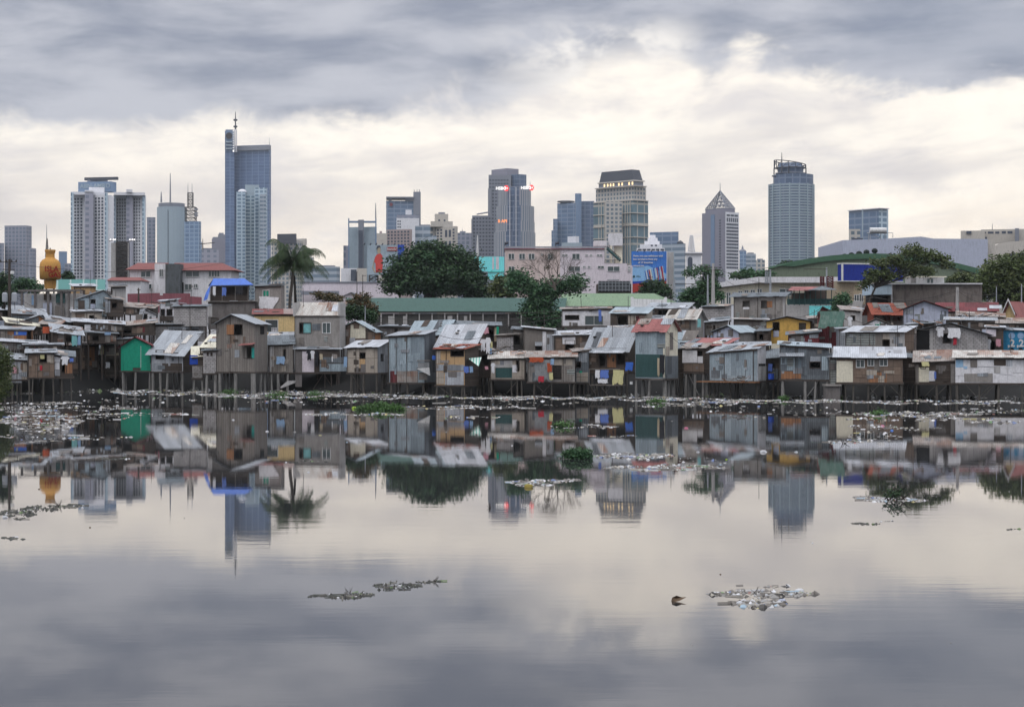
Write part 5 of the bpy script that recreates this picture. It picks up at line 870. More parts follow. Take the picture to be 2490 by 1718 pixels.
drape(T, 'sheet', SH['s12'][1], ((629, 720), (678, 723), (666, 752), (634, 750)), 'tarp_white')
# --- west jumble behind the first row
J = [ # key, label, x0, x1, yf, ytl, ytr, D, side, roof, wall, rmat, wins, panels
('j1', 'long low shack with white-edged tin roof just above the bush', 0, 112, 850, 829, 836, 209, 0, ('sb', 826), 'tin_rust', 'tin_pale', [(75, 834, 88, 846, 'o')], [(20, 838, 60, 848, 'plywood_dark')]),
('j2', 'shack with straight black eave behind the brown plywood shack', 60, 150, 860, 838, 838, 208, 0, ('sb', 834), 'plywood_dark', 'tin_grey', [], [(76, 836, 86, 846, 'tin_red')]),
('j3', 'reddish plank shack with blue tarpaulin hung under its roof', 0, 76, 832, 800, 802, 214, 0, ('sb', 794), 'wood_orange', 'tin_grey', [(66, 806, 80, 826, 'o')], [(2, 804, 18, 828, 'wood_grey'), (34, 802, 66, 815, 'tarp_blue')]),
('j4', 'shack with pale fibre roof sheets sloping down to the red barrel', 20, 104, 815, 784, 796, 218, 0, ('sb', 777), 'plywood_dark', 'tin_cream', [], []),
('j5', 'brown brick-coloured hut with a low grey gable at the west edge', 62, 126, 800, 778, 790, 222, 0, ('gf', 96, 766), 'wood_orange', 'tin_grey', [], [(62, 772, 94, 796, 'tin_dark')]),
('j6', 'shack with very long drooping roof poles and a dim open side', 128, 200, 832, 806, 816, 214, 0, ('sb', 792), 'plywood_dark', 'tin_grey', [(160, 815, 172, 830, 'o')], [(142, 810, 156, 832, 'wood_grey'), (174, 812, 188, 836, 'paint_teal'), (188, 815, 196, 838, 'cloth_sky')]),
('j7', 'long shack roof with bright pale ridge crossing the middle of the west jumble', 178, 300, 806, 781, 789, 222, 0, ('sb', 777), 'plywood_dark', 'tin_pale', [(190, 790, 204, 803, 'o')], [(204, 789, 220, 808, 'paint_white'), (276, 792, 284, 806, 'wood_pale')]),
('j8', 'dim brown shack with zigzag dark roof left of the grey hollow-block house', 284, 378, 815, 795, 784, 224, 0, ('sb', 780), 'plywood_dark', 'tin_rust', [(300, 800, 318, 810, 'o')], [(330, 794, 352, 808, 'tin_maroon'), (356, 790, 376, 815, 'wood_dark')]),
('j9', 'grey ribbed low roof right behind the green house', 252, 330, 838, 826, 822, 222.5, 0, ('sb', 812), 'wood_grey', 'tin_grey', [], []),
('j10', 'dark shed filled with washing between the long pale roof and the green house', 212, 284, 835, 808, 812, 218, 0, ('sb', 806), 'wood_dark', 'tin_dark', [(225, 815, 240, 828, 'o')], [(256, 812, 268, 832, 'wood_grey')]),
('j11', 'khaki plywood hut with white roof edge and dark doorway, below the grey gabled hut', 184, 248, 790, 758, 756, 234, 0, ('sb', 753), 'wood_pale', 'tin_pale', [(218, 767, 228, 785, 'o')], [(184, 760, 205, 785, 'plywood_brown')]),
('j12', 'grey gabled hut with small black window and bare posts', 192, 272, 770, 726, 724, 240, 0, ('gf', 252, 705), 'tin_blue', 'tin_dark', [(221, 728, 231, 737, 'o')], [(221, 738, 231, 750, 'paint_lavender'), (190, 730, 206, 752, 'plywood_dark')]),
('j12b', 'open dark lean-to hooked onto the grey gabled hut', 262, 300, 770, 726, 730, 239, 0, ('sb', 722), 'plywood_dark', 'tin_rust', [(272, 736, 284, 748, 'o')], [(256, 728, 268, 760, 'tin_grey')]),
('j13', 'tan plywood cabin on a high roof near the teal netting', 180, 233, 732, 696, 695, 256, 0, ('sb', 690), 'plywood_tan', 'tin_pale', [], [(180, 716, 232, 732, 'block_grey')]),
('j14', 'grey concrete stair house beside the white school building', 270, 306, 740, 698, 696, 256, 0, ('sb', 693), 'concrete_pale', 'concrete_dark', [(262, 704, 272, 714, 'o')], []),
('j15', 'tiny white gabled hut with black doorway, in front of the maroon wall', 349, 378, 782, 764, 764, 233, 0, ('gf', 352, 751), 'paint_white', 'tin_pale', [(350, 764, 357, 777, 'o')], [(330, 764, 347, 782, 'wood_grey')]),
('j16', 'low hut with rust-brown sheet roof at the foot of the maroon wall', 300, 372, 765, 745, 750, 240, 0, ('sb', 738), 'wood_dark', 'tin_rust', [], []),
('j17', 'white roof-deck cabin with bare bamboo poles and a railing', 388, 428, 780, 732, 729, 236, 0, ('sb', 728), 'paint_white', 'tin_pale', [(392, 752, 400, 766, 'o'), (406, 752, 418, 766, 'o')], [(388, 768, 424, 780, 'wood_dark')]),
('j18', 'dark jumbled lean-to between the bush-side roofs and the utility pole', -20, 60, 778, 752, 756, 232, 0, ('sb', 742), 'plywood_dark', 'tin_grey', [(10, 758, 22, 768, 'o')], []),
('j19', 'wide grey lean-to with low gable under the concrete frame', 30, 110, 780, 762, 766, 228, 0, ('sb', 750), 'tin_dark', 'tin_grey', [], []),
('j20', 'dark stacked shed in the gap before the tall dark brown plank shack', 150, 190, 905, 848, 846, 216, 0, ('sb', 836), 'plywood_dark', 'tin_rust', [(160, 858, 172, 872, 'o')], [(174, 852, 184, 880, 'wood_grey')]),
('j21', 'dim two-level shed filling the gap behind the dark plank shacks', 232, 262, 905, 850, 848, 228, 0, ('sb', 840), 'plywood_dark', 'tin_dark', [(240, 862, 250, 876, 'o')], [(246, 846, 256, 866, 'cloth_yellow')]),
('j22', 'long thin roof over poles crossing above the brown hut at the west edge', 118, 186, 790, 776, 786, 224, 0, ('sb', 770), 'wood_dark', 'tin_grey', [], []),
('j23', 'shed with orange-lined eave above the red barrel', 98, 140, 812, 786, 792, 219, 0, ('sb', 778), 'plywood_dark', 'tin_rust', [(118, 796, 128, 808, 'o')], []),
# middle fill
('m1', 'shed with rusty black eave line behind the brown and cream gabled shack', 925, 1000, 815, 793, 795, 218, 0, ('sb', 790), 'concrete_dark', 'tin_dark', [(960, 797, 966, 812, 'o')], []),
('m2', 'long low dark-roofed shack full of laundry right of the wide grey roofs', 1105, 1215, 850, 788, 792, 208, 0, ('sb', 782), 'plywood_dark', 'tin_dark', [(1180, 800, 1200, 825, 'o')], [(1202, 795, 1212, 830, 'cloth_tan')]),
('m3', 'pale hollow-block half wall with a grating below the laundry shack', 1208, 1248, 856, 816, 814, 204, 0, ('sb', 812), 'block_pale', 'wood_grey', [], []),
('m4', 'grey hut front seen between laundry shack and grey board shack', 1248, 1275, 860, 800, 802, 206, 0, ('sb', 795), 'concrete', 'tin_dark', [(1252, 815, 1262, 835, 'o')], []),
('m5', 'dark porch with hanging quilts under the orange-streaked roof', 1165, 1200, 915, 850, 852, 199, 0, ('sb', 846), 'wood_dark', 'tin_rust', [(1172, 862, 1190, 885, 'o')], []),
('m6', 'gap shack of corrugated scraps next to the open-fronted brown shack', 1398, 1432, 930, 855, 850, 199, 0, ('sb', 846), 'tin_dark', 'tin_rust', [(1402, 880, 1412, 892, 'o')], [(1402, 905, 1430, 928, 'wood_pale'), (1408, 850, 1428, 880, 'tin_grey')]),
('m7', 'low hut of tin scraps behind the slanting grey roof and tall red-roofed house', 1484, 1545, 822, 798, 796, 206, 0, ('sb', 792), 'plywood_dark', 'tin_grey', [], []),
('m8', 'dark hut in the gap between tall red-roofed house and white-fronted box shack', 1640, 1662, 915, 850, 846, 197, 0, ('sb', 838), 'plywood_dark', 'tin_dark', [], []),
('m9', 'dark small hut between the pale hollow-block hut and the concrete annex', 1840, 1866, 835, 806, 804, 210, 0, ('sb', 798), 'plywood_dark', 'tin_dark', [(1846, 812, 1856, 825, 'o')], []),
('m10', 'long dusty roof with bent sheets behind the corrugated shed', 1762, 1870, 862, 842, 840, 197, 0, ('sb', 832), 'wood_dark', 'tin_grey', [], []),
('m11', 'rusty skirted hut below the mesh-fenced roof garden', 1970, 2000, 800, 775, 772, 214, 0, ('sb', 768), 'wood_dark', 'tin_rust', [], []),
('m12', 'grey stepped hut with a laundry star shape beside the green tarpaulin', 2050, 2092, 800, 752, 756, 214, 0, ('sb', 745), 'concrete_pale', 'tin_rust', [(2070, 768, 2078, 778, 'o')], []),
('m13', 'tiny dark roof clutter hut between the lavender gable and the hollow-block house', 2200, 2262, 812, 790, 786, 207, 0, ('sb', 784), 'plywood_dark', 'tin_dark', [], [(2228, 790, 2245, 806, 'tin_grey')]),
('m14', 'hut with white plastic sheet heaped on its roof behind the twisted gable', 2300, 2420, 800, 778, 780, 206, 0, ('sb', 772), 'plywood_dark', 'tin_grey', [], []),
('m15', 'dark long hut with broken roof poles under the long red shed', 2330, 2440, 790, 766, 772, 216, 0, ('sb', 760), 'plywood_dark', 'tin_rust', [(2370, 774, 2384, 784, 'o')], []),
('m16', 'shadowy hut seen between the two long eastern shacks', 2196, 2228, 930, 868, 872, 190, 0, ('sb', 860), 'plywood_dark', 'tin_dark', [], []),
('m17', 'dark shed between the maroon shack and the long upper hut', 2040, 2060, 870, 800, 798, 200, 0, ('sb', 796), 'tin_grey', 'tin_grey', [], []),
('m18', 'grey hut behind the barred yellow house and the tall grey gabled house', 655, 712, 850, 818, 816, 219, 0, ('sb', 808), 'concrete_dark', 'tin_grey', [], []),
]
for r_ in J:
    k, l, x0, x1, yf, a, b, D, sd_, rf, wl, rm, wn, pn = r_
    st = 4 if yf >= 900 else 0
    S(k, l, x0, x1, yf, a, b, D, sd_, rf, wl, rm, wins=wn, panels=pn, stilts=st, deck=bool(st), depth=4 if D < 215 else 5, turn=R.uniform(-.12, .18) if x1 - x0 < 90 else 0, jit=.22, name='shanty_hut', cat='hut')
# give the huts that float above the mud their own posts down to the bank
for k, (T, f) in SH.items():
    w_ = [c for c in T.children if c.name.startswith('wall') and not c.name.startswith('wall_')][0]
    zmin = min(v.co.z for v in w_.data.vertices)
    if zmin > 2.9 and not any(c.name.startswith('stilt') for c in T.children):
        for u in (.15, f.w * .5, f.w - .15):
            for v in (.15, f.d - .15): MB().tube([f.p(u, v, zmin), f.p(u, v, 1.2)], .09, 'wood_dark', 5).build('post', T)
# ---------------------------------------------------------------- buildings between the shanties and the towers
V = Vector; UX, UY, UZ = V((1, 0, 0)), V((0, 1, 0)), V((0, 0, 1))
D = 300; T = thing('gas_bottle_sign', 'giant yellow gas bottle with red lettering on a rooftop stand', 'advertising tower', (Xp(122, D), D, 3))
cx = Xp(122, D); z = lambda y: Zp(y, D); k = D / F
MB().lathe(cx, D, [(13 * k, z(702)), (15 * k, z(684)), (14 * k, z(680))], mat('gas_yellow', (.55, .29, .075), (.40, .20, .06), stain=.6), 24).build('base_ring', T)
MB().lathe(cx, D, [(20 * k, z(680)), (25 * k, z(678)), (25.5 * k, z(650)), (24 * k, z(639)), (19 * k, z(632)), (13 * k, z(629)), (11 * k, z(626))], 'gas_yellow', 28).build('bottle', T, smooth=True)
MB().lathe(cx, D, [(11 * k, z(627)), (10.5 * k, z(618)), (13 * k, z(610)), (12.5 * k, z(607))], 'gas_yellow', 20).build('collar', T); MB().lathe(cx, D, [(1.5 * k, z(608)), (1.5 * k, z(603))], 'iron', 8).build('valve', T)
text('ISLA', 'lettering', T, V((Xp(132, D), D - 1.78, z(661))), V((.90, .43, 0)).normalized(), UZ, 1.25, mat('letter_red', (.30, .015, .01)), .02, bold=.03, sx=.95); text('GAS', 'lettering', T, V((Xp(139, D), D - 1.62, z(674.5))), V((.80, .6, 0)).normalized(), UZ, 1.15, 'letter_red', .02, bold=.02)
for x in (113, 131): MB().tube([P(x, 702, D), P(x, 745, D)], .14, 'iron', 5).build('leg', T)
D = 320; T = thing('netting_fence', 'teal safety netting with white frame around a rooftop behind the yellow gas bottle', 'netting', (Xp(200, D), D, 3))
MB().box(Xp(137, D), Xp(256, D), D, D + .1, Zp(706, D), Zp(679, D), 'mesh_teal').build('netting', T); MB().box(Xp(137, D), Xp(256, D), D + .5, D + 9, 3, Zp(706, D), 'concrete_dark').build('building', T)
# unfinished concrete frame
D = 252; T = thing('unfinished_building', 'unfinished dark concrete column frame behind the utility pole with the transformers', 'building frame', (Xp(110, D), D, 2.6))
for x in (50, 82, 114, 146, 164, 178):
    MB().box(Xp(x, D), Xp(x + 5, D), D, D + .4, 2.6, Zp(706, D), 'concrete_dark').build('column', T)
MB().box(Xp(44, D), Xp(184, D), D - .1, D + .5, Zp(709, D), Zp(704, D), 'concrete_dark').build('beam', T); MB().box(Xp(44, D), Xp(184, D), D + 3, D + 3.4, Zp(706, D), Zp(702, D), 'concrete_dark').build('beam', T)
MB().box(Xp(40, D), Xp(184, D), D + 4, D + 4.2, 2.6, Zp(712, D), 'concrete_pale').build('back_wall', T)
for x0, x1, y0, y1, m_ in ((60, 70, 716, 740, 'cloth_sky'), (58, 76, 745, 772, 'concrete_pale'), (88, 110, 735, 765, 'paint_lavender'), (120, 142, 712, 735, 'mesh_green'), (118, 140, 742, 770, 'wood_grey'), (151, 162, 745, 758, 'paint_white'), (166, 177, 742, 752, 'paint_white'), (90, 108, 712, 728, 'plywood_dark')): MB().box(Xp(x0, D), Xp(x1, D), D + 3.6, D + 3.8, Zp(y1, D), Zp(y0, D), m_).build('infill_panel', T)
# white school-like building with red roofs
D = 350; T = thing('school_building', 'white two-storey building with hipped red roofs and mossy stair wall', 'building', (Xp(450, D), D, 3))
def wallbox(T, x0, x1, y0, y1, D, dep, m, name='wall'): return MB().box(Xp(x0, D), Xp(x1, D), D, D + dep, Zp(y1, D) if y1 else 3, Zp(y0, D), m).build(name, T)
wallbox(T, 315, 378, 656, None, D, 10, 'paint_white'); wallbox(T, 376, 402, 641, None, D - 2, 3, 'paint_white', 'gable_wall'); wallbox(T, 402, 437, 641, None, D - 3, 4, 'moss_wall', 'stair_wall'); wallbox(T, 437, 562, 658, None, D, 10, 'paint_white')
def hip(T, x0, x1, xr0, xr1, ye, yr, D, dep, m, name='roof'):
    z0, z1 = Zp(ye, D), Zp(yr, D + dep / 2); a, b, c, d = Xp(x0, D), Xp(x1, D), Xp(xr0, D + dep / 2), Xp(xr1, D + dep / 2)
    mb = MB(); mb.faces([(a, D, z0), (b, D, z0), (b, D + dep, z0), (a, D + dep, z0), (c, D + dep / 2, z1), (d, D + dep / 2, z1)], [(0, 1, 5, 4), (1, 2, 5), (2, 3, 4, 5), (3, 0, 4), (0, 3, 2, 1)], m); return mb.build(name, T)
hip(T, 304, 400, 335, 410, 655, 639, D - .8, 12, 'tiles_red'); hip(T, 418, 574, 424, 540, 657, 639, D - .8, 12, 'tiles_red')
for x0, x1, y0, y1 in ((343, 366, 660, 673), (343, 368, 691, 702), (388, 396, 655, 672), (452, 484, 658, 672), (508, 520, 658, 672), (522, 533, 658, 672), (450, 466, 691, 704), (472, 480, 691, 699)):
    dd = D - .12 if not 376 < x0 < 402 else D - 2.12
    fr_ = MB(); a, b, c, d = Xp(x0, dd), Xp(x1, dd), Zp(y1, dd), Zp(y0, dd)
    for q in ((a - .1, b + .1, d, d + .1), (a - .1, b + .1, c - .1, c), (a - .1, a, c, d), (b, b + .1, c, d), ((a + b) / 2 - .04, (a + b) / 2 + .04, c, d)): fr_.box(q[0], q[1], dd - .05, dd + .12, q[2], q[3], 'frame_white')
    o = fr_.build('window', T); MB().box(a, b, dd + .02, dd + .1, c, d, 'glass').build('pane', o)
wallbox(T, 437, 446, 686, 735, D - .2, .3, 'hole', 'doorway')
T = thing('annex_building', 'low white annex with small red roof beside the mossy stair wall', 'building', (Xp(310, 340), 340, 3)); wallbox(T, 262, 342, 682, None, 340, 8, 'paint_white'); hip(T, 258, 344, 272, 340, 682, 674, 339.5, 9, 'tiles_red')
D = 300; T = thing('boundary_wall', 'stained maroon boundary wall in front of the white red-roofed building', 'wall', (Xp(390, D), D, 3)); MB().prism([P(310, 760, D), P(490, 760, D), P(490, 722, D), P(462, 720, D), P(462, 713, D), P(396, 713, D), P(396, 718, D), P(388, 718, D), P(388, 712, D), P(310, 714, D)], V((0, .3, 0)), 'paint_maroon').build('wall', T)
T = thing('cottage', 'small house end with grey roof gable in front of the pink warehouse', 'house', (Xp(855, 400), 400, 3)); MB().prism([P(828, 740, 400), P(872, 740, 400), P(872, 720, 400), P(854, 711, 400), P(828, 720, 400)], V((0, 8, 0)), 'paint_pink').build('wall', T); roof = MB(); roof_sheet(roof, P(824, 723, 399.5), P(824, 723, 399.5) + V((0, 9, 0)), P(854, 710, 399.5), P(854, 710, 399.5) + V((0, 9, 0)), 'tin_dark', 0); roof_sheet(roof, P(876, 722, 399.5), P(876, 722, 399.5) + V((0, 9, 0)), P(854, 710, 399.5), P(854, 710, 399.5) + V((0, 9, 0)), 'tin_dark', 0); roof.build('roof', T)
# green roofed market halls
D = 262; T = thing('market_hall', 'long hall with dull dark green roof and dim louvred wall below the mango tree', 'hall', (Xp(1060, D), D, 3))
mb = MB(); roof_sheet(mb, P(862, 757, D), P(1372, 757, D), V((Xp(826, D), D + 9, Zp(724, D + 9) )), V((Xp(1384, D), D + 9, Zp(724, D + 9))), 'roof_teal', 0, pitch=3); mb.build('roof', T)
wallbox(T, 905, 1368, 762, None, D + .5, 8, mat('hall_wall', (.11, .105, .1), (.05, .05, .05), kind='panel', p=(2.6, 1.4), stain=.6)); wallbox(T, 905, 1368, 757, 761, D + .1, .4, 'wood_dark', 'gutter')
for x in range(925, 1340, 31): wallbox(T, x, x + 3, 762, 792, D + .2, .4, 'concrete_pale', 'pier')
for x0, x1 in ((944, 958), (980, 990), (1128, 1136), (1088, 1100)): wallbox(T, x0, x1, 768, 790, D + .3, .3, 'tarp_grey' if x0 % 4 else 'concrete_pale', 'wall_panel')
D = 268; T = thing('green_roof_hall', 'hall with ribbed pale green tin roof behind the white plastered house', 'hall', (Xp(1480, D), D, 3))
mb = MB(); roof_sheet(mb, P(1362, 744, D), P(1625, 744, D), V((Xp(1364, D + 9), D + 9, Zp(713, D + 9))), V((Xp(1590, D + 9), D + 9, Zp(713, D + 9))), 'roof_green_pale', 0, pitch=1.2); roof_sheet(mb, P(1625, 744, D), V((Xp(1660, D + 9), D + 9, Zp(738, D))), V((Xp(1590, D + 9), D + 9, Zp(713, D + 9))), V((Xp(1591, D + 9), D + 9.1, Zp(713, D + 9))), 'roof_green_pale', 0, pitch=1.2); mb.build('roof', T)
wallbox(T, 1364, 1622, 745, None, D + .6, 8, 'concrete_dark')
D = 255; T = thing('parapet_wall', 'short bright white parapet with raised ends before the pale green roof', 'parapet', (Xp(1578, D), D, 3)); MB().prism([P(1533, 760, D), P(1622, 760, D), P(1622, 722, D), P(1617, 722, D), P(1614, 728, D), P(1542, 726, D), P(1540, 722, D), P(1534, 722, D)], V((0, .3, 0)), mat('fresh_white', (.86, .86, .87), stain=.1)).build('wall', T)
# pink building
D = 400; T = thing('pink_building', 'long pink and peach low-rise with rooftop stair and white water tank', 'building', (Xp(1380, D), D, 3))
wallbox(T, 1228, 1362, 606, None, D, 14, 'paint_peach'); wallbox(T, 1362, 1470, 606, None, D - .02, 14, 'paint_pink'); wallbox(T, 1470, 1525, 640, None, D, 14, 'paint_pink'); wallbox(T, 1525, 1538, 645, None, D + .1, 12, 'paint_pink'); wallbox(T, 1226, 1470, 604, 606, D - .3, 15, 'paint_maroon', 'parapet_cap'); wallbox(T, 1226, 1470, 599, 603, D + .3, .3, 'steel', 'roof_railing')
wallbox(T, 1482, 1514, 567, 597, D + 3, 5, 'paint_white', 'water_tank'); wallbox(T, 1484, 1489, 597, 640, D + 3, .8, 'paint_cream', 'stair_tower'); wallbox(T, 1496, 1513, 597, 640, D + 4, 4, 'paint_cream', 'stair_tower'); wallbox(T, 1445, 1476, 585, 598, D + 3, 5, 'paint_white', 'roof_box')
mb = MB(); mb.tube([P(1476, 604, D + 2), P(1509, 634, D + 2)], .3, 'mesh_green', 4).tube([P(1476, 598, D + 2), P(1509, 627, D + 2)], .06, 'iron', 4); [mb.tube([P(1476 + i * 4, 604 + i * 3.6, D + 2), P(1476 + i * 4, 598 + i * 3.5, D + 2)], .05, 'iron', 4) for i in range(9)]; mb.build('stair', T)
mb = MB()
for i in range(14): x = 1471 + i * 2.8; mb.tube([P(x, 640, D - .1), P(x, 632, D - .1)], .04, 'iron', 4)
mb.tube([P(1471, 632, D - .1), P(1509, 632, D - .1)], .05, 'iron', 4).build('railing', T)
def win(T, x0, x1, y0, y1, D, m='glass'):
    a, b, c, d = Xp(x0, D), Xp(x1, D), Zp(y1, D), Zp(y0, D); f_ = MB()
    for q in ((a - .08, b + .08, d, d + .08), (a - .08, b + .08, c - .08, c), (a - .08, a, c, d), (b, b + .08, c, d), ((a + b) / 2 - .05, (a + b) / 2 + .05, c, d)): f_.box(q[0], q[1], D - .1, D + .05, q[2], q[3], 'frame_white')
    o = f_.build('window', T); MB().box(a, b, D - .04, D + .03, c, d, m).build('pane', o)
for x0, x1, y0, y1 in ((1237, 1250, 617, 630), (1263, 1276, 617, 630), (1286, 1299, 617, 630), (1316, 1320, 617, 620), (1333, 1344, 617, 630), (1367, 1380, 619, 622), (1392, 1409, 617, 630), (1424, 1429, 619, 622), (1435, 1439, 619, 622), (1452, 1464, 619, 622), (1237, 1250, 648, 660), (1383, 1410, 648, 659), (1418, 1423, 647, 651), (1430, 1435, 647, 651), (1454, 1468, 647, 652), (1478, 1506, 648, 659), (1528, 1532, 648, 652), (1528, 1532, 654, 659), (1418, 1423, 676, 680), (1430, 1435, 676, 680)): win(T, x0, x1, y0, y1, D - .05)
for x in (1232, 1355): MB().tube([P(x - 4, 598, D), P(x - 4, 590, D)], .12, 'c_dark', 5).tube([P(x - 5, 592, D), P(x + 4, 590, D)], .3, 'c_dark', 6).build('floodlight', T)
D = 330; T = thing('roof_terrace', 'dark open roof terrace with latticed balustrade beside the pink low-rise', 'terrace', (Xp(1490, D), D, 3)); wallbox(T, 1453, 1535, 690, None, D, 6, 'wood_dark'); wallbox(T, 1455, 1533, 683, 708, D - .4, .2, mat('lattice_dark', (.1, .11, .12), kind='grid', p=(.6, .12, .6, .12, (.2, .22, .24), (.03, .035, .04))), 'balustrade'); wallbox(T, 1478, 1506, 679, 681, D, 3, 'tin_pale', 'canopy')
# teal hoarding and mast, blue billboard
D = 430; T = thing('billboard', 'bright turquoise billboard with pink streaks behind the mango tree', 'billboard', (Xp(1190, D), D, 3))
mat('board_turquoise', (.22, .80, .82), (.35, .72, .78), stain=.25); wallbox(T, 1152, 1226, 624, 660, D, .5, 'board_turquoise', 'board'); wallbox(T, 1186, 1226, 663, 680, D - .3, .4, 'board_turquoise', 'lower_board'); wallbox(T, 1186, 1226, 660, 662, D - .5, .8, 'paint_teal', 'catwalk')
for x0, x1 in ((1197, 1201), (1206, 1213)): wallbox(T, x0, x1, 625, 655, D - .08, .05, 'paint_pink', 'printed_stripe')
for x in (1170, 1210): wallbox(T, x, x + 2, 680, None, D + .6, .5, 'iron', 'post')
T = thing('mast', 'tall white tapering mast beside the turquoise billboard', 'mast', (Xp(1160, 420), 420, 3)); MB().tube([P(1162, 700, 420), P(1161, 650, 420), P(1161, 572, 420)], [.7, .4, .1], 'frame_white', 8).build('shaft', T)
D = 420; T = thing('billboard', 'large blue billboard with white wording and barcode stripes, partly behind a bush', 'billboard', (Xp(1578, D), D, 3))
mat('board_blue', (.055, .20, .62), (.12, .33, .72), stain=.5); mat('board_sky', (.28, .52, .80), (.2, .42, .75), stain=.5)
MB().box(Xp(1536, D), Xp(1621, D), D, D + .6, Zp(712, D), Zp(611, D), 'board_blue').build('board', T)
def pq(n, pts, m, o=.06): MB().prism([P(x, y, D) + V((0, -o, 0)) for x, y in pts], V((0, .03, 0)), m).build(n, T)
pq('lower_sky', [(1536.5, 650), (1575, 646), (1620, 665), (1620, 680), (1600, 684), (1536.5, 684)], 'board_sky', .05)
pq('red_field', [(1537, 711.5), (1620.5, 711.5), (1620.5, 681), (1600, 684), (1537, 689)], 'paint_red', .08); pq('blue_band', [(1537, 690), (1620.5, 682), (1620.5, 677), (1600, 680), (1537, 684.5)], 'paint_blue', .10)
for i, (x, w_, m_) in enumerate(((1567, 1.5, 'paint_blue'), (1570, 2.2, 'frame_white'), (1573, 2, 'paint_blue'), (1576.5, 2.6, 'paint_red'), (1580, 2.4, 'paint_cream'), (1584, 2.4, 'board_sky'), (1588, 1.6, 'paint_blue'), (1592, 2.5, 'frame_white'), (1596, 2, 'paint_red'), (1599.5, 1.6, 'paint_blue'), (1603, 2, 'frame_white'), (1606.5, 3.4, 'paint_red'), (1610.5, 1.2, 'frame_white'))):
    y = 658 - i * .95; pq('stripe', [(x + 5, 682), (x + 5 + w_, 682), (x + w_, y), (x, y)], m_, .14)
for body, x, y, s_ in (('Here, you can withdraw with', 1539.5, 624, .56), ('low surcharge from any', 1539.5, 632, .56), ('of 17 branches', 1551, 640, .56), ('around you.', 1540, 647.5, .5)): text(body, 'lettering', T, P(x, y, D) + V((0, -.18, 0)), UX, UZ, s_, 'frame_white', .02, align='LEFT', bold=.02)
MB().tube([P(1541.5, 672, D) + V((0, -.16, 0)), P(1541.5, 672, D) + V((0, -.1, 0))], .26, 'mesh_green', 10).build('emblem', T); pq('small_print', [(1547, 674), (1558, 674), (1558, 672.5), (1547, 672.5)], 'mesh_green'); pq('small_print', [(1547, 671), (1555, 671), (1555, 670), (1547, 670)], 'mesh_green')
for x in (1550, 1566, 1584, 1600, 1612): MB().tube([P(x, 611, D), P(x + 2, 607, D - 1.6)], .1, 'c_dark', 4).build('lamp', T)
wallbox(T, 1621, 1622.5, 611, None, D - .2, 1.5, 'frame_white', 'edge_post'); wallbox(T, 1624, 1639, 613, None, D + 2, 3, 'concrete_pale', 'side_tower'); wallbox(T, 1638, 1640, 611, None, D + 1.9, .4, 'c_paleblue', 'corner_post')
# white curved-front hall, green vaulted roof with round ventilators
D = 330; T = thing('white_hall', 'long cream hall with broad white roof fascia and dark windows, behind the square concrete house', 'hall', (Xp(1880, D), D, 3))
mb = MB(); mb.prism([P(1736, 740, D), P(1843, 740, D), P(1843, 688, D), P(1752, 700, D)], V((0, 12, 0)), 'paint_cream').build('wall', T); wallbox(T, 1843, 2038, 687, None, D + .5, 12, 'paint_cream')
mb = MB(); mb.prism([P(1735, 700, D - 1), P(1843, 687, D - 1), P(1843, 673, D - 1), P(1735, 689, D - 1)], V((0, 13, 0)), 'paint_white').build('fascia', T); wallbox(T, 1843, 2040, 673, 687, D - 1, 13, 'paint_white', 'fascia')
for i, (x0, x1, y0, y1) in enumerate(((1753, 1762, 713, 738), (1767, 1776, 712, 738), (1782, 1789, 711, 716), (1796, 1804, 708, 714), (1811, 1819, 706, 714), (1826, 1835, 705, 714), (1842, 1852, 703, 714), (1896, 1926, 703, 718))): win(T, x0, x1, y0, y1, D - .06)
D = 400; T = thing('vaulted_hall', 'great dark green vaulted roof of a sports hall with pale green skirt', 'hall', (Xp(2120, D), D, 3))
xs = np.linspace(1868, 2400, 18); arc = [(x, 655 - 39 * (1 - abs((x - 2118) / 270) ** 2)) for x in xs]
mb = MB(); lo = [P(x, y, D) for x, y in arc]; hi = [P(x, y, D) + V((0, 28, 0)) for x, y in arc]; n = len(arc)
mb.faces(lo + hi, [(i, i + 1, i + 1 + n, i + n) for i in range(n - 1)], 'roof_teal'); mb.faces([P(x, y, D) for x, y in arc] + [P(x, y + (13 if x > 1900 else 4), D - .5) for x, y in arc], [(i + n, i + 1 + n, i + 1, i) for i in range(n - 1)], mat('roof_deep', (.035, .085, .05), (.025, .06, .04), stain=.4)); mb.build('roof', T)
mb = MB(); mb.faces([P(x, y + (12.5 if x > 1900 else 3.5), D) for x, y in arc] + [P(x, 745, D) for x, y in arc], [(i + n, i + 1 + n, i + 1, i) for i in range(n - 1)], mat('skirt_green', (.17, .21, .15), (.12, .15, .11), stain=.5)); mb.build('front_skirt', T)
for i, x in enumerate((2054, 2070.5, 2089, 2107, 2127)):
    y = 623 - i * 3.3; k = 7.6 / F * D; c = P(x, y, D + 1)
    T = thing('roof_ventilator', ['lowest dark round ventilator on the green vaulted roof, at its sloping end', 'second round ventilator from the low end of the green vault', 'middle one of five dark round ventilators on the green vault', 'round ventilator just below the topmost on the green vault', 'topmost dark round ventilator on the green vaulted roof'][i], 'ventilator', (c.x, c.y, c.z - k), 'round roof ventilators on the green vault')
    MB().lathe(c.x, c.y, [(k * math.cos(q) * 1.0, c.z + k * .85 * math.sin(q)) for q in np.linspace(-1.3, 1.45, 9)], mat('vent_dark', (.01, .018, .015)), 14).build('turbine', T, smooth=True); MB().lathe(c.x, c.y, [(k * .45, c.z - k * 1.6), (k * .45, c.z - k * .8)], 'iron', 10).build('neck', T)
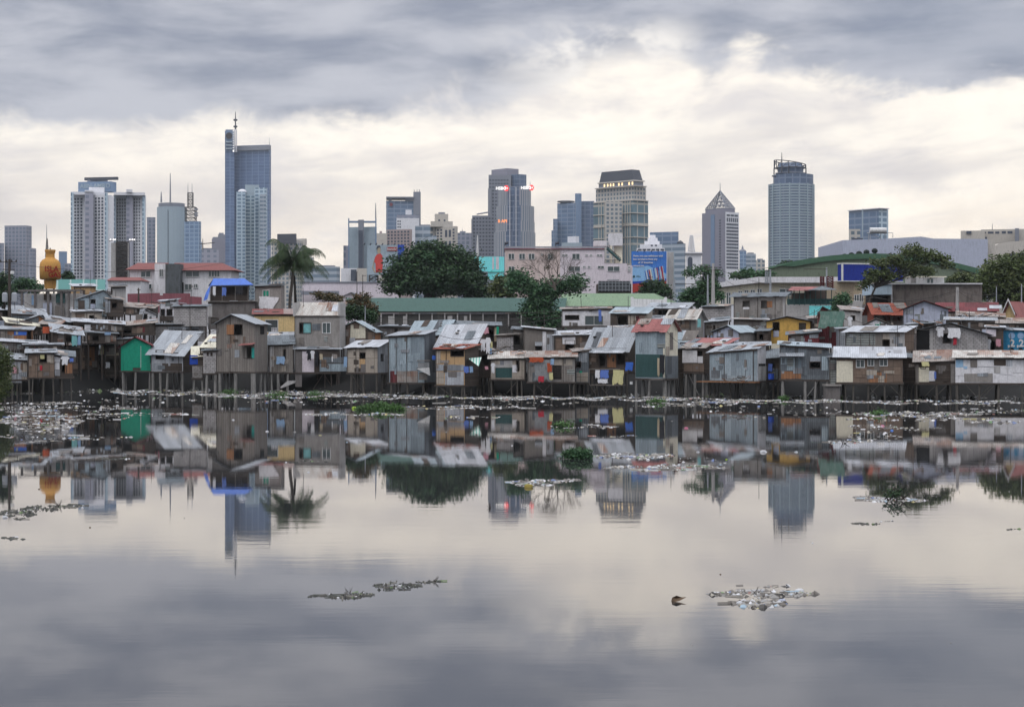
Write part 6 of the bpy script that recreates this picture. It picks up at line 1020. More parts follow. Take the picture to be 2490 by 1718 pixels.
D = 310; T = thing('hoarding', 'deep blue hoarding with white border on the beige building', 'hoarding', (Xp(2110, D), D, 3))
mat('board_navy', (.012, .03, .27), (.02, .05, .3), stain=.3); f = Frame(2048, 2195, D, -11, delta=.5); c = lambda u, v, y: f.p(u, v, f.z(y))
MB().obox(f.p(0, 0, 0), f.ux, f.uy, f.w, f.d, f.z(682), f.z(642), 'board_navy').build('board', T)
for y0, y1 in ((639, 642), (682, 684)): MB().obox(f.p(-.1, -.1, 0), f.ux, f.uy, f.w + .2, f.d + .2, f.z(y1), f.z(y0), 'frame_white').build('border', T)
MB().obox(f.p(-.1, -.1, 0), f.ux, f.uy, .25, .25, f.z(682), f.z(642), 'frame_white').build('corner_strip', T)
T = thing('beige_building', 'stained beige building with grilled window under the blue hoarding', 'building', (Xp(2080, 308), 308, 3)); wallbox(T, 2034, 2130, 683, None, 311.5, 10, 'concrete_beige'); win(T, 2078, 2088, 717, 731, 311.4); win(T, 2090, 2098, 715, 733, 311.4, 'hole'); wallbox(T, 2058, 2098, 732, None, 309, 2, 'concrete_pale', 'lower_wall')
D = 290; T = thing('concrete_building', 'long weathered grey-brown concrete wall building with pale blue corner panel', 'building', (Xp(2250, D), D, 3))
mat('weathered', (.20, .17, .155), (.095, .08, .075), stain=1.0); wallbox(T, 2168, 2388, 692, None, D, 10, 'weathered'); wallbox(T, 2120, 2168, 690, 716, D - .3, 8, mat('panel_ice', (.55, .68, .80), (.45, .58, .7), stain=.3), 'corner_panel'); wallbox(T, 2122, 2168, 716, 738, D + 3, 6, 'hole', 'open_bay'); wallbox(T, 2119, 2389, 688, 691, D - .5, 11, 'paint_white', 'coping'); wallbox(T, 2168, 2170, 692, 740, D - .3, .3, 'paint_white', 'corner_post'); wallbox(T, 2120, 2168, 738, None, D, 8, 'concrete_dark')
T = thing('roof_shed', 'small white rooftop shed with nine-pane window on the weathered concrete building', 'shed', (Xp(2256, 293), 293, Zp(688, 293))); wallbox(T, 2228, 2296, 674, 689, 293, 4, 'frame_white'); wallbox(T, 2214, 2228, 674, 689, 293.4, 4, 'concrete_pale'); wallbox(T, 2211, 2302, 671.5, 673.5, 292.2, 6, 'paint_cream', 'roof'); win(T, 2254, 2269, 677, 688, 292.9)
T = thing('roof_garden', 'mesh-fenced roof deck under red and black canopies behind the square concrete house', 'roof deck', (Xp(1960, 260), 260, 3))
wallbox(T, 1912, 2032, 740, None, 260, 6, 'concrete_pale', 'wall'); wallbox(T, 1968, 2030, 743, 768, 259.7, .2, 'board_turquoise', 'turquoise_panel')
mb = MB(); roof_sheet(mb, P(1915, 706, 259), P(1985, 706, 259), P(1925, 697, 265), P(1990, 697, 265), 'tin_red', .05); mb.build('canopy', T); mb = MB(); roof_sheet(mb, P(1965, 706, 258.5), P(2036, 704, 258.5), P(1998, 695, 263), P(2002, 695, 263), 'tin_dark', .05); mb.build('canopy', T)
for x in range(1918, 2034, 13): MB().tube([P(x, 742, 259.5), P(x, 704, 259.5)], .06, 'mesh_green', 4).build('post', T)
wallbox(T, 1914, 2032, 726, 741, 260.2, .1, 'mesh_green', 'fence_mesh'); wallbox(T, 1925, 1960, 712, 730, 264, .3, 'wood_dark', 'screen'); wallbox(T, 1958, 2010, 706, 735, 264, .3, 'wood_dark', 'screen')
# utility poles, masts, wires
def pole(name, label, x, yb, yt, D, r=.14, m='concrete_pale', arms=(), cat='pole', lean=0):
    T = thing(name, label, cat, tuple(P(x, yb, D))); MB().tube([P(x, yb, D), P(x + lean, yt, D)], [r * 1.2, r * .8], m, 8).build('shaft', T)
    for a, b, y in arms: MB().tube([P(a, y, D - .1), P(b, y, D - .1)], .05, 'wood_dark', 5).build('crossarm', T)
    return T
T = pole('utility_pole', 'dark utility pole with two grey transformers at the west edge', 23, 775, 630, 226, .18, 'wood_dark', ((0, 40, 637), (6, 36, 655), (10, 32, 708)), 'utility pole')
for x in (14, 37): MB().lathe(Xp(x, 226), 225.6, [(.3, Zp(734, 226)), (.33, Zp(732, 226)), (.33, Zp(714, 226)), (.2, Zp(711, 226))], 'steel', 14).build('transformer', T)
MB().lathe(Xp(32, 226), 225.6, [(.2, Zp(667, 226)), (.25, Zp(664, 226)), (.2, Zp(659, 226))], 'frame_white', 10).build('meter', T)
for x in (2, 16, 29, 40): MB().lathe(Xp(x, 226), 225.9, [(.08, Zp(637, 226)), (.1, Zp(634, 226)), (.05, Zp(631, 226))], 'iron', 8).build('insulator', T)
pole('utility_pole', 'tapered concrete pole with cross arms rising from the leafy tree', 1734, 742, 640, 255, .22, 'concrete_pale', ((1712, 1756, 650), (1716, 1752, 656)), 'utility pole')
pole('utility_pole', 'thin greenish pole beside the tapered concrete pole', 1721, 742, 668, 262, .12, 'paint_teal' if False else 'steel')
pole('utility_pole', 'slim pole with slanting arm near the blue billboard', 1641, 742, 678, 300, .1, 'steel', ((1641, 1700, 690),), 'utility pole')
T = pole('sign_gantry', 'lattice gantry post with horizontal boom before the white fascia', 1873, 720, 655, 300, .18, 'steel', ((1858, 1883, 658), (1832, 1873, 690)), 'gantry'); lattice(T, 'lattice', 1862, 1868, 690, 656, 300, 'steel', .05, 4)
pole('gantry', 'second steel gantry with long thin boom over the red frame', 2010, 700, 650, 300, .14, 'steel', ((1955, 2012, 654),), 'gantry')
T = thing('scaffold', 'red steel scaffold racks in front of the white fascia', 'scaffold', tuple(P(2010, 702, 296))); lattice(T, 'rack', 1996, 2004, 702, 672, 296, 'tin_maroon', .06, 5, deep=.6); lattice(T, 'rack', 2012, 2026, 702, 672, 296, 'tin_maroon', .06, 5, deep=.6)
pole('utility_pole', 'banded pale concrete post rising before the weathered concrete building', 2328, 770, 698, 226, .2, 'concrete_pale', ((2322, 2334, 752),), 'utility pole')
pole('lamp_post', 'thin green lamp post in front of the big dome-shaped tree', 2423, 745, 695, 250, .07, 'steel', ((2419, 2427, 695),), 'lamp post'); pole('utility_pole', 'steel pole standing on the yellow gabled house', 2484, 735, 690, 222, .06, 'steel', (), 'pole')
pole('antenna_mast', 'dark rooftop pole with small arms before the maroon boundary wall', 337, 745, 700, 248, .12, 'wood_dark', ((333, 342, 704),), 'pole'); pole('antenna_mast', 'thin antenna rod standing above the grey hollow-block house', 465, 742, 690, 230, .03, 'iron', ((460, 470, 696),), 'antenna')
pole('antenna_mast', 'thin tall rod with hoop leaning by the blue tarpaulin shelter', 462, 800, 722, 226, .03, 'iron', (), 'antenna'); pole('antenna_mast', 'needle aerial standing in front of the pale grey upper hut', 2182, 850, 775, 193.5, .03, 'iron', (), 'antenna')
pole('antenna_mast', 'leaning thin aerial above the rusty striped roof garden shrub', 888, 778, 742, 225, .05, 'steel', ((884, 893, 742),), 'antenna'); pole('flood_mast', 'lamp standard with two bent arms before the pink warehouse', 882, 730, 668, 420, .08, 'iron', ((880, 890, 670),), 'lamp post')
pole('flood_mast', 'single bent lamp standard near the podium of the portal-framed building', 868, 730, 660, 420, .08, 'iron', ((862, 870, 662),), 'lamp post')
def cable(label, pts, D0, D1, sag, r=.025):
    (xa, ya), (xb, yb) = pts; a, b = P(xa, ya, D0), P(xb, yb, D1); q = [a.lerp(b, i / 14) - V((0, 0, 4 * sag * (i / 14) * (1 - i / 14))) for i in range(15)]
    mb = MB(); mb.tube(q, r, 'iron', 4); o = mb.build('power_cable', None, loc=tuple(a)); o['label'] = label; o['category'] = 'cable'
cable('thin power cable sagging across the dark green hall wall', ((905, 770), (1365, 764)), 240, 226, .7); cable('lower slack cable drooping before the green hall toward the white house', ((905, 782), (1462, 750)), 240, 222, 1.4, .03); cable('upper cable from green hall to the blue cloth on white house', ((1010, 765), (1465, 751)), 240, 222, .2)
cable('cable running from the utility pole with transformers toward the school', ((23, 640), (575, 632)), 226, 330, 1.5); cable('cable hanging over the beige building toward the leaning tree trunk', ((2030, 710), (2125, 722)), 250, 250, .6, .035); cable('cable dipping in front of the weathered concrete building', ((2125, 722), (2326, 705)), 250, 226, .8, .03); cable('cable from the banded post toward the thin green lamp post', ((2328, 704), (2423, 712)), 226, 250, .5)
cable('cable spanning from the bus-width slanting two-tone roof up to the tall grey house', ((480, 812), (530, 800)), 216, 210, .1, .03)
bpy.data.objects[[o.name for o in SC.objects if o.name.startswith('power_cable')][-1]]['label'] = 'short cable from the slanting two-tone roof to the tall grey gabled house'
for i, (l, a, b, c) in enumerate((('slack line from the white roof-deck cabin to the grey gabled hut', (300, 745), (395, 735), (238, 236)), ('tangled line drooping over the khaki plywood hut', (184, 745), (350, 757), (233, 233)), ('line sagging across the pale fibre roof sheets', (23, 712), (200, 775), (226, 222)), ('low line hooked to the tall dark plank shack', (23, 720), (240, 838), (226, 223)), ('line from the needle aerial to the twisted gable', (2182, 778), (2312, 784), (193, 196)), ('line slung between the mustard house and the maroon shack', (1913, 768), (2000, 746), (212, 205)), ('clothes line strung over the long upper hut roof', (2060, 770), (2196, 786), (205, 206)), ('line looping from tall red-roofed house to white-fronted box shack', (1618, 800), (1700, 845), (193, 195)), ('line crossing above the grey board shack', (1240, 795), (1440, 806), (205, 203)), ('wire from the blue tarpaulin shelter to the narrow concrete house', (605, 693), (622, 700), (232, 232)), ('wire over the tan plywood shack roof to the orange-streaked roof', (1060, 812), (1190, 815), (198, 198)), ('wire drooping from concrete utility pole to big square house', (1734, 655), (1850, 716), (255, 226)), ('second wire from concrete utility pole down to the mesh-fenced deck', (1734, 650), (1990, 705), (255, 258)), ('wire from the banded post down to the block house', (2328, 704), (2340, 790), (226, 198)), ('wire running from banded post to the steep red roof', (2328, 706), (2456, 733), (226, 222)), ('wire from the banded post past the lavender gable', (2328, 708), (2125, 745), (226, 224)))): cable(l, (a, b), c[0], c[1], .5 + .1 * (i % 5), .022)
# ---------------------------------------------------------------- trees
def leafmat(name, a, b, c): 
    m = bpy.data.materials.new(name); m.use_nodes = True; t = NT(m.node_tree); bs = t.n['Principled BSDF']; g = t.n.new('ShaderNodeNewGeometry')
    r1 = t.ramp(g.outputs['Random Per Island'], [(0, a), (.5, b), (1, c)]); tc_ = t.n.new('ShaderNodeTexCoord'); nz = t.noise(tc_.outputs['Object'], .45, 2, .5)
    t.put(bs.inputs['Base Color'], t.mix(t.m('MULTIPLY', t.ss(nz, .35, .7), .6), r1, tuple(x * 1.7 for x in b))); bs.inputs['Roughness'].default_value = .6; bs.inputs['Specular IOR Level'].default_value = .25; MATS[name] = m
leafmat('leaf_dark', (.008, .02, .012), (.022, .052, .022), (.055, .095, .035)); leafmat('leaf_mid', (.015, .04, .022), (.04, .095, .045), (.085, .15, .06)); leafmat('leaf_olive', (.035, .05, .018), (.065, .09, .03), (.11, .12, .045)); leafmat('leaf_red', (.04, .045, .02), (.08, .07, .03), (.14, .07, .04)); leafmat('leaf_palm', (.012, .028, .014), (.03, .055, .022), (.09, .11, .045)); leafmat('leaf_bright', (.025, .06, .015), (.05, .11, .03), (.09, .16, .05))
mat('bark', (.13, .11, .095), (.07, .06, .05)); mat('bark_dark', (.05, .04, .035))
def leaves(parent, name, C, Rr, D, n, size, m, seed, clump=34, flat=.8, hollow=.35, low=None):
    """C: crown ellipsoids (px, py, rx, ry) in photo pixels; n small leaf faces grouped in clumps"""
    rg = np.random.RandomState(seed); k = D / F; tot = sum(e[2] * e[3] for e in C); cs = []
    for e in C:
        nc = max(3, int(n * e[2] * e[3] / tot / clump)); u = rg.normal(size=(nc, 3)); u /= np.linalg.norm(u, axis=1)[:, None]; r = (hollow + (1 - hollow) * rg.rand(nc)) ** .7; u *= r[:, None]
        lump = 1 + .16 * np.sin(u[:, 0] * 7 + seed) * np.cos(u[:, 2] * 6)
        c = np.stack([(e[0] - CX) * k + u[:, 0] * e[2] * k * lump, D + u[:, 1] * e[2] * k * flat, CZ - (e[1] - HY) * k + u[:, 2] * e[3] * k * lump], 1); cs.append(c)
    cs = np.concatenate(cs); N = len(cs) * clump; ctr = np.repeat(cs, clump, 0) + rg.normal(size=(N, 3)) * np.array([1, 1, .65]) * Rr
    if low is not None: ctr = ctr[ctr[:, 2] > low]; N = len(ctr)
    a = rg.normal(size=(N, 3)); a[:, 2] *= .5; a /= np.linalg.norm(a, axis=1)[:, None]; b = rg.normal(size=(N, 3)); b -= (a * b).sum(1)[:, None] * a; b /= np.linalg.norm(b, axis=1)[:, None]
    s = size * (.6 + .8 * rg.rand(N))[:, None]; q = np.stack([ctr - a * s, ctr - b * s * .45, ctr + a * s, ctr + b * s * .45], 1).reshape(-1, 3) - np.array(parent.location)
    me = bpy.data.meshes.new(name); me.vertices.add(4 * N); me.vertices.foreach_set('co', q.ravel()); me.loops.add(4 * N); me.loops.foreach_set('vertex_index', np.arange(4 * N)); me.polygons.add(N); me.polygons.foreach_set('loop_start', np.arange(N) * 4); me.update(calc_edges=True)
    me.materials.append(MT(m)); o = bpy.data.objects.new(name, me); SC.collection.objects.link(o); o.parent = parent; return o
def tree(name, label, x, yb, C, D, n, size=.22, m='leaf_mid', tr=.3, Rr=.55, seed=1, cat='tree', limbs=5, bark='bark_dark', hollow=.35, clump=34, zb=None, extra=None, low=None, fk=None):
    base = P(x, yb, D) if zb is None else V((Xp(x, D), D, zb)); T = thing(name, label, cat, tuple(base)); rg = random.Random(seed)
    mx_ = sum(e[0] for e in C) / len(C); my = sum(e[1] for e in C) / len(C); top = P(mx_, my, D); fork = base.lerp(top, .45) + V((rg.uniform(-.3, .3), 0, 0)) if fk is None else P(fk[0], fk[1], D); mb = MB()
    mb.tube([base - V((0, 0, .3)), base.lerp(fork, .5) + V((rg.uniform(-.2, .2), 0, 0)), fork], [tr * 1.3, tr, tr * .8], bark, 8).build('trunk', T); mb = MB()
    for e in C:
        for j in range(max(1, limbs // len(C))):
            tip = P(e[0] + rg.uniform(-.6, .6) * e[2], e[1] - rg.uniform(-.3, .7) * e[3], D) + V((0, rg.uniform(-1, 1) * e[2] / F * D * .5, 0)); md = fork.lerp(tip, .5) + V((0, 0, rg.uniform(0, .6)))
            mb.tube([fork, md, tip], [tr * .5, tr * .3, tr * .08], bark, 5)
    mb.build('limb', T); leaves(T, 'crown', C, Rr, D, n, size, m, seed, hollow=hollow, clump=clump, low=low)
    if extra: leaves(T, 'crown', extra[0], Rr, D - 2, extra[1], size, extra[2], seed + 9, hollow=.2, clump=clump)
    return T
tree('mango_tree', 'huge dense dark mango tree with a broad round crown above the dark green roof', 1045, 724, [(1006, 652, 60, 46), (1040, 618, 58, 30), (1105, 645, 58, 46), (972, 672, 32, 30), (1135, 680, 45, 40), (1060, 680, 110, 40), (1165, 705, 28, 22), (958, 692, 30, 20)], 330, 26000, .34, 'leaf_dark', .9, .75, 3, limbs=16, extra=([(1040, 676, 26, 16), (1080, 690, 30, 14), (1000, 700, 30, 10), (1045, 625, 30, 14), (985, 650, 24, 14), (1110, 660, 22, 14)], 2600, 'leaf_mid'))
tree('broadleaf_tree', 'dark bushy tree spilling over both green roofs in front of the pink low-rise', 1322, 790, [(1270, 694, 34, 28), (1318, 715, 36, 34), (1345, 698, 34, 22), (1395, 692, 34, 22), (1305, 755, 36, 34), (1325, 770, 45, 28), (1260, 672, 24, 18)], 256, 12500, .22, 'leaf_mid', .35, .5, 5, limbs=14)
T = tree('bare_tree', 'leafless twiggy tree against the pink building', 1350, 700, [(1330, 650, 4, 4)], 252, 40, .1, 'leaf_red', .15, .2, 8, limbs=1, bark='bark')
mb = MB(); rg = random.Random(4)
def twig(p, d, L, r, dep):
    q = p + d * L; mb.tube([p, p.lerp(q, .5) + V((rg.uniform(-.1, .1) * L, 0, rg.uniform(-.05, .1) * L)), q], [r, r * .8, r * .6], 'bark', 4)
    if dep:
        for _ in range(3): twig(q if rg.random() < .6 else p.lerp(q, .6), (d + V((rg.uniform(-.9, .9), rg.uniform(-.5, .5), rg.uniform(-.25, .55)))).normalized(), L * .72, r * .6, dep - 1)
for dx_ in (-.7, -.2, .3, .9): twig(P(1345, 700, 252), V((dx_, 0, .9)).normalized(), 1.9, .08, 5)
mb.build('branches' if False else 'twig_crown', T)
tree('palm_bush', 'scrubby palm-like bush between mango tree and the tree on the green roofs', 1215, 724, [(1215, 700, 26, 22), (1238, 705, 20, 18), (1226, 684, 14, 12)], 300, 2600, .3, 'leaf_olive', .25, .5, 6)
tree('broadleaf_tree', 'small dark round-topped tree at the foot of the blue billboard', 1585, 725, [(1592, 700, 26, 22), (1575, 712, 20, 14), (1612, 712, 20, 14)], 320, 5200, .26, 'leaf_dark', .3, .45, 12)
tree('acacia_tree', 'wispy flat-topped acacia with tiers of foliage by the tapered concrete pole', 1716, 742, [(1705, 655, 30, 6), (1735, 666, 22, 8), (1680, 664, 20, 5), (1718, 690, 34, 12), (1690, 708, 34, 12), (1735, 720, 26, 14), (1668, 722, 22, 12), (1700, 730, 40, 14)], 275, 7000, .2, 'leaf_mid', .2, .4, 13, limbs=8)
tree('broadleaf_tree', 'dark low tree clump at the base of the round balcony tower', 1915, 665, [(1915, 648, 16, 9), (1935, 652, 18, 6), (1898, 654, 12, 5)], 420, 2200, .35, 'leaf_dark', .3, .5, 14)
tree('broadleaf_tree', 'low hazy shrub line on the roof edge of the white hall', 1820, 672, [(1818, 664, 18, 9), (1840, 667, 14, 5), (1860, 664, 16, 6), (1790, 670, 14, 5)], 345, 2600, .25, 'leaf_mid', .2, .4, 15)
tree('rain_tree', 'spreading umbrella tree with thin leaning trunk over the blue hoarding', 2108, 748, [(2120, 668, 18, 20), (2140, 640, 30, 14), (2175, 630, 26, 16), (2215, 612, 34, 16), (2255, 622, 30, 18), (2285, 628, 26, 12), (2200, 645, 50, 14), (2240, 660, 44, 12), (2160, 668, 40, 16), (2300, 645, 20, 10), (2105, 690, 18, 12)], 285, 7600, .22, 'leaf_olive', .16, .36, 16, limbs=33, hollow=.1, clump=24, fk=(2128, 700))
tree('broadleaf_tree', 'dark scrub tree peeping over the coping of the weathered concrete wall', 2345, 690, [(2340, 678, 26, 12), (2372, 682, 22, 10), (2318, 684, 16, 7)], 320, 3200, .25, 'leaf_olive', .2, .4, 17)
tree('broadleaf_tree', 'big dome-shaped olive green tree at the east edge', 2445, 760, [(2440, 660, 52, 42), (2480, 650, 40, 34), (2420, 690, 48, 40), (2470, 710, 60, 44), (2395, 705, 26, 26), (2510, 690, 50, 60)], 300, 20000, .28, 'leaf_olive', .5, .6, 18, limbs=12)
tree('shrub', 'bush growing against the pale lower wall of the beige building', 2040, 760, [(2045, 735, 16, 20), (2056, 728, 12, 14), (2036, 748, 12, 12)], 245, 2600, .16, 'leaf_mid', .12, .3, 19, cat='shrub')
tree('shrub', 'red-brown flowering bush behind the rusty striped roof', 885, 775, [(880, 730, 16, 18), (872, 748, 18, 16), (895, 756, 22, 20), (860, 740, 14, 10)], 238, 4200, .17, 'leaf_red', .15, .3, 20, cat='shrub'); tree('shrub', 'dark green bush mass left of the dark green roofed hall', 868, 790, [(862, 760, 26, 18), (895, 770, 22, 16)], 235, 3400, .17, 'leaf_dark', .15, .3, 21, cat='shrub')
tree('shrub', 'sparse brownish shrub right beside the palm trunk', 800, 735, [(795, 722, 22, 9), (775, 716, 12, 8), (820, 728, 14, 8)], 260, 1800, .16, 'leaf_red', .1, .3, 22, cat='shrub')
tree('broadleaf_tree', 'grey-green trees around the foot of the yellow gas bottle', 68, 712, [(62, 690, 20, 14), (85, 700, 16, 12), (45, 700, 14, 14)], 330, 3400, .24, 'leaf_mid', .2, .4, 23); SC.objects[-1]
tree('broadleaf_tree', 'dark tree wrapped round the utility pole with transformers', 8, 745, [(6, 690, 18, 26), (14, 715, 18, 20), (-5, 730, 20, 20)], 230, 3200, .18, 'leaf_dark', .2, .35, 24)
tree('broadleaf_tree', 'small dark tree between gas bottle and white condominium', 164, 685, [(163, 670, 12, 9), (172, 676, 9, 7)], 340, 1100, .24, 'leaf_dark', .2, .3, 25)
tree('bush', 'large olive bush overhanging the water at the west edge', 2, 990, [(2, 868, 22, 26), (8, 900, 20, 28), (0, 935, 20, 30), (-8, 965, 18, 20)], 178, 7500, .11, 'leaf_olive', .1, .28, 26, cat='bush', zb=0)
# coconut palm
D = 238; base = P(702, 765, D); T = thing('coconut_palm', 'tall coconut palm with drooping fronds over the middle of the shanties', 'palm tree', tuple(base)); hd = P(714, 648, D)
tp = [base - V((0, 0, 3)), P(706, 720, D), P(710, 690, D), hd]; MB().tube(tp, [.26, .22, .2, .17], 'bark', 8).build('trunk', T)
MB().tube([P(722, 765, D + 3) - V((0, 0, 3)), P(718, 720, D + 2), P(716, 670, D + 1)], [.2, .17, .12], 'bark_dark', 7).build('trunk', T)
rg = random.Random(11)
for i in range(58):
    a = 2 * math.pi * i / 30 * 1.0 + rg.uniform(-.35, .35); up = rg.choice((2.3, 1.7, 1.2, .8, .45, .1)) + rg.uniform(-.1, .1); L = rg.uniform(2.9, 5.6) * (1 - .12 * max(0, up - 1)); d = V((math.cos(a), math.sin(a), 0)); pts = []
    for j in range(12): s = j / 11; pts.append(hd + V((0, 0, rg.uniform(-.02, .02))) + d * (L * s * (1 - .12 * s)) + V((0, 0, L * (up * s - (.55 + .5 * max(up, 0)) * s * s))))
    mb = MB(); mb.tube(pts, [.05 - .004 * j for j in range(12)], 'leaf_palm', 4)
    for j in range(36):
        s = .12 + .88 * j / 36; q = s * 11; k_ = min(10, int(q)); p = pts[k_].lerp(pts[k_ + 1], q - k_); td = (pts[k_ + 1] - pts[k_]).normalized(); side = td.cross(UZ).normalized(); ll = .85 * math.sin(math.pi * (s * .8 + .14)) + .12
        for sg in (-1, 1): tip = p + side * sg * ll * .5 + td * ll * .4 - V((0, 0, ll * .85 + rg.uniform(0, .2))); w_ = td * .034; mb.face([p - w_, p + w_, tip + w_ * .3, tip - w_ * .3], 'leaf_palm')
    mb.build('frond', T)
for i in range(5): q = hd + V((rg.uniform(-.35, .35), -.25, -.35 + rg.uniform(-.2, .1))); MB().lathe(q.x, q.y, [(.02, q.z - .13), (.12, q.z - .05), (.13, q.z + .05), (.02, q.z + .14)], 'leaf_olive', 8).build('coconut', T)
# ---------------------------------------------------------------- washing and small things on the shacks
def cloth(name, label, x, y, w_, h_, m, D, group='washing hung out on the shacks', bot=1.0):
    T = thing(name, label, 'garment' if name != 'hanging_cloth' else 'cloth', tuple(P(x, y + h_, D)), group); fr_ = Frame(x - w_ / 2 - 1, x + w_ / 2 + 1, D)
    drape(T, 'fabric', fr_, ((x - w_ / 2, y), (x + w_ / 2, y + .5), (x + w_ / 2 * bot, y + h_), (x - w_ / 2 * bot, y + h_)), m, -.05, .07)
    if name == 'shirt':
        for s in (-1, 1): drape(T, 'sleeve', fr_, ((x + s * w_ * .45, y), (x + s * w_ * .8, y + h_ * .2), (x + s * w_ * .7, y + h_ * .38), (x + s * w_ * .45, y + h_ * .3)) if s > 0 else ((x - w_ * .8, y + h_ * .2), (x - w_ * .45, y), (x - w_ * .45, y + h_ * .3), (x - w_ * .7, y + h_ * .38)), m, -.04, .03)
    return T
for a in (('shirt', 'black shirt hanging before the pink wall', 752, 851, 9, 24, 'cloth_black', 212.6), ('shirt', 'white striped shirt next to the black shirt on the pink wall', 760, 852, 7, 20, 'tarp_white', 212.5), ('hanging_cloth', 'dark trousers hanging in the doorway under the rusty striped roof', 770, 853, 8, 36, 'cloth_black', 212.4), ('hanging_cloth', 'beige towel thrown over the rail right of dark trousers', 781, 860, 7, 14, 'cloth_tan', 212.3), ('hanging_cloth', 'small pale strip of cloth on the dark tin fence', 808, 866, 3, 13, 'tarp_white', 212.3), ('hanging_cloth', 'light blue towel beside the pale plank shack', 840, 867, 8, 24, 'cloth_sky', 206),
          ('hanging_cloth', 'blue patterned cloth heap on the low grey shack wall', 682, 866, 20, 18, 'cloth_sky', 212.6), ('shirt', 'white long shirt hanging by the orange-streaked roof', 1187, 820, 9, 38, 'tarp_white', 198), ('shirt', 'pale grey shirt to the left of the long white shirt', 1175, 824, 10, 28, 'tarp_white', 198.2), ('hanging_cloth', 'yellow cloth beside the long white shirt', 1195, 830, 5, 16, 'cloth_yellow', 198.4), ('hanging_cloth', 'light blue cloth at the foot of the yellow cloth', 1193, 846, 6, 14, 'cloth_sky', 198.3),
          ('hanging_cloth', 'two blue cloths pegged under the tan plywood shack porch', 1134, 890, 12, 16, 'cloth_blue', 194.5), ('hanging_cloth', 'pale blue cloth pegged by the porch post', 1146, 890, 8, 15, 'cloth_sky', 194.4), ('shirt', 'white shirt on a hanger in front of dark green panel shack', 1199, 882, 7, 24, 'tarp_white', 196), ('hanging_cloth', 'purple and pink cloth bundle next to the white hanger shirt', 1183, 890, 8, 8, 'cloth_pink', 196), ('hanging_cloth', 'red and white quilt under the dark laundry shack roof', 1180, 795, 16, 16, 'cloth_pink', 206.5), ('hanging_cloth', 'green towel under the dark laundry shack roof', 1210, 794, 6, 20, 'paint_green', 206.5), ('hanging_cloth', 'dark blue bedding below the dark laundry shack eave', 1160, 796, 14, 14, 'cloth_blue', 207),
          ('hanging_cloth', 'orange-red tarpaulin tied under the messy tin eave', 1304, 868, 34, 12, 'tarp_red', 194.6), ('hanging_cloth', 'big crumpled grey tarpaulin draped over a shack front', 1320, 874, 42, 52, 'tarp_grey', 194.8), ('hanging_cloth', 'orange-red bag-like cloth hanging beside louvred window', 1336, 882, 11, 22, 'tarp_red', 194.5), ('hanging_cloth', 'small light blue cloth above the orange-red bag', 1343, 872, 8, 14, 'cloth_sky', 194.4), ('hanging_cloth', 'red scrap hanging at the bottom of the crumpled grey tarpaulin', 1316, 914, 14, 14, 'cloth_red', 194.5), ('hanging_cloth', 'pale yellow sack below the orange-red cloth', 1340, 905, 9, 18, 'cloth_yellow', 194.5),
          ('hanging_cloth', 'blue sheet tied to the balcony frame over the water', 1470, 899, 20, 20, 'cloth_blue', 195.4), ('hanging_cloth', 'white sheet at the edge of the balcony next to blue one', 1453, 899, 11, 20, 'tarp_white', 195.4), ('hanging_cloth', 'yellow patterned sheet tied to the balcony frame', 1503, 899, 26, 34, 'cloth_yellow', 195.4), ('hanging_cloth', 'white cloth strip low on the balcony frame', 1466, 921, 24, 10, 'tarp_white', 195.4), ('hanging_cloth', 'blue plastic sheet stretched at the balcony corner', 1530, 880, 18, 20, 'tarp_blue', 195),
          ('hanging_cloth', 'black and white dotted cloth hanging down the dark mesh wall', 1610, 862, 12, 46, 'cloth_black', 192.5), ('hanging_cloth', 'tan cloth strip hanging on the dark mesh wall', 1601, 870, 5, 44, 'cloth_tan', 192.5), ('hanging_cloth', 'large washed-out green tarpaulin hung from the maroon gable', 2022, 756, 60, 40, 'tarp_green', 204.8), ('shirt', 'white star-shaped shirt drying beside the green tarpaulin', 2067, 770, 8, 22, 'tarp_white', 205), ('shirt', 'white shirt hung on the hollow-block house wall', 2286, 794, 14, 24, 'tarp_white', 196), ('hanging_cloth', 'white cloth spread like a kite on the hollow-block house', 2320, 797, 30, 24, 'tarp_white', 196), ('hanging_cloth', 'dark red cloth below the kite-like white cloth', 2322, 822, 8, 16, 'cloth_red', 196),
          ('shirt', 'pink-white shirt beside the blue printed banner', 2404, 824, 8, 26, 'tarp_white', 199), ('hanging_cloth', 'pinkish rag bundle touching the blue printed banner', 2428, 824, 12, 18, 'cloth_pink', 199.5), ('hanging_cloth', 'purple cloth folded in front of the cream board', 2274, 903, 5, 18, 'cloth_blue', 186.5), ('hanging_cloth', 'yellow-green cloth by the window of the cream-board shack', 2250, 879, 18, 11, 'cloth_yellow', 186.4),
          ('hanging_cloth', 'small red cloth pinned on the brown plywood shack', 100, 888, 6, 12, 'cloth_red', 202.6), ('shirt', 'white shirt hanging on the cluttered porch', 158, 866, 14, 20, 'tarp_white', 203), ('hanging_cloth', 'blue bundle hanging at the porch corner', 174, 870, 9, 9, 'cloth_blue', 203), ('hanging_cloth', 'pink bundle on the pale tin shack by the bush', 35, 893, 10, 14, 'cloth_pink', 203.5), ('hanging_cloth', 'pale green towel hanging in the west jumble', 181, 816, 12, 24, 'glass_teal', 213), ('hanging_cloth', 'blue towel beside the pale green one', 193, 816, 6, 22, 'cloth_sky', 213), ('hanging_cloth', 'yellow cloth near the dark plank shack', 248, 840, 7, 20, 'cloth_yellow', 222), ('hanging_cloth', 'pale grey cloth on the dark gap shed', 243, 850, 8, 12, 'tarp_white', 222), ('hanging_cloth', 'white washing hanging in front of the yellow-boarded shack', 262, 880, 10, 14, 'tarp_white', 222),
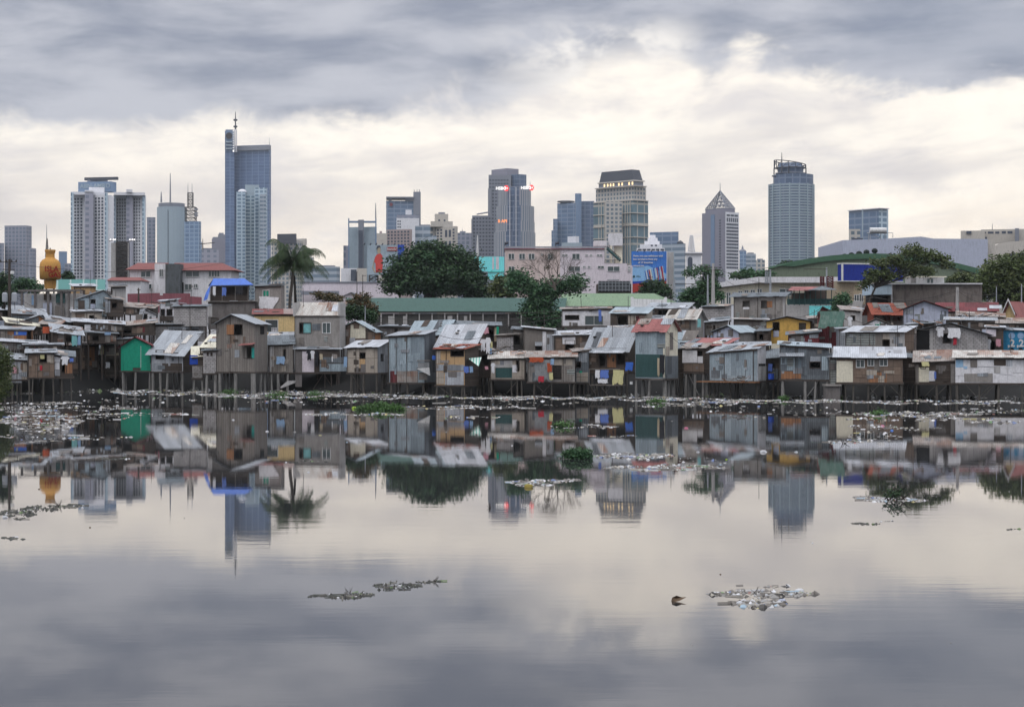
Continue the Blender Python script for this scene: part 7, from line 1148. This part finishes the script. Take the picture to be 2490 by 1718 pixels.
          ('hanging_cloth', 'blue cloth hanging from the ledge of the white house', 1459, 753, 7, 28, 'cloth_blue', 222), ('hanging_cloth', 'turquoise cloth on the brown hut with patched roof', 1700, 775, 8, 20, 'glass_teal', 211), ('hanging_cloth', 'pale washing dangling under the blue tarpaulin canopy', 521, 696, 7, 22, 'tarp_white', 232), ('hanging_cloth', 'dark blue clothes under the blue tarpaulin canopy', 545, 698, 10, 20, 'cloth_blue', 232.2), ('hanging_cloth', 'black clothes crowding the tarpaulin shelter', 582, 697, 18, 18, 'cloth_black', 232.2), ('hanging_cloth', 'maroon and blue cloths in the gap by the corrugated shed', 1873, 884, 10, 18, 'cloth_blue', 192)): cloth(*a)
def small(name, label, cat, x, y, D, build):
    T = thing(name, label, cat, tuple(P(x, y, D))); build(T, P(x, y, D)); return T
def drum(r, h, m): return lambda T, p: (MB().lathe(p.x, p.y, [(r, p.z), (r * 1.02, p.z + h * .5), (r, p.z + h)], m, 14).build('body', T), MB().lathe(p.x, p.y, [(r * 1.08, p.z + h), (r * 1.08, p.z + h + .04)], 'wood_dark', 14).build('rim', T))
small('plastic_drum', 'red-orange barrel on a roof in the west jumble', 'barrel', 112, 810, 213, drum(.38, .75, 'tarp_red')); small('plastic_drum', 'blue plastic drum beside the patched-up pots roof', 'drum', 1057, 874, 198, drum(.26, .45, 'tarp_blue'))
SC.objects['plastic_drum.001']['label'] = 'blue plastic drum on the ledge beside the tan plywood shack'
small('plastic_drum', 'dark blue drum below the shadowy gap shack', 'drum', 1875, 922, 190, drum(.3, .6, 'paint_blue')); small('bucket', 'white bucket hanging at the balcony end', 'bucket', 1535, 934, 195, drum(.15, .3, 'frame_white')); small('wash_basin', 'blue wash basin in the west jumble near the white bundles', 'basin', 262, 814, 217, drum(.35, .35, 'cloth_sky')); small('flower_pot', 'green potted plant on the scrap-tin porch', 'pot', 1412, 906, 196, drum(.15, .2, 'paint_green'))
T = thing('ledge_shack', 'white and black curved sheet-metal nook stuck to the corrugated tower', 'lean-to', tuple(P(1030, 925, 199)))
f = Frame(1014, 1046, 199); MB().obox(f.p(0, -.8, 0), f.ux, f.uy, f.w, .8, f.z(877), f.z(875), 'wood_grey').build('shelf', T); MB().obox(f.p(.1, -.7, 0), f.ux, f.uy, f.w - .2, .6, f.z(898), f.z(880), 'tarp_grey').build('box', T); MB().prism([P(1013, 896, 198.1), P(1044, 893, 198.1), P(1046, 913, 198.1)], V((0, .1, 0)), 'frame_white').build('flap', T); MB().obox(f.p(.2, -.5, 0), f.ux, f.uy, f.w - .5, .5, f.z(923), f.z(905), 'wood_grey').build('bin', T)
T = thing('awning', 'small green striped awning over the porch right of the tan plywood shack', 'awning', tuple(P(1155, 890, 195))); MB().faces([P(1138, 870, 196), P(1171, 868, 196), P(1164, 890, 194), P(1142, 874, 194)], [(0, 1, 2, 3)], mat('stripe_green', (.2, .4, .34), kind='grid', p=(.3, .15, 9, .1, (.62, .68, .64), (.12, .32, .26)))).build('sheet', T)
T = thing('rooftop_junk', 'jumble of orange and brown boards on top of the tan plywood shack roof', 'boards', tuple(P(1095, 842, 195.5)))
for i in range(9): x = 1066 + i * 8 + R.uniform(-3, 3); MB().tube([P(x, 842 + R.uniform(-6, 3), 195 + R.uniform(0, 2)), P(x + R.uniform(14, 30), 842 + R.uniform(-6, 3), 195.5 + R.uniform(0, 2))], .06, R.choice(['wood_orange', 'tin_orange', 'wood_grey', 'tin_rust']), 4).build('board', T)
for i, (x, y, D_, l) in enumerate(((1300, 800, 224, 'loose tyres and stones'), (2270, 790, 206, 'x'), (85, 778, 217, 'x'))): pass
for l, x0, x1, y, D_, n in (('stray planks and poles laid over the tin sheets of the dark green panel shack', 1190, 1290, 856, 197, 12), ('driftwood and branches piled on the plank walkway of the corrugated shed', 1755, 1835, 925, 189, 10), ('loose poles sticking out of the west jumble roofs', 120, 210, 800, 213, 12), ('bamboo poles and sticks above the white roof-deck cabin', 385, 430, 735, 235, 8), ('sticks and rusty rods on the twisted gable roof', 2230, 2300, 785, 196, 8), ('tangled poles over the dark long hut with broken roof', 2330, 2430, 768, 214, 12), ('scrap timber heaped at the foot of the laundry shack', 1205, 1245, 848, 203, 7)):
    T = thing('timber_pile', l, 'timber', tuple(P((x0 + x1) / 2, y, D_)))
    for i in range(n): x = R.uniform(x0, x1); MB().tube([P(x, y + R.uniform(-5, 5), D_ + R.uniform(-1, 1)), P(x + R.uniform(-30, 30), y + R.uniform(-9, 4), D_ + R.uniform(-1, 1))], R.uniform(.03, .06), R.choice(['wood_grey', 'wood_dark', 'wood_orange', 'steel']), 4).build('pole', T)
T = thing('concrete_slab', 'broken concrete slab tilted on the rubbish bank by the low grey shack', 'slab', tuple(P(700, 935, 206))); MB().hexa([P(682, 944, 206), P(718, 930, 206), P(718, 930, 207), P(682, 944, 207), P(682, 940, 206), P(700, 925, 206), P(720, 924, 207), P(684, 938, 207)], 'concrete_pale').build('slab', T)
T = thing('concrete_block', 'square stained concrete landing block beside the cream door shack', 'concrete block', tuple(P(2025, 972, 186))); MB().box(Xp(2006, 186), Xp(2041, 186), 185.5, 187, -.5, Zp(938, 186), 'concrete_dark').build('block', T); MB().box(Xp(2004, 186), Xp(2043, 186), 185.3, 187.2, Zp(938, 186), Zp(934, 186), 'concrete').build('cap', T)
# ---------------------------------------------------------------- floating rubbish, plants and rafts
m = bpy.data.materials.new('litter_mix'); m.use_nodes = True; t = NT(m.node_tree); g = t.n.new('ShaderNodeNewGeometry')
t.put(t.n['Principled BSDF'].inputs['Base Color'], t.ramp(g.outputs['Random Per Island'], [(0, (.44, .44, .45)), (.14, (.25, .24, .23)), (.34, (.13, .115, .10)), (.58, (.05, .045, .04)), (.76, (.33, .30, .25)), (.86, (.62, .62, .64)), (.915, (.12, .17, .33)), (.935, (.12, .22, .10)), (.955, (.28, .10, .08)), (.968, (.28, .38, .46)), (.985, (.42, .37, .16))], 'CONSTANT')); MATS['litter_mix'] = m
m = bpy.data.materials.new('litter_dark'); m.use_nodes = True; t = NT(m.node_tree); g = t.n.new('ShaderNodeNewGeometry')
t.put(t.n['Principled BSDF'].inputs['Base Color'], t.ramp(g.outputs['Random Per Island'], [(0, (.02, .024, .016)), (.35, (.05, .045, .035)), (.55, (.012, .012, .01)), (.80, (.14, .13, .11)), (.90, (.5, .5, .52)), (.95, (.10, .16, .05))], 'CONSTANT')); MATS['litter_dark'] = m
def WD(y): return F * CZ / (y - HY)
def litter(label, strips, seed, name='floating_rubbish', m='litter_mix', size=(.05, .26), tall=.5, z0=0.0):
    """strips: (x0, x1, y0, y1, n) photo regions of the water surface; many low irregular lumps"""
    rg = random.Random(seed); mb = MB(); org = V((Xp(strips[0][0], WD(strips[0][2])), WD(strips[0][2]), 0))
    for x0, x1, y0, y1, n in strips:
        for _ in range(n):
            tx = rg.random(); x = x0 + (x1 - x0) * tx; wv = .5 + .5 * math.sin(x * .031 + seed) * math.sin(x * .011 + seed * 2)
            nl = max(2, int((y1 - y0) / 4.5)); li = rg.randrange(nl)
            if math.sin(x * .05 + li * 2.3 + seed) * math.sin(x * .017 + li * 1.1) < rg.uniform(-1.0, .35): continue
            env = 1 - abs(2 * tx - 1) ** 2.5; sp = .13 if y0 < 1060 else .3; y = (y0 + y1) / 2 + (y1 - y0) * env * ((li + .5 + rg.gauss(0, sp)) / nl - .5) + 1.5 * math.sin(x * .06 + seed); D_ = WD(y); cx_, cy_ = Xp(x, D_), D_; s = size[0] * (size[1] / size[0]) ** (rg.random() ** 1.7); h_ = s * rg.uniform(.1, tall); a = rg.uniform(0, 3.14); ca, sa = math.cos(a), math.sin(a); vs = []
            for sx_, sy_ in ((-1, -1), (1, -1), (1, 1), (-1, 1)): lx, ly = sx_ * s * rg.uniform(.5, 1), sy_ * s * rg.uniform(.3, .7); vs.append((cx_ + lx * ca - ly * sa, cy_ + lx * sa + ly * ca, z0 - .01))
            if rg.random() < (.10 if m == 'litter_dark' else .07):
                a2 = rg.uniform(-.5, .5); l2 = s * rg.uniform(1.2, 3.0); ca, sa = l2 * math.cos(a2), l2 * math.sin(a2); mb.face([(cx_ - ca, cy_ - sa, .004), (cx_ + ca, cy_ + sa, .004), (cx_ + ca, cy_ + sa + .02, .02 + s * .2), (cx_ - ca, cy_ - sa + .02, .02 + s * .12)], m); continue
            tp_ = (cx_ + rg.uniform(-.3, .3) * s, cy_ + rg.uniform(-.2, .2) * s, z0 + h_); tp2 = (cx_ + rg.uniform(-.5, .5) * s, cy_, z0 + h_ * rg.uniform(.4, 1))
            mb.faces(vs + [tp_, tp2], [(0, 1, 4), (1, 5, 4), (1, 2, 5), (2, 3, 5), (3, 4, 5), (3, 0, 4)], m)
    o = mb.build(name, None, loc=tuple(org)); o['label'] = label; o['category'] = 'rubbish'; o['kind'] = 'stuff'; return o
litter('dense band of floating rubbish along the foot of the western stilts', [(0, 200, 975, 984, 260), (190, 300, 940, 952, 260), (270, 500, 945, 962, 1500), (0, 330, 984, 1000, 560), (200, 480, 965, 982, 130)], 1)
litter('band of floating rubbish along the foot of the middle stilts', [(480, 860, 950, 968, 2300), (660, 900, 935, 958, 800), (600, 900, 968, 984, 190), (850, 1100, 955, 971, 1700), (1100, 1420, 962, 972, 2200), (1060, 1430, 972, 988, 160)], 2)
litter('band of floating rubbish along the foot of the eastern stilts', [(1400, 1700, 962, 975, 2100), (1660, 1800, 962, 992, 420), (1700, 2100, 970, 981, 2200), (2080, 2490, 971, 984, 1500), (1540, 1700, 978, 992, 160), (1720, 2060, 984, 1016, 170)], 3)
litter('broad spread of white rubbish drifting at the west edge', [(0, 200, 996, 1050, 1500), (0, 90, 985, 1010, 260), (180, 330, 1000, 1022, 150), (0, 210, 1050, 1075, 180), (200, 480, 1002, 1012, 330), (150, 330, 1060, 1070, 50)], 4, size=(.05, .24), tall=.35)
litter('long strip of weedy rubbish off the cream door shack', [(2075, 2390, 1000, 1014, 1100), (2060, 2420, 1014, 1024, 180), (2330, 2490, 985, 1010, 160), (2360, 2480, 1020, 1030, 160)], 5, size=(.06, .3))
litter('rubbish strip behind the yellow-green bag and the grass mat', [(855, 1290, 985, 996, 900), (845, 980, 1004, 1010, 130), (1060, 1215, 1010, 1018, 60), (740, 860, 1003, 1010, 160)], 6, size=(.06, .26))
litter('drift of coloured rubbish below the eastern shacks', [(2060, 2180, 1030, 1045, 170), (2060, 2190, 1045, 1078, 130), (2000, 2100, 1070, 1078, 90), (2160, 2290, 1036, 1046, 80), (1340, 1500, 1031, 1042, 170), (1430, 1560, 1058, 1064, 40)], 7, size=(.05, .22))
litter('double rubbish strip trailing right of the floating grass clump', [(1440, 1640, 1100, 1116, 900), (1470, 1765, 1130, 1143, 1000), (1360, 1420, 1110, 1116, 60), (1620, 1770, 1110, 1140, 70)], 8, size=(.04, .2))
litter('curving rubbish raft with mustard coloured lump', [(1230, 1300, 1166, 1174, 110), (1258, 1340, 1172, 1184, 500), (1300, 1410, 1164, 1172, 300)], 9, size=(.04, .16))
litter('thin twiggy rubbish line in the tower reflections to the west', [(240, 320, 1112, 1118, 90), (670, 800, 1118, 1124, 120), (160, 240, 1066, 1070, 30), (0, 60, 1306, 1312, 40)], 10, m='litter_dark', size=(.03, .14))
litter('reedy raft with white bags reaching in from the west edge', [(0, 80, 1238, 1262, 420), (50, 140, 1230, 1244, 300), (120, 206, 1226, 1234, 220)], 11, m='litter_dark', size=(.02, .11), tall=.9)
litter('rubbish raft around the upturned branch', [(2075, 2150, 1206, 1214, 180), (2100, 2250, 1210, 1220, 500)], 12, size=(.04, .15)); litter('thin dark stick raft below the upturned branch', [(2068, 2140, 1271, 1275, 90), (2140, 2172, 1266, 1269, 40), (2450, 2480, 1286, 1289, 24)], 13, m='litter_dark', size=(.02, .10))
litter('small nearer dark raft with leaf stalks, left of centre', [(748, 905, 1445, 1454, 260), (800, 905, 1440, 1453, 260)], 14, m='litter_dark', size=(.012, .07), tall=1.1); litter('farther dark raft slanting away with upright stalks', [(905, 1025, 1415, 1430, 420), (1010, 1075, 1412, 1416, 80), (920, 1000, 1428, 1436, 80)], 15, m='litter_dark', size=(.012, .07), tall=1.1)
SC.objects[-1]
litter('raft of plastic rubbish drifting nearest on the east side, upper part', [(1720, 1985, 1433, 1453, 620), (1860, 1915, 1423, 1428, 60)], 16, size=(.012, .15), tall=.6); litter('lower lobe of the near eastern plastic raft', [(1776, 1915, 1457, 1477, 380)], 17, size=(.015, .16), tall=.6)
litter('scattered single specks of rubbish over the open water', [(0, 2490, 1010, 1100, 90), (0, 2490, 1100, 1300, 30), (600, 1300, 1000, 1080, 30), (1500, 2490, 1300, 1700, 8)], 18, size=(.02, .12))
o = litter('rubbish strewn on the mud bank under the shacks', [(x, x + 160, 945, 962, 60) for x in range(600, 900, 100)], 19, name='bank_rubbish', z0=.1)
sh = lambda x: HY + F * CZ / shoreD(x)
litter('dark rotting rubbish and weeds heaped along the mud bank below the stilts', [(x, x + 62, sh(x + 30) - 5, sh(x + 30) - 1, 95) for x in range(0, 2490, 60)], 23, name='bank_rubbish', m='litter_dark', size=(.1, .45), tall=1.0, z0=.02)
litter('pale scraps caught on the mud bank behind the stilts', [(x, x + 62, sh(x + 30) - 8, sh(x + 30) - 2, 16) for x in range(0, 2490, 60)], 24, name='bank_rubbish', size=(.06, .3), tall=.8, z0=.1)
def tuft(name, label, C, D_, n, size, m, seed, cat, blades=0):
    T = thing(name, label, cat, (Xp(C[0][0], D_), D_, 0)); leaves(T, 'foliage', C, .08 if D_ < 120 else .2, D_, n, size, m, seed, clump=20, hollow=.1, low=.0)
    if blades:
        mb = MB(); rg = random.Random(seed)
        for _ in range(blades):
            e = rg.choice(C); k_ = D_ / F; x = Xp(e[0], D_) + rg.uniform(-1, 1) * e[2] * k_; y = D_ + rg.uniform(-1, 1) * e[2] * k_ * .5; h_ = e[3] * k_ * rg.uniform(.8, 1.9); dx_ = rg.uniform(-.4, .4) * h_; w_ = h_ * .04
            mb.face([(x - w_, y, 0), (x + w_, y, 0), (x + dx_ * .4 + w_ * .7, y, h_ * .6), (x + dx_ * .4 - w_ * .7, y, h_ * .6)], m).face([(x + dx_ * .4 - w_ * .7, y, h_ * .6), (x + dx_ * .4 + w_ * .7, y, h_ * .6), (x + dx_, y, h_)], m)
        mb.build('grass_blade', T)['kind'] = 'stuff'
    return T
tuft('water_plant', 'round green clump of water plant standing in open water', [(1403, 1102, 33, 18), (1390, 1106, 24, 12), (1420, 1105, 22, 14)], 94.5, 2600, .07, 'leaf_mid', 31, 'water plant', 160)
tuft('grass_mat', 'bright green floating grass mat beside the yellow-green bag', [(930, 990, 44, 11), (890, 996, 28, 7), (965, 995, 22, 7)], 158, 2600, .1, 'leaf_bright', 32, 'grass mat', 220)
for i, (x, y, rx_, l) in enumerate(((555, 953, 26, 'low green weeds growing in the rubbish below the green-fronted west row'), (680, 958, 28, 'green weeds in rubbish before the low grey shack'), (765, 957, 20, 'green weeds on the bank below the hanging trousers'), (1598, 975, 26, 'green weeds below the tall red-roofed house'), (2135, 1004, 22, 'green weed patch in the long strip off the cream door'), (1370, 1032, 26, 'thin green weeds in front of the louvred shack'), (1905, 968, 10, 'weed clump by the pink crate'))):
    tuft('water_weed', l, [(x, y, rx_, 5)], WD(y + 4), 420, .09, 'leaf_bright', 40 + i, 'weeds', 50)
# single pieces
def bag(label, x, y, w_, m, cat='plastic bag', name='plastic_bag', h_=.38):
    D_ = WD(y); r = w_ * .8 / 2 / F * D_; c = V((Xp(x, D_), D_, 0)); T = thing(name, label, cat, tuple(c)); rg = random.Random(int(x)); vs = []; n = 10
    for zi, q in ((-.02, 1.0), (r * h_ * .6, .85), (r * h_ * 1.2, .4)):
        for i in range(n): a = 2 * math.pi * i / n; rr2 = r * q * rg.uniform(.5, 1.15); vs.append((c.x + rr2 * math.cos(a), c.y + rr2 * .6 * math.sin(a), zi + rg.uniform(0, .15) * r * (zi > 0)))
    fs = [(j * n + i, j * n + (i + 1) % n, (j + 1) * n + (i + 1) % n, (j + 1) * n + i) for j in range(2) for i in range(n)] + [tuple(range(2 * n, 3 * n))]
    MB().faces(vs, fs, m).build('bag' if name == 'plastic_bag' else 'body', T, smooth=True)
mat('bag_lime', (.30, .45, .06)); mat('bag_white', (.58, .59, .62), (.4, .4, .42), rough=.6, stain=.6); mat('lump_mustard', (.3, .24, .06)); mat('bag_pink', (.6, .2, .3)); mat('bag_blue', (.1, .22, .6)); mat('bag_brown', (.12, .08, .05))
for a in (('white bag floating alone below the corrugated tower', 1109, 1014, 8, 'bag_white'), ('lime green bag at the tip of the grass mat', 862, 993, 22, 'bag_lime'), ('white twisted bag between lime bag and grass mat', 893, 993, 14, 'bag_white'), ('big white bag off the western stilts', 286, 987, 14, 'bag_white'), ('small white bag near the porch clutter reflection', 196, 960, 8, 'bag_white'), ('red ball-like bag in the western rubbish', 55, 1002, 10, 'paint_red'), ('white bag below the tall grey gabled house', 567, 1021, 10, 'bag_white'), ('flat white bag under the teal curtain house', 650, 1049, 12, 'bag_white'), ('white bag at the end of the double strip', 1697, 1099, 12, 'bag_white'), ('lime scrap hanging on the double rubbish strip', 1572, 1106, 10, 'bag_lime'), ('white bag under the lime scrap', 1575, 1118, 14, 'bag_white'), ('lime bag before the corrugated shed reflection', 1766, 1117, 10, 'bag_lime'), ('pink bag off the tall red-roofed house', 1668, 1041, 14, 'bag_pink'), ('white double bag off the corrugated shed', 1856, 1099, 24, 'bag_white'), ('white bag right of the double bag', 1936, 1099, 12, 'bag_white'), ('large white bag off the patched east shack', 2406, 999, 12, 'bag_white'), ('blue bag near the large eastern white bag', 2168, 1047, 12, 'bag_blue'), ('white bag beside coloured drift', 2120, 1034, 14, 'bag_white'), ('pink and white bag in the coloured drift', 2146, 1036, 16, 'bag_pink'), ('white bag by the east edge', 2455, 1025, 12, 'bag_white'), ('white bag against the upturned branch', 2136, 1212, 16, 'bag_white'), ('second white bag, right of the upturned branch', 2208, 1214, 20, 'bag_white'), ('white bag at the tip of the reedy western raft', 200, 1235, 12, 'bag_white'), ('pale bag at the west end of the reedy raft', 12, 1258, 22, 'bag_white'), ('white bag in the slanting weed line', 750, 1148, 10, 'bag_white'), ('mustard lump under the curving raft', 1285, 1184, 34, 'lump_mustard'), ('dark floating lump in the western water', 219, 1282, 8, 'bag_brown'), ('small dark lump far west in the beige water', 95, 1189, 8, 'bag_brown'), ('white foam box on the rubbish band below the corrugated tower', 960, 962, 14, 'bag_white'), ('white foam sheet lying on the near double strip', 1592, 1139, 26, 'bag_white'), ('bright green bottle on the near eastern raft', 1757, 1443, 18, mat('bag_green', (.12, .38, .08))), ('white round bag on the near eastern raft', 1797, 1440, 10, 'bag_white'), ('long white bag on top of the near eastern raft', 1944, 1437, 32, 'bag_white'), ('bluish plastic bag at the tip of the lower lobe', 1800, 1467, 30, 'bag_white'), ('mauve bag at the right end of the lower lobe', 1902, 1462, 34, 'paint_lavender'), ('brown pot next to the long white bag', 1916, 1437, 16, 'bag_brown'), ('tiny black floating piece above the near eastern raft', 1752, 1396, 8, 'bag_brown'), ('white speck of foam on the dark slanting raft', 987, 1431, 12, 'bag_white'), ('pale bag at left end of the near dark raft', 813, 1450, 12, 'bag_white')): bag(*a)
D_ = WD(1460); T = thing('floating_leaf', 'large curled brown leaf lying on the open water', 'leaf', (Xp(1648, D_), D_, 0)); k_ = D_ / F
MB().faces([V((Xp(1632, D_), D_, -.005)), V((Xp(1634, D_), D_ - .05, 9 * k_)), V((Xp(1645, D_), D_, 13 * k_)), V((Xp(1658, D_), D_, 9 * k_)), V((Xp(1670, D_), D_ + .03, 9 * k_)), V((Xp(1652, D_), D_ - .1, 2 * k_)), V((Xp(1640, D_), D_ - .15, -.005)), V((Xp(1646, D_), D_ + .1, 8 * k_))], [(0, 6, 7, 1), (1, 7, 2), (2, 7, 3), (3, 7, 5, 4), (7, 6, 5)], 'bag_brown').build('blade', T, smooth=True)
D_ = WD(1216); T = thing('broken_branch', 'upturned leafy branch tangled in rubbish in open water', 'branch', (Xp(2170, D_), D_, 0)); rg = random.Random(5); mb = MB(); k_ = D_ / F
def q3(x, y): return V((Xp(x, D_), D_ + rg.uniform(-.2, .2), (1216 - y) * k_))
for pts in (((2150, 1216), (2165, 1200), (2178, 1182)), ((2165, 1216), (2180, 1198), (2196, 1184)), ((2178, 1216), (2182, 1200), (2176, 1186)), ((2200, 1216), (2190, 1196), (2204, 1178)), ((2160, 1216), (2152, 1204), (2144, 1196)), ((2190, 1216), (2205, 1200), (2215, 1196))): mb.tube([q3(*p) for p in pts], [.03, .022, .01], 'bark_dark', 4)
mb.build('branch', T); leaves(T, 'foliage', [(2170, 1200, 18, 10), (2185, 1195, 12, 10)], .12, D_, 300, .05, 'leaf_dark', 77, clump=10)
for l, x, y, hh in (('thin upright stalks at the end of the slanting raft', 1056, 1414, 14), ('spiky dead twig poking from the water in the bank tower reflection', 1190, 1234, 12), ('dark stalk standing on the near dark raft', 849, 1440, 14), ('little grass stalks on the reedy western raft', 140, 1230, 16), ('upturned brown corner of card on the near eastern raft', 1839, 1440, 16), ('grey fin-like scrap off the cream door shack', 2087, 1010, 12), ('dark lump of wood off the cream door shack', 2055, 1078, 14), ('twiggy dead bush in the western rubbish', 25, 1000, 34)):
    D_ = WD(y); T = thing('dead_stalk', l, 'stalk', (Xp(x, D_), D_, 0)); mb = MB(); k_ = D_ / F; rg = random.Random(int(x))
    for i in range(12 if hh > 30 else 5): mb.tube([V((Xp(x, D_) + rg.uniform(-.4, .4) * hh * k_, D_, -.02)), V((Xp(x, D_) + rg.uniform(-.9, .9) * hh * k_, D_ + rg.uniform(-.1, .1), hh * k_ * rg.uniform(.5, 1)))], [.9 * k_, .4 * k_], 'bark_dark', 4)
    mb.build('stem', T)
# ---------------------------------------------------------------- air
hm = bpy.data.materials.new('haze_air'); hm.use_nodes = True; t = NT(hm.node_tree); t.n.clear(); pv = t.n.new('ShaderNodeVolumePrincipled'); pv.inputs['Density'].default_value = HAZE; pv.inputs['Color'].default_value = (.88, .94, 1.0, 1)
ho = t.n.new('ShaderNodeOutputMaterial'); t.l.new(pv.outputs[0], ho.inputs['Volume'])
mb = MB(); mb.box(-3600, 3600, -150, 3300, -3.2, 300, hm); o = mb.build('haze'); o['kind'] = 'stuff'
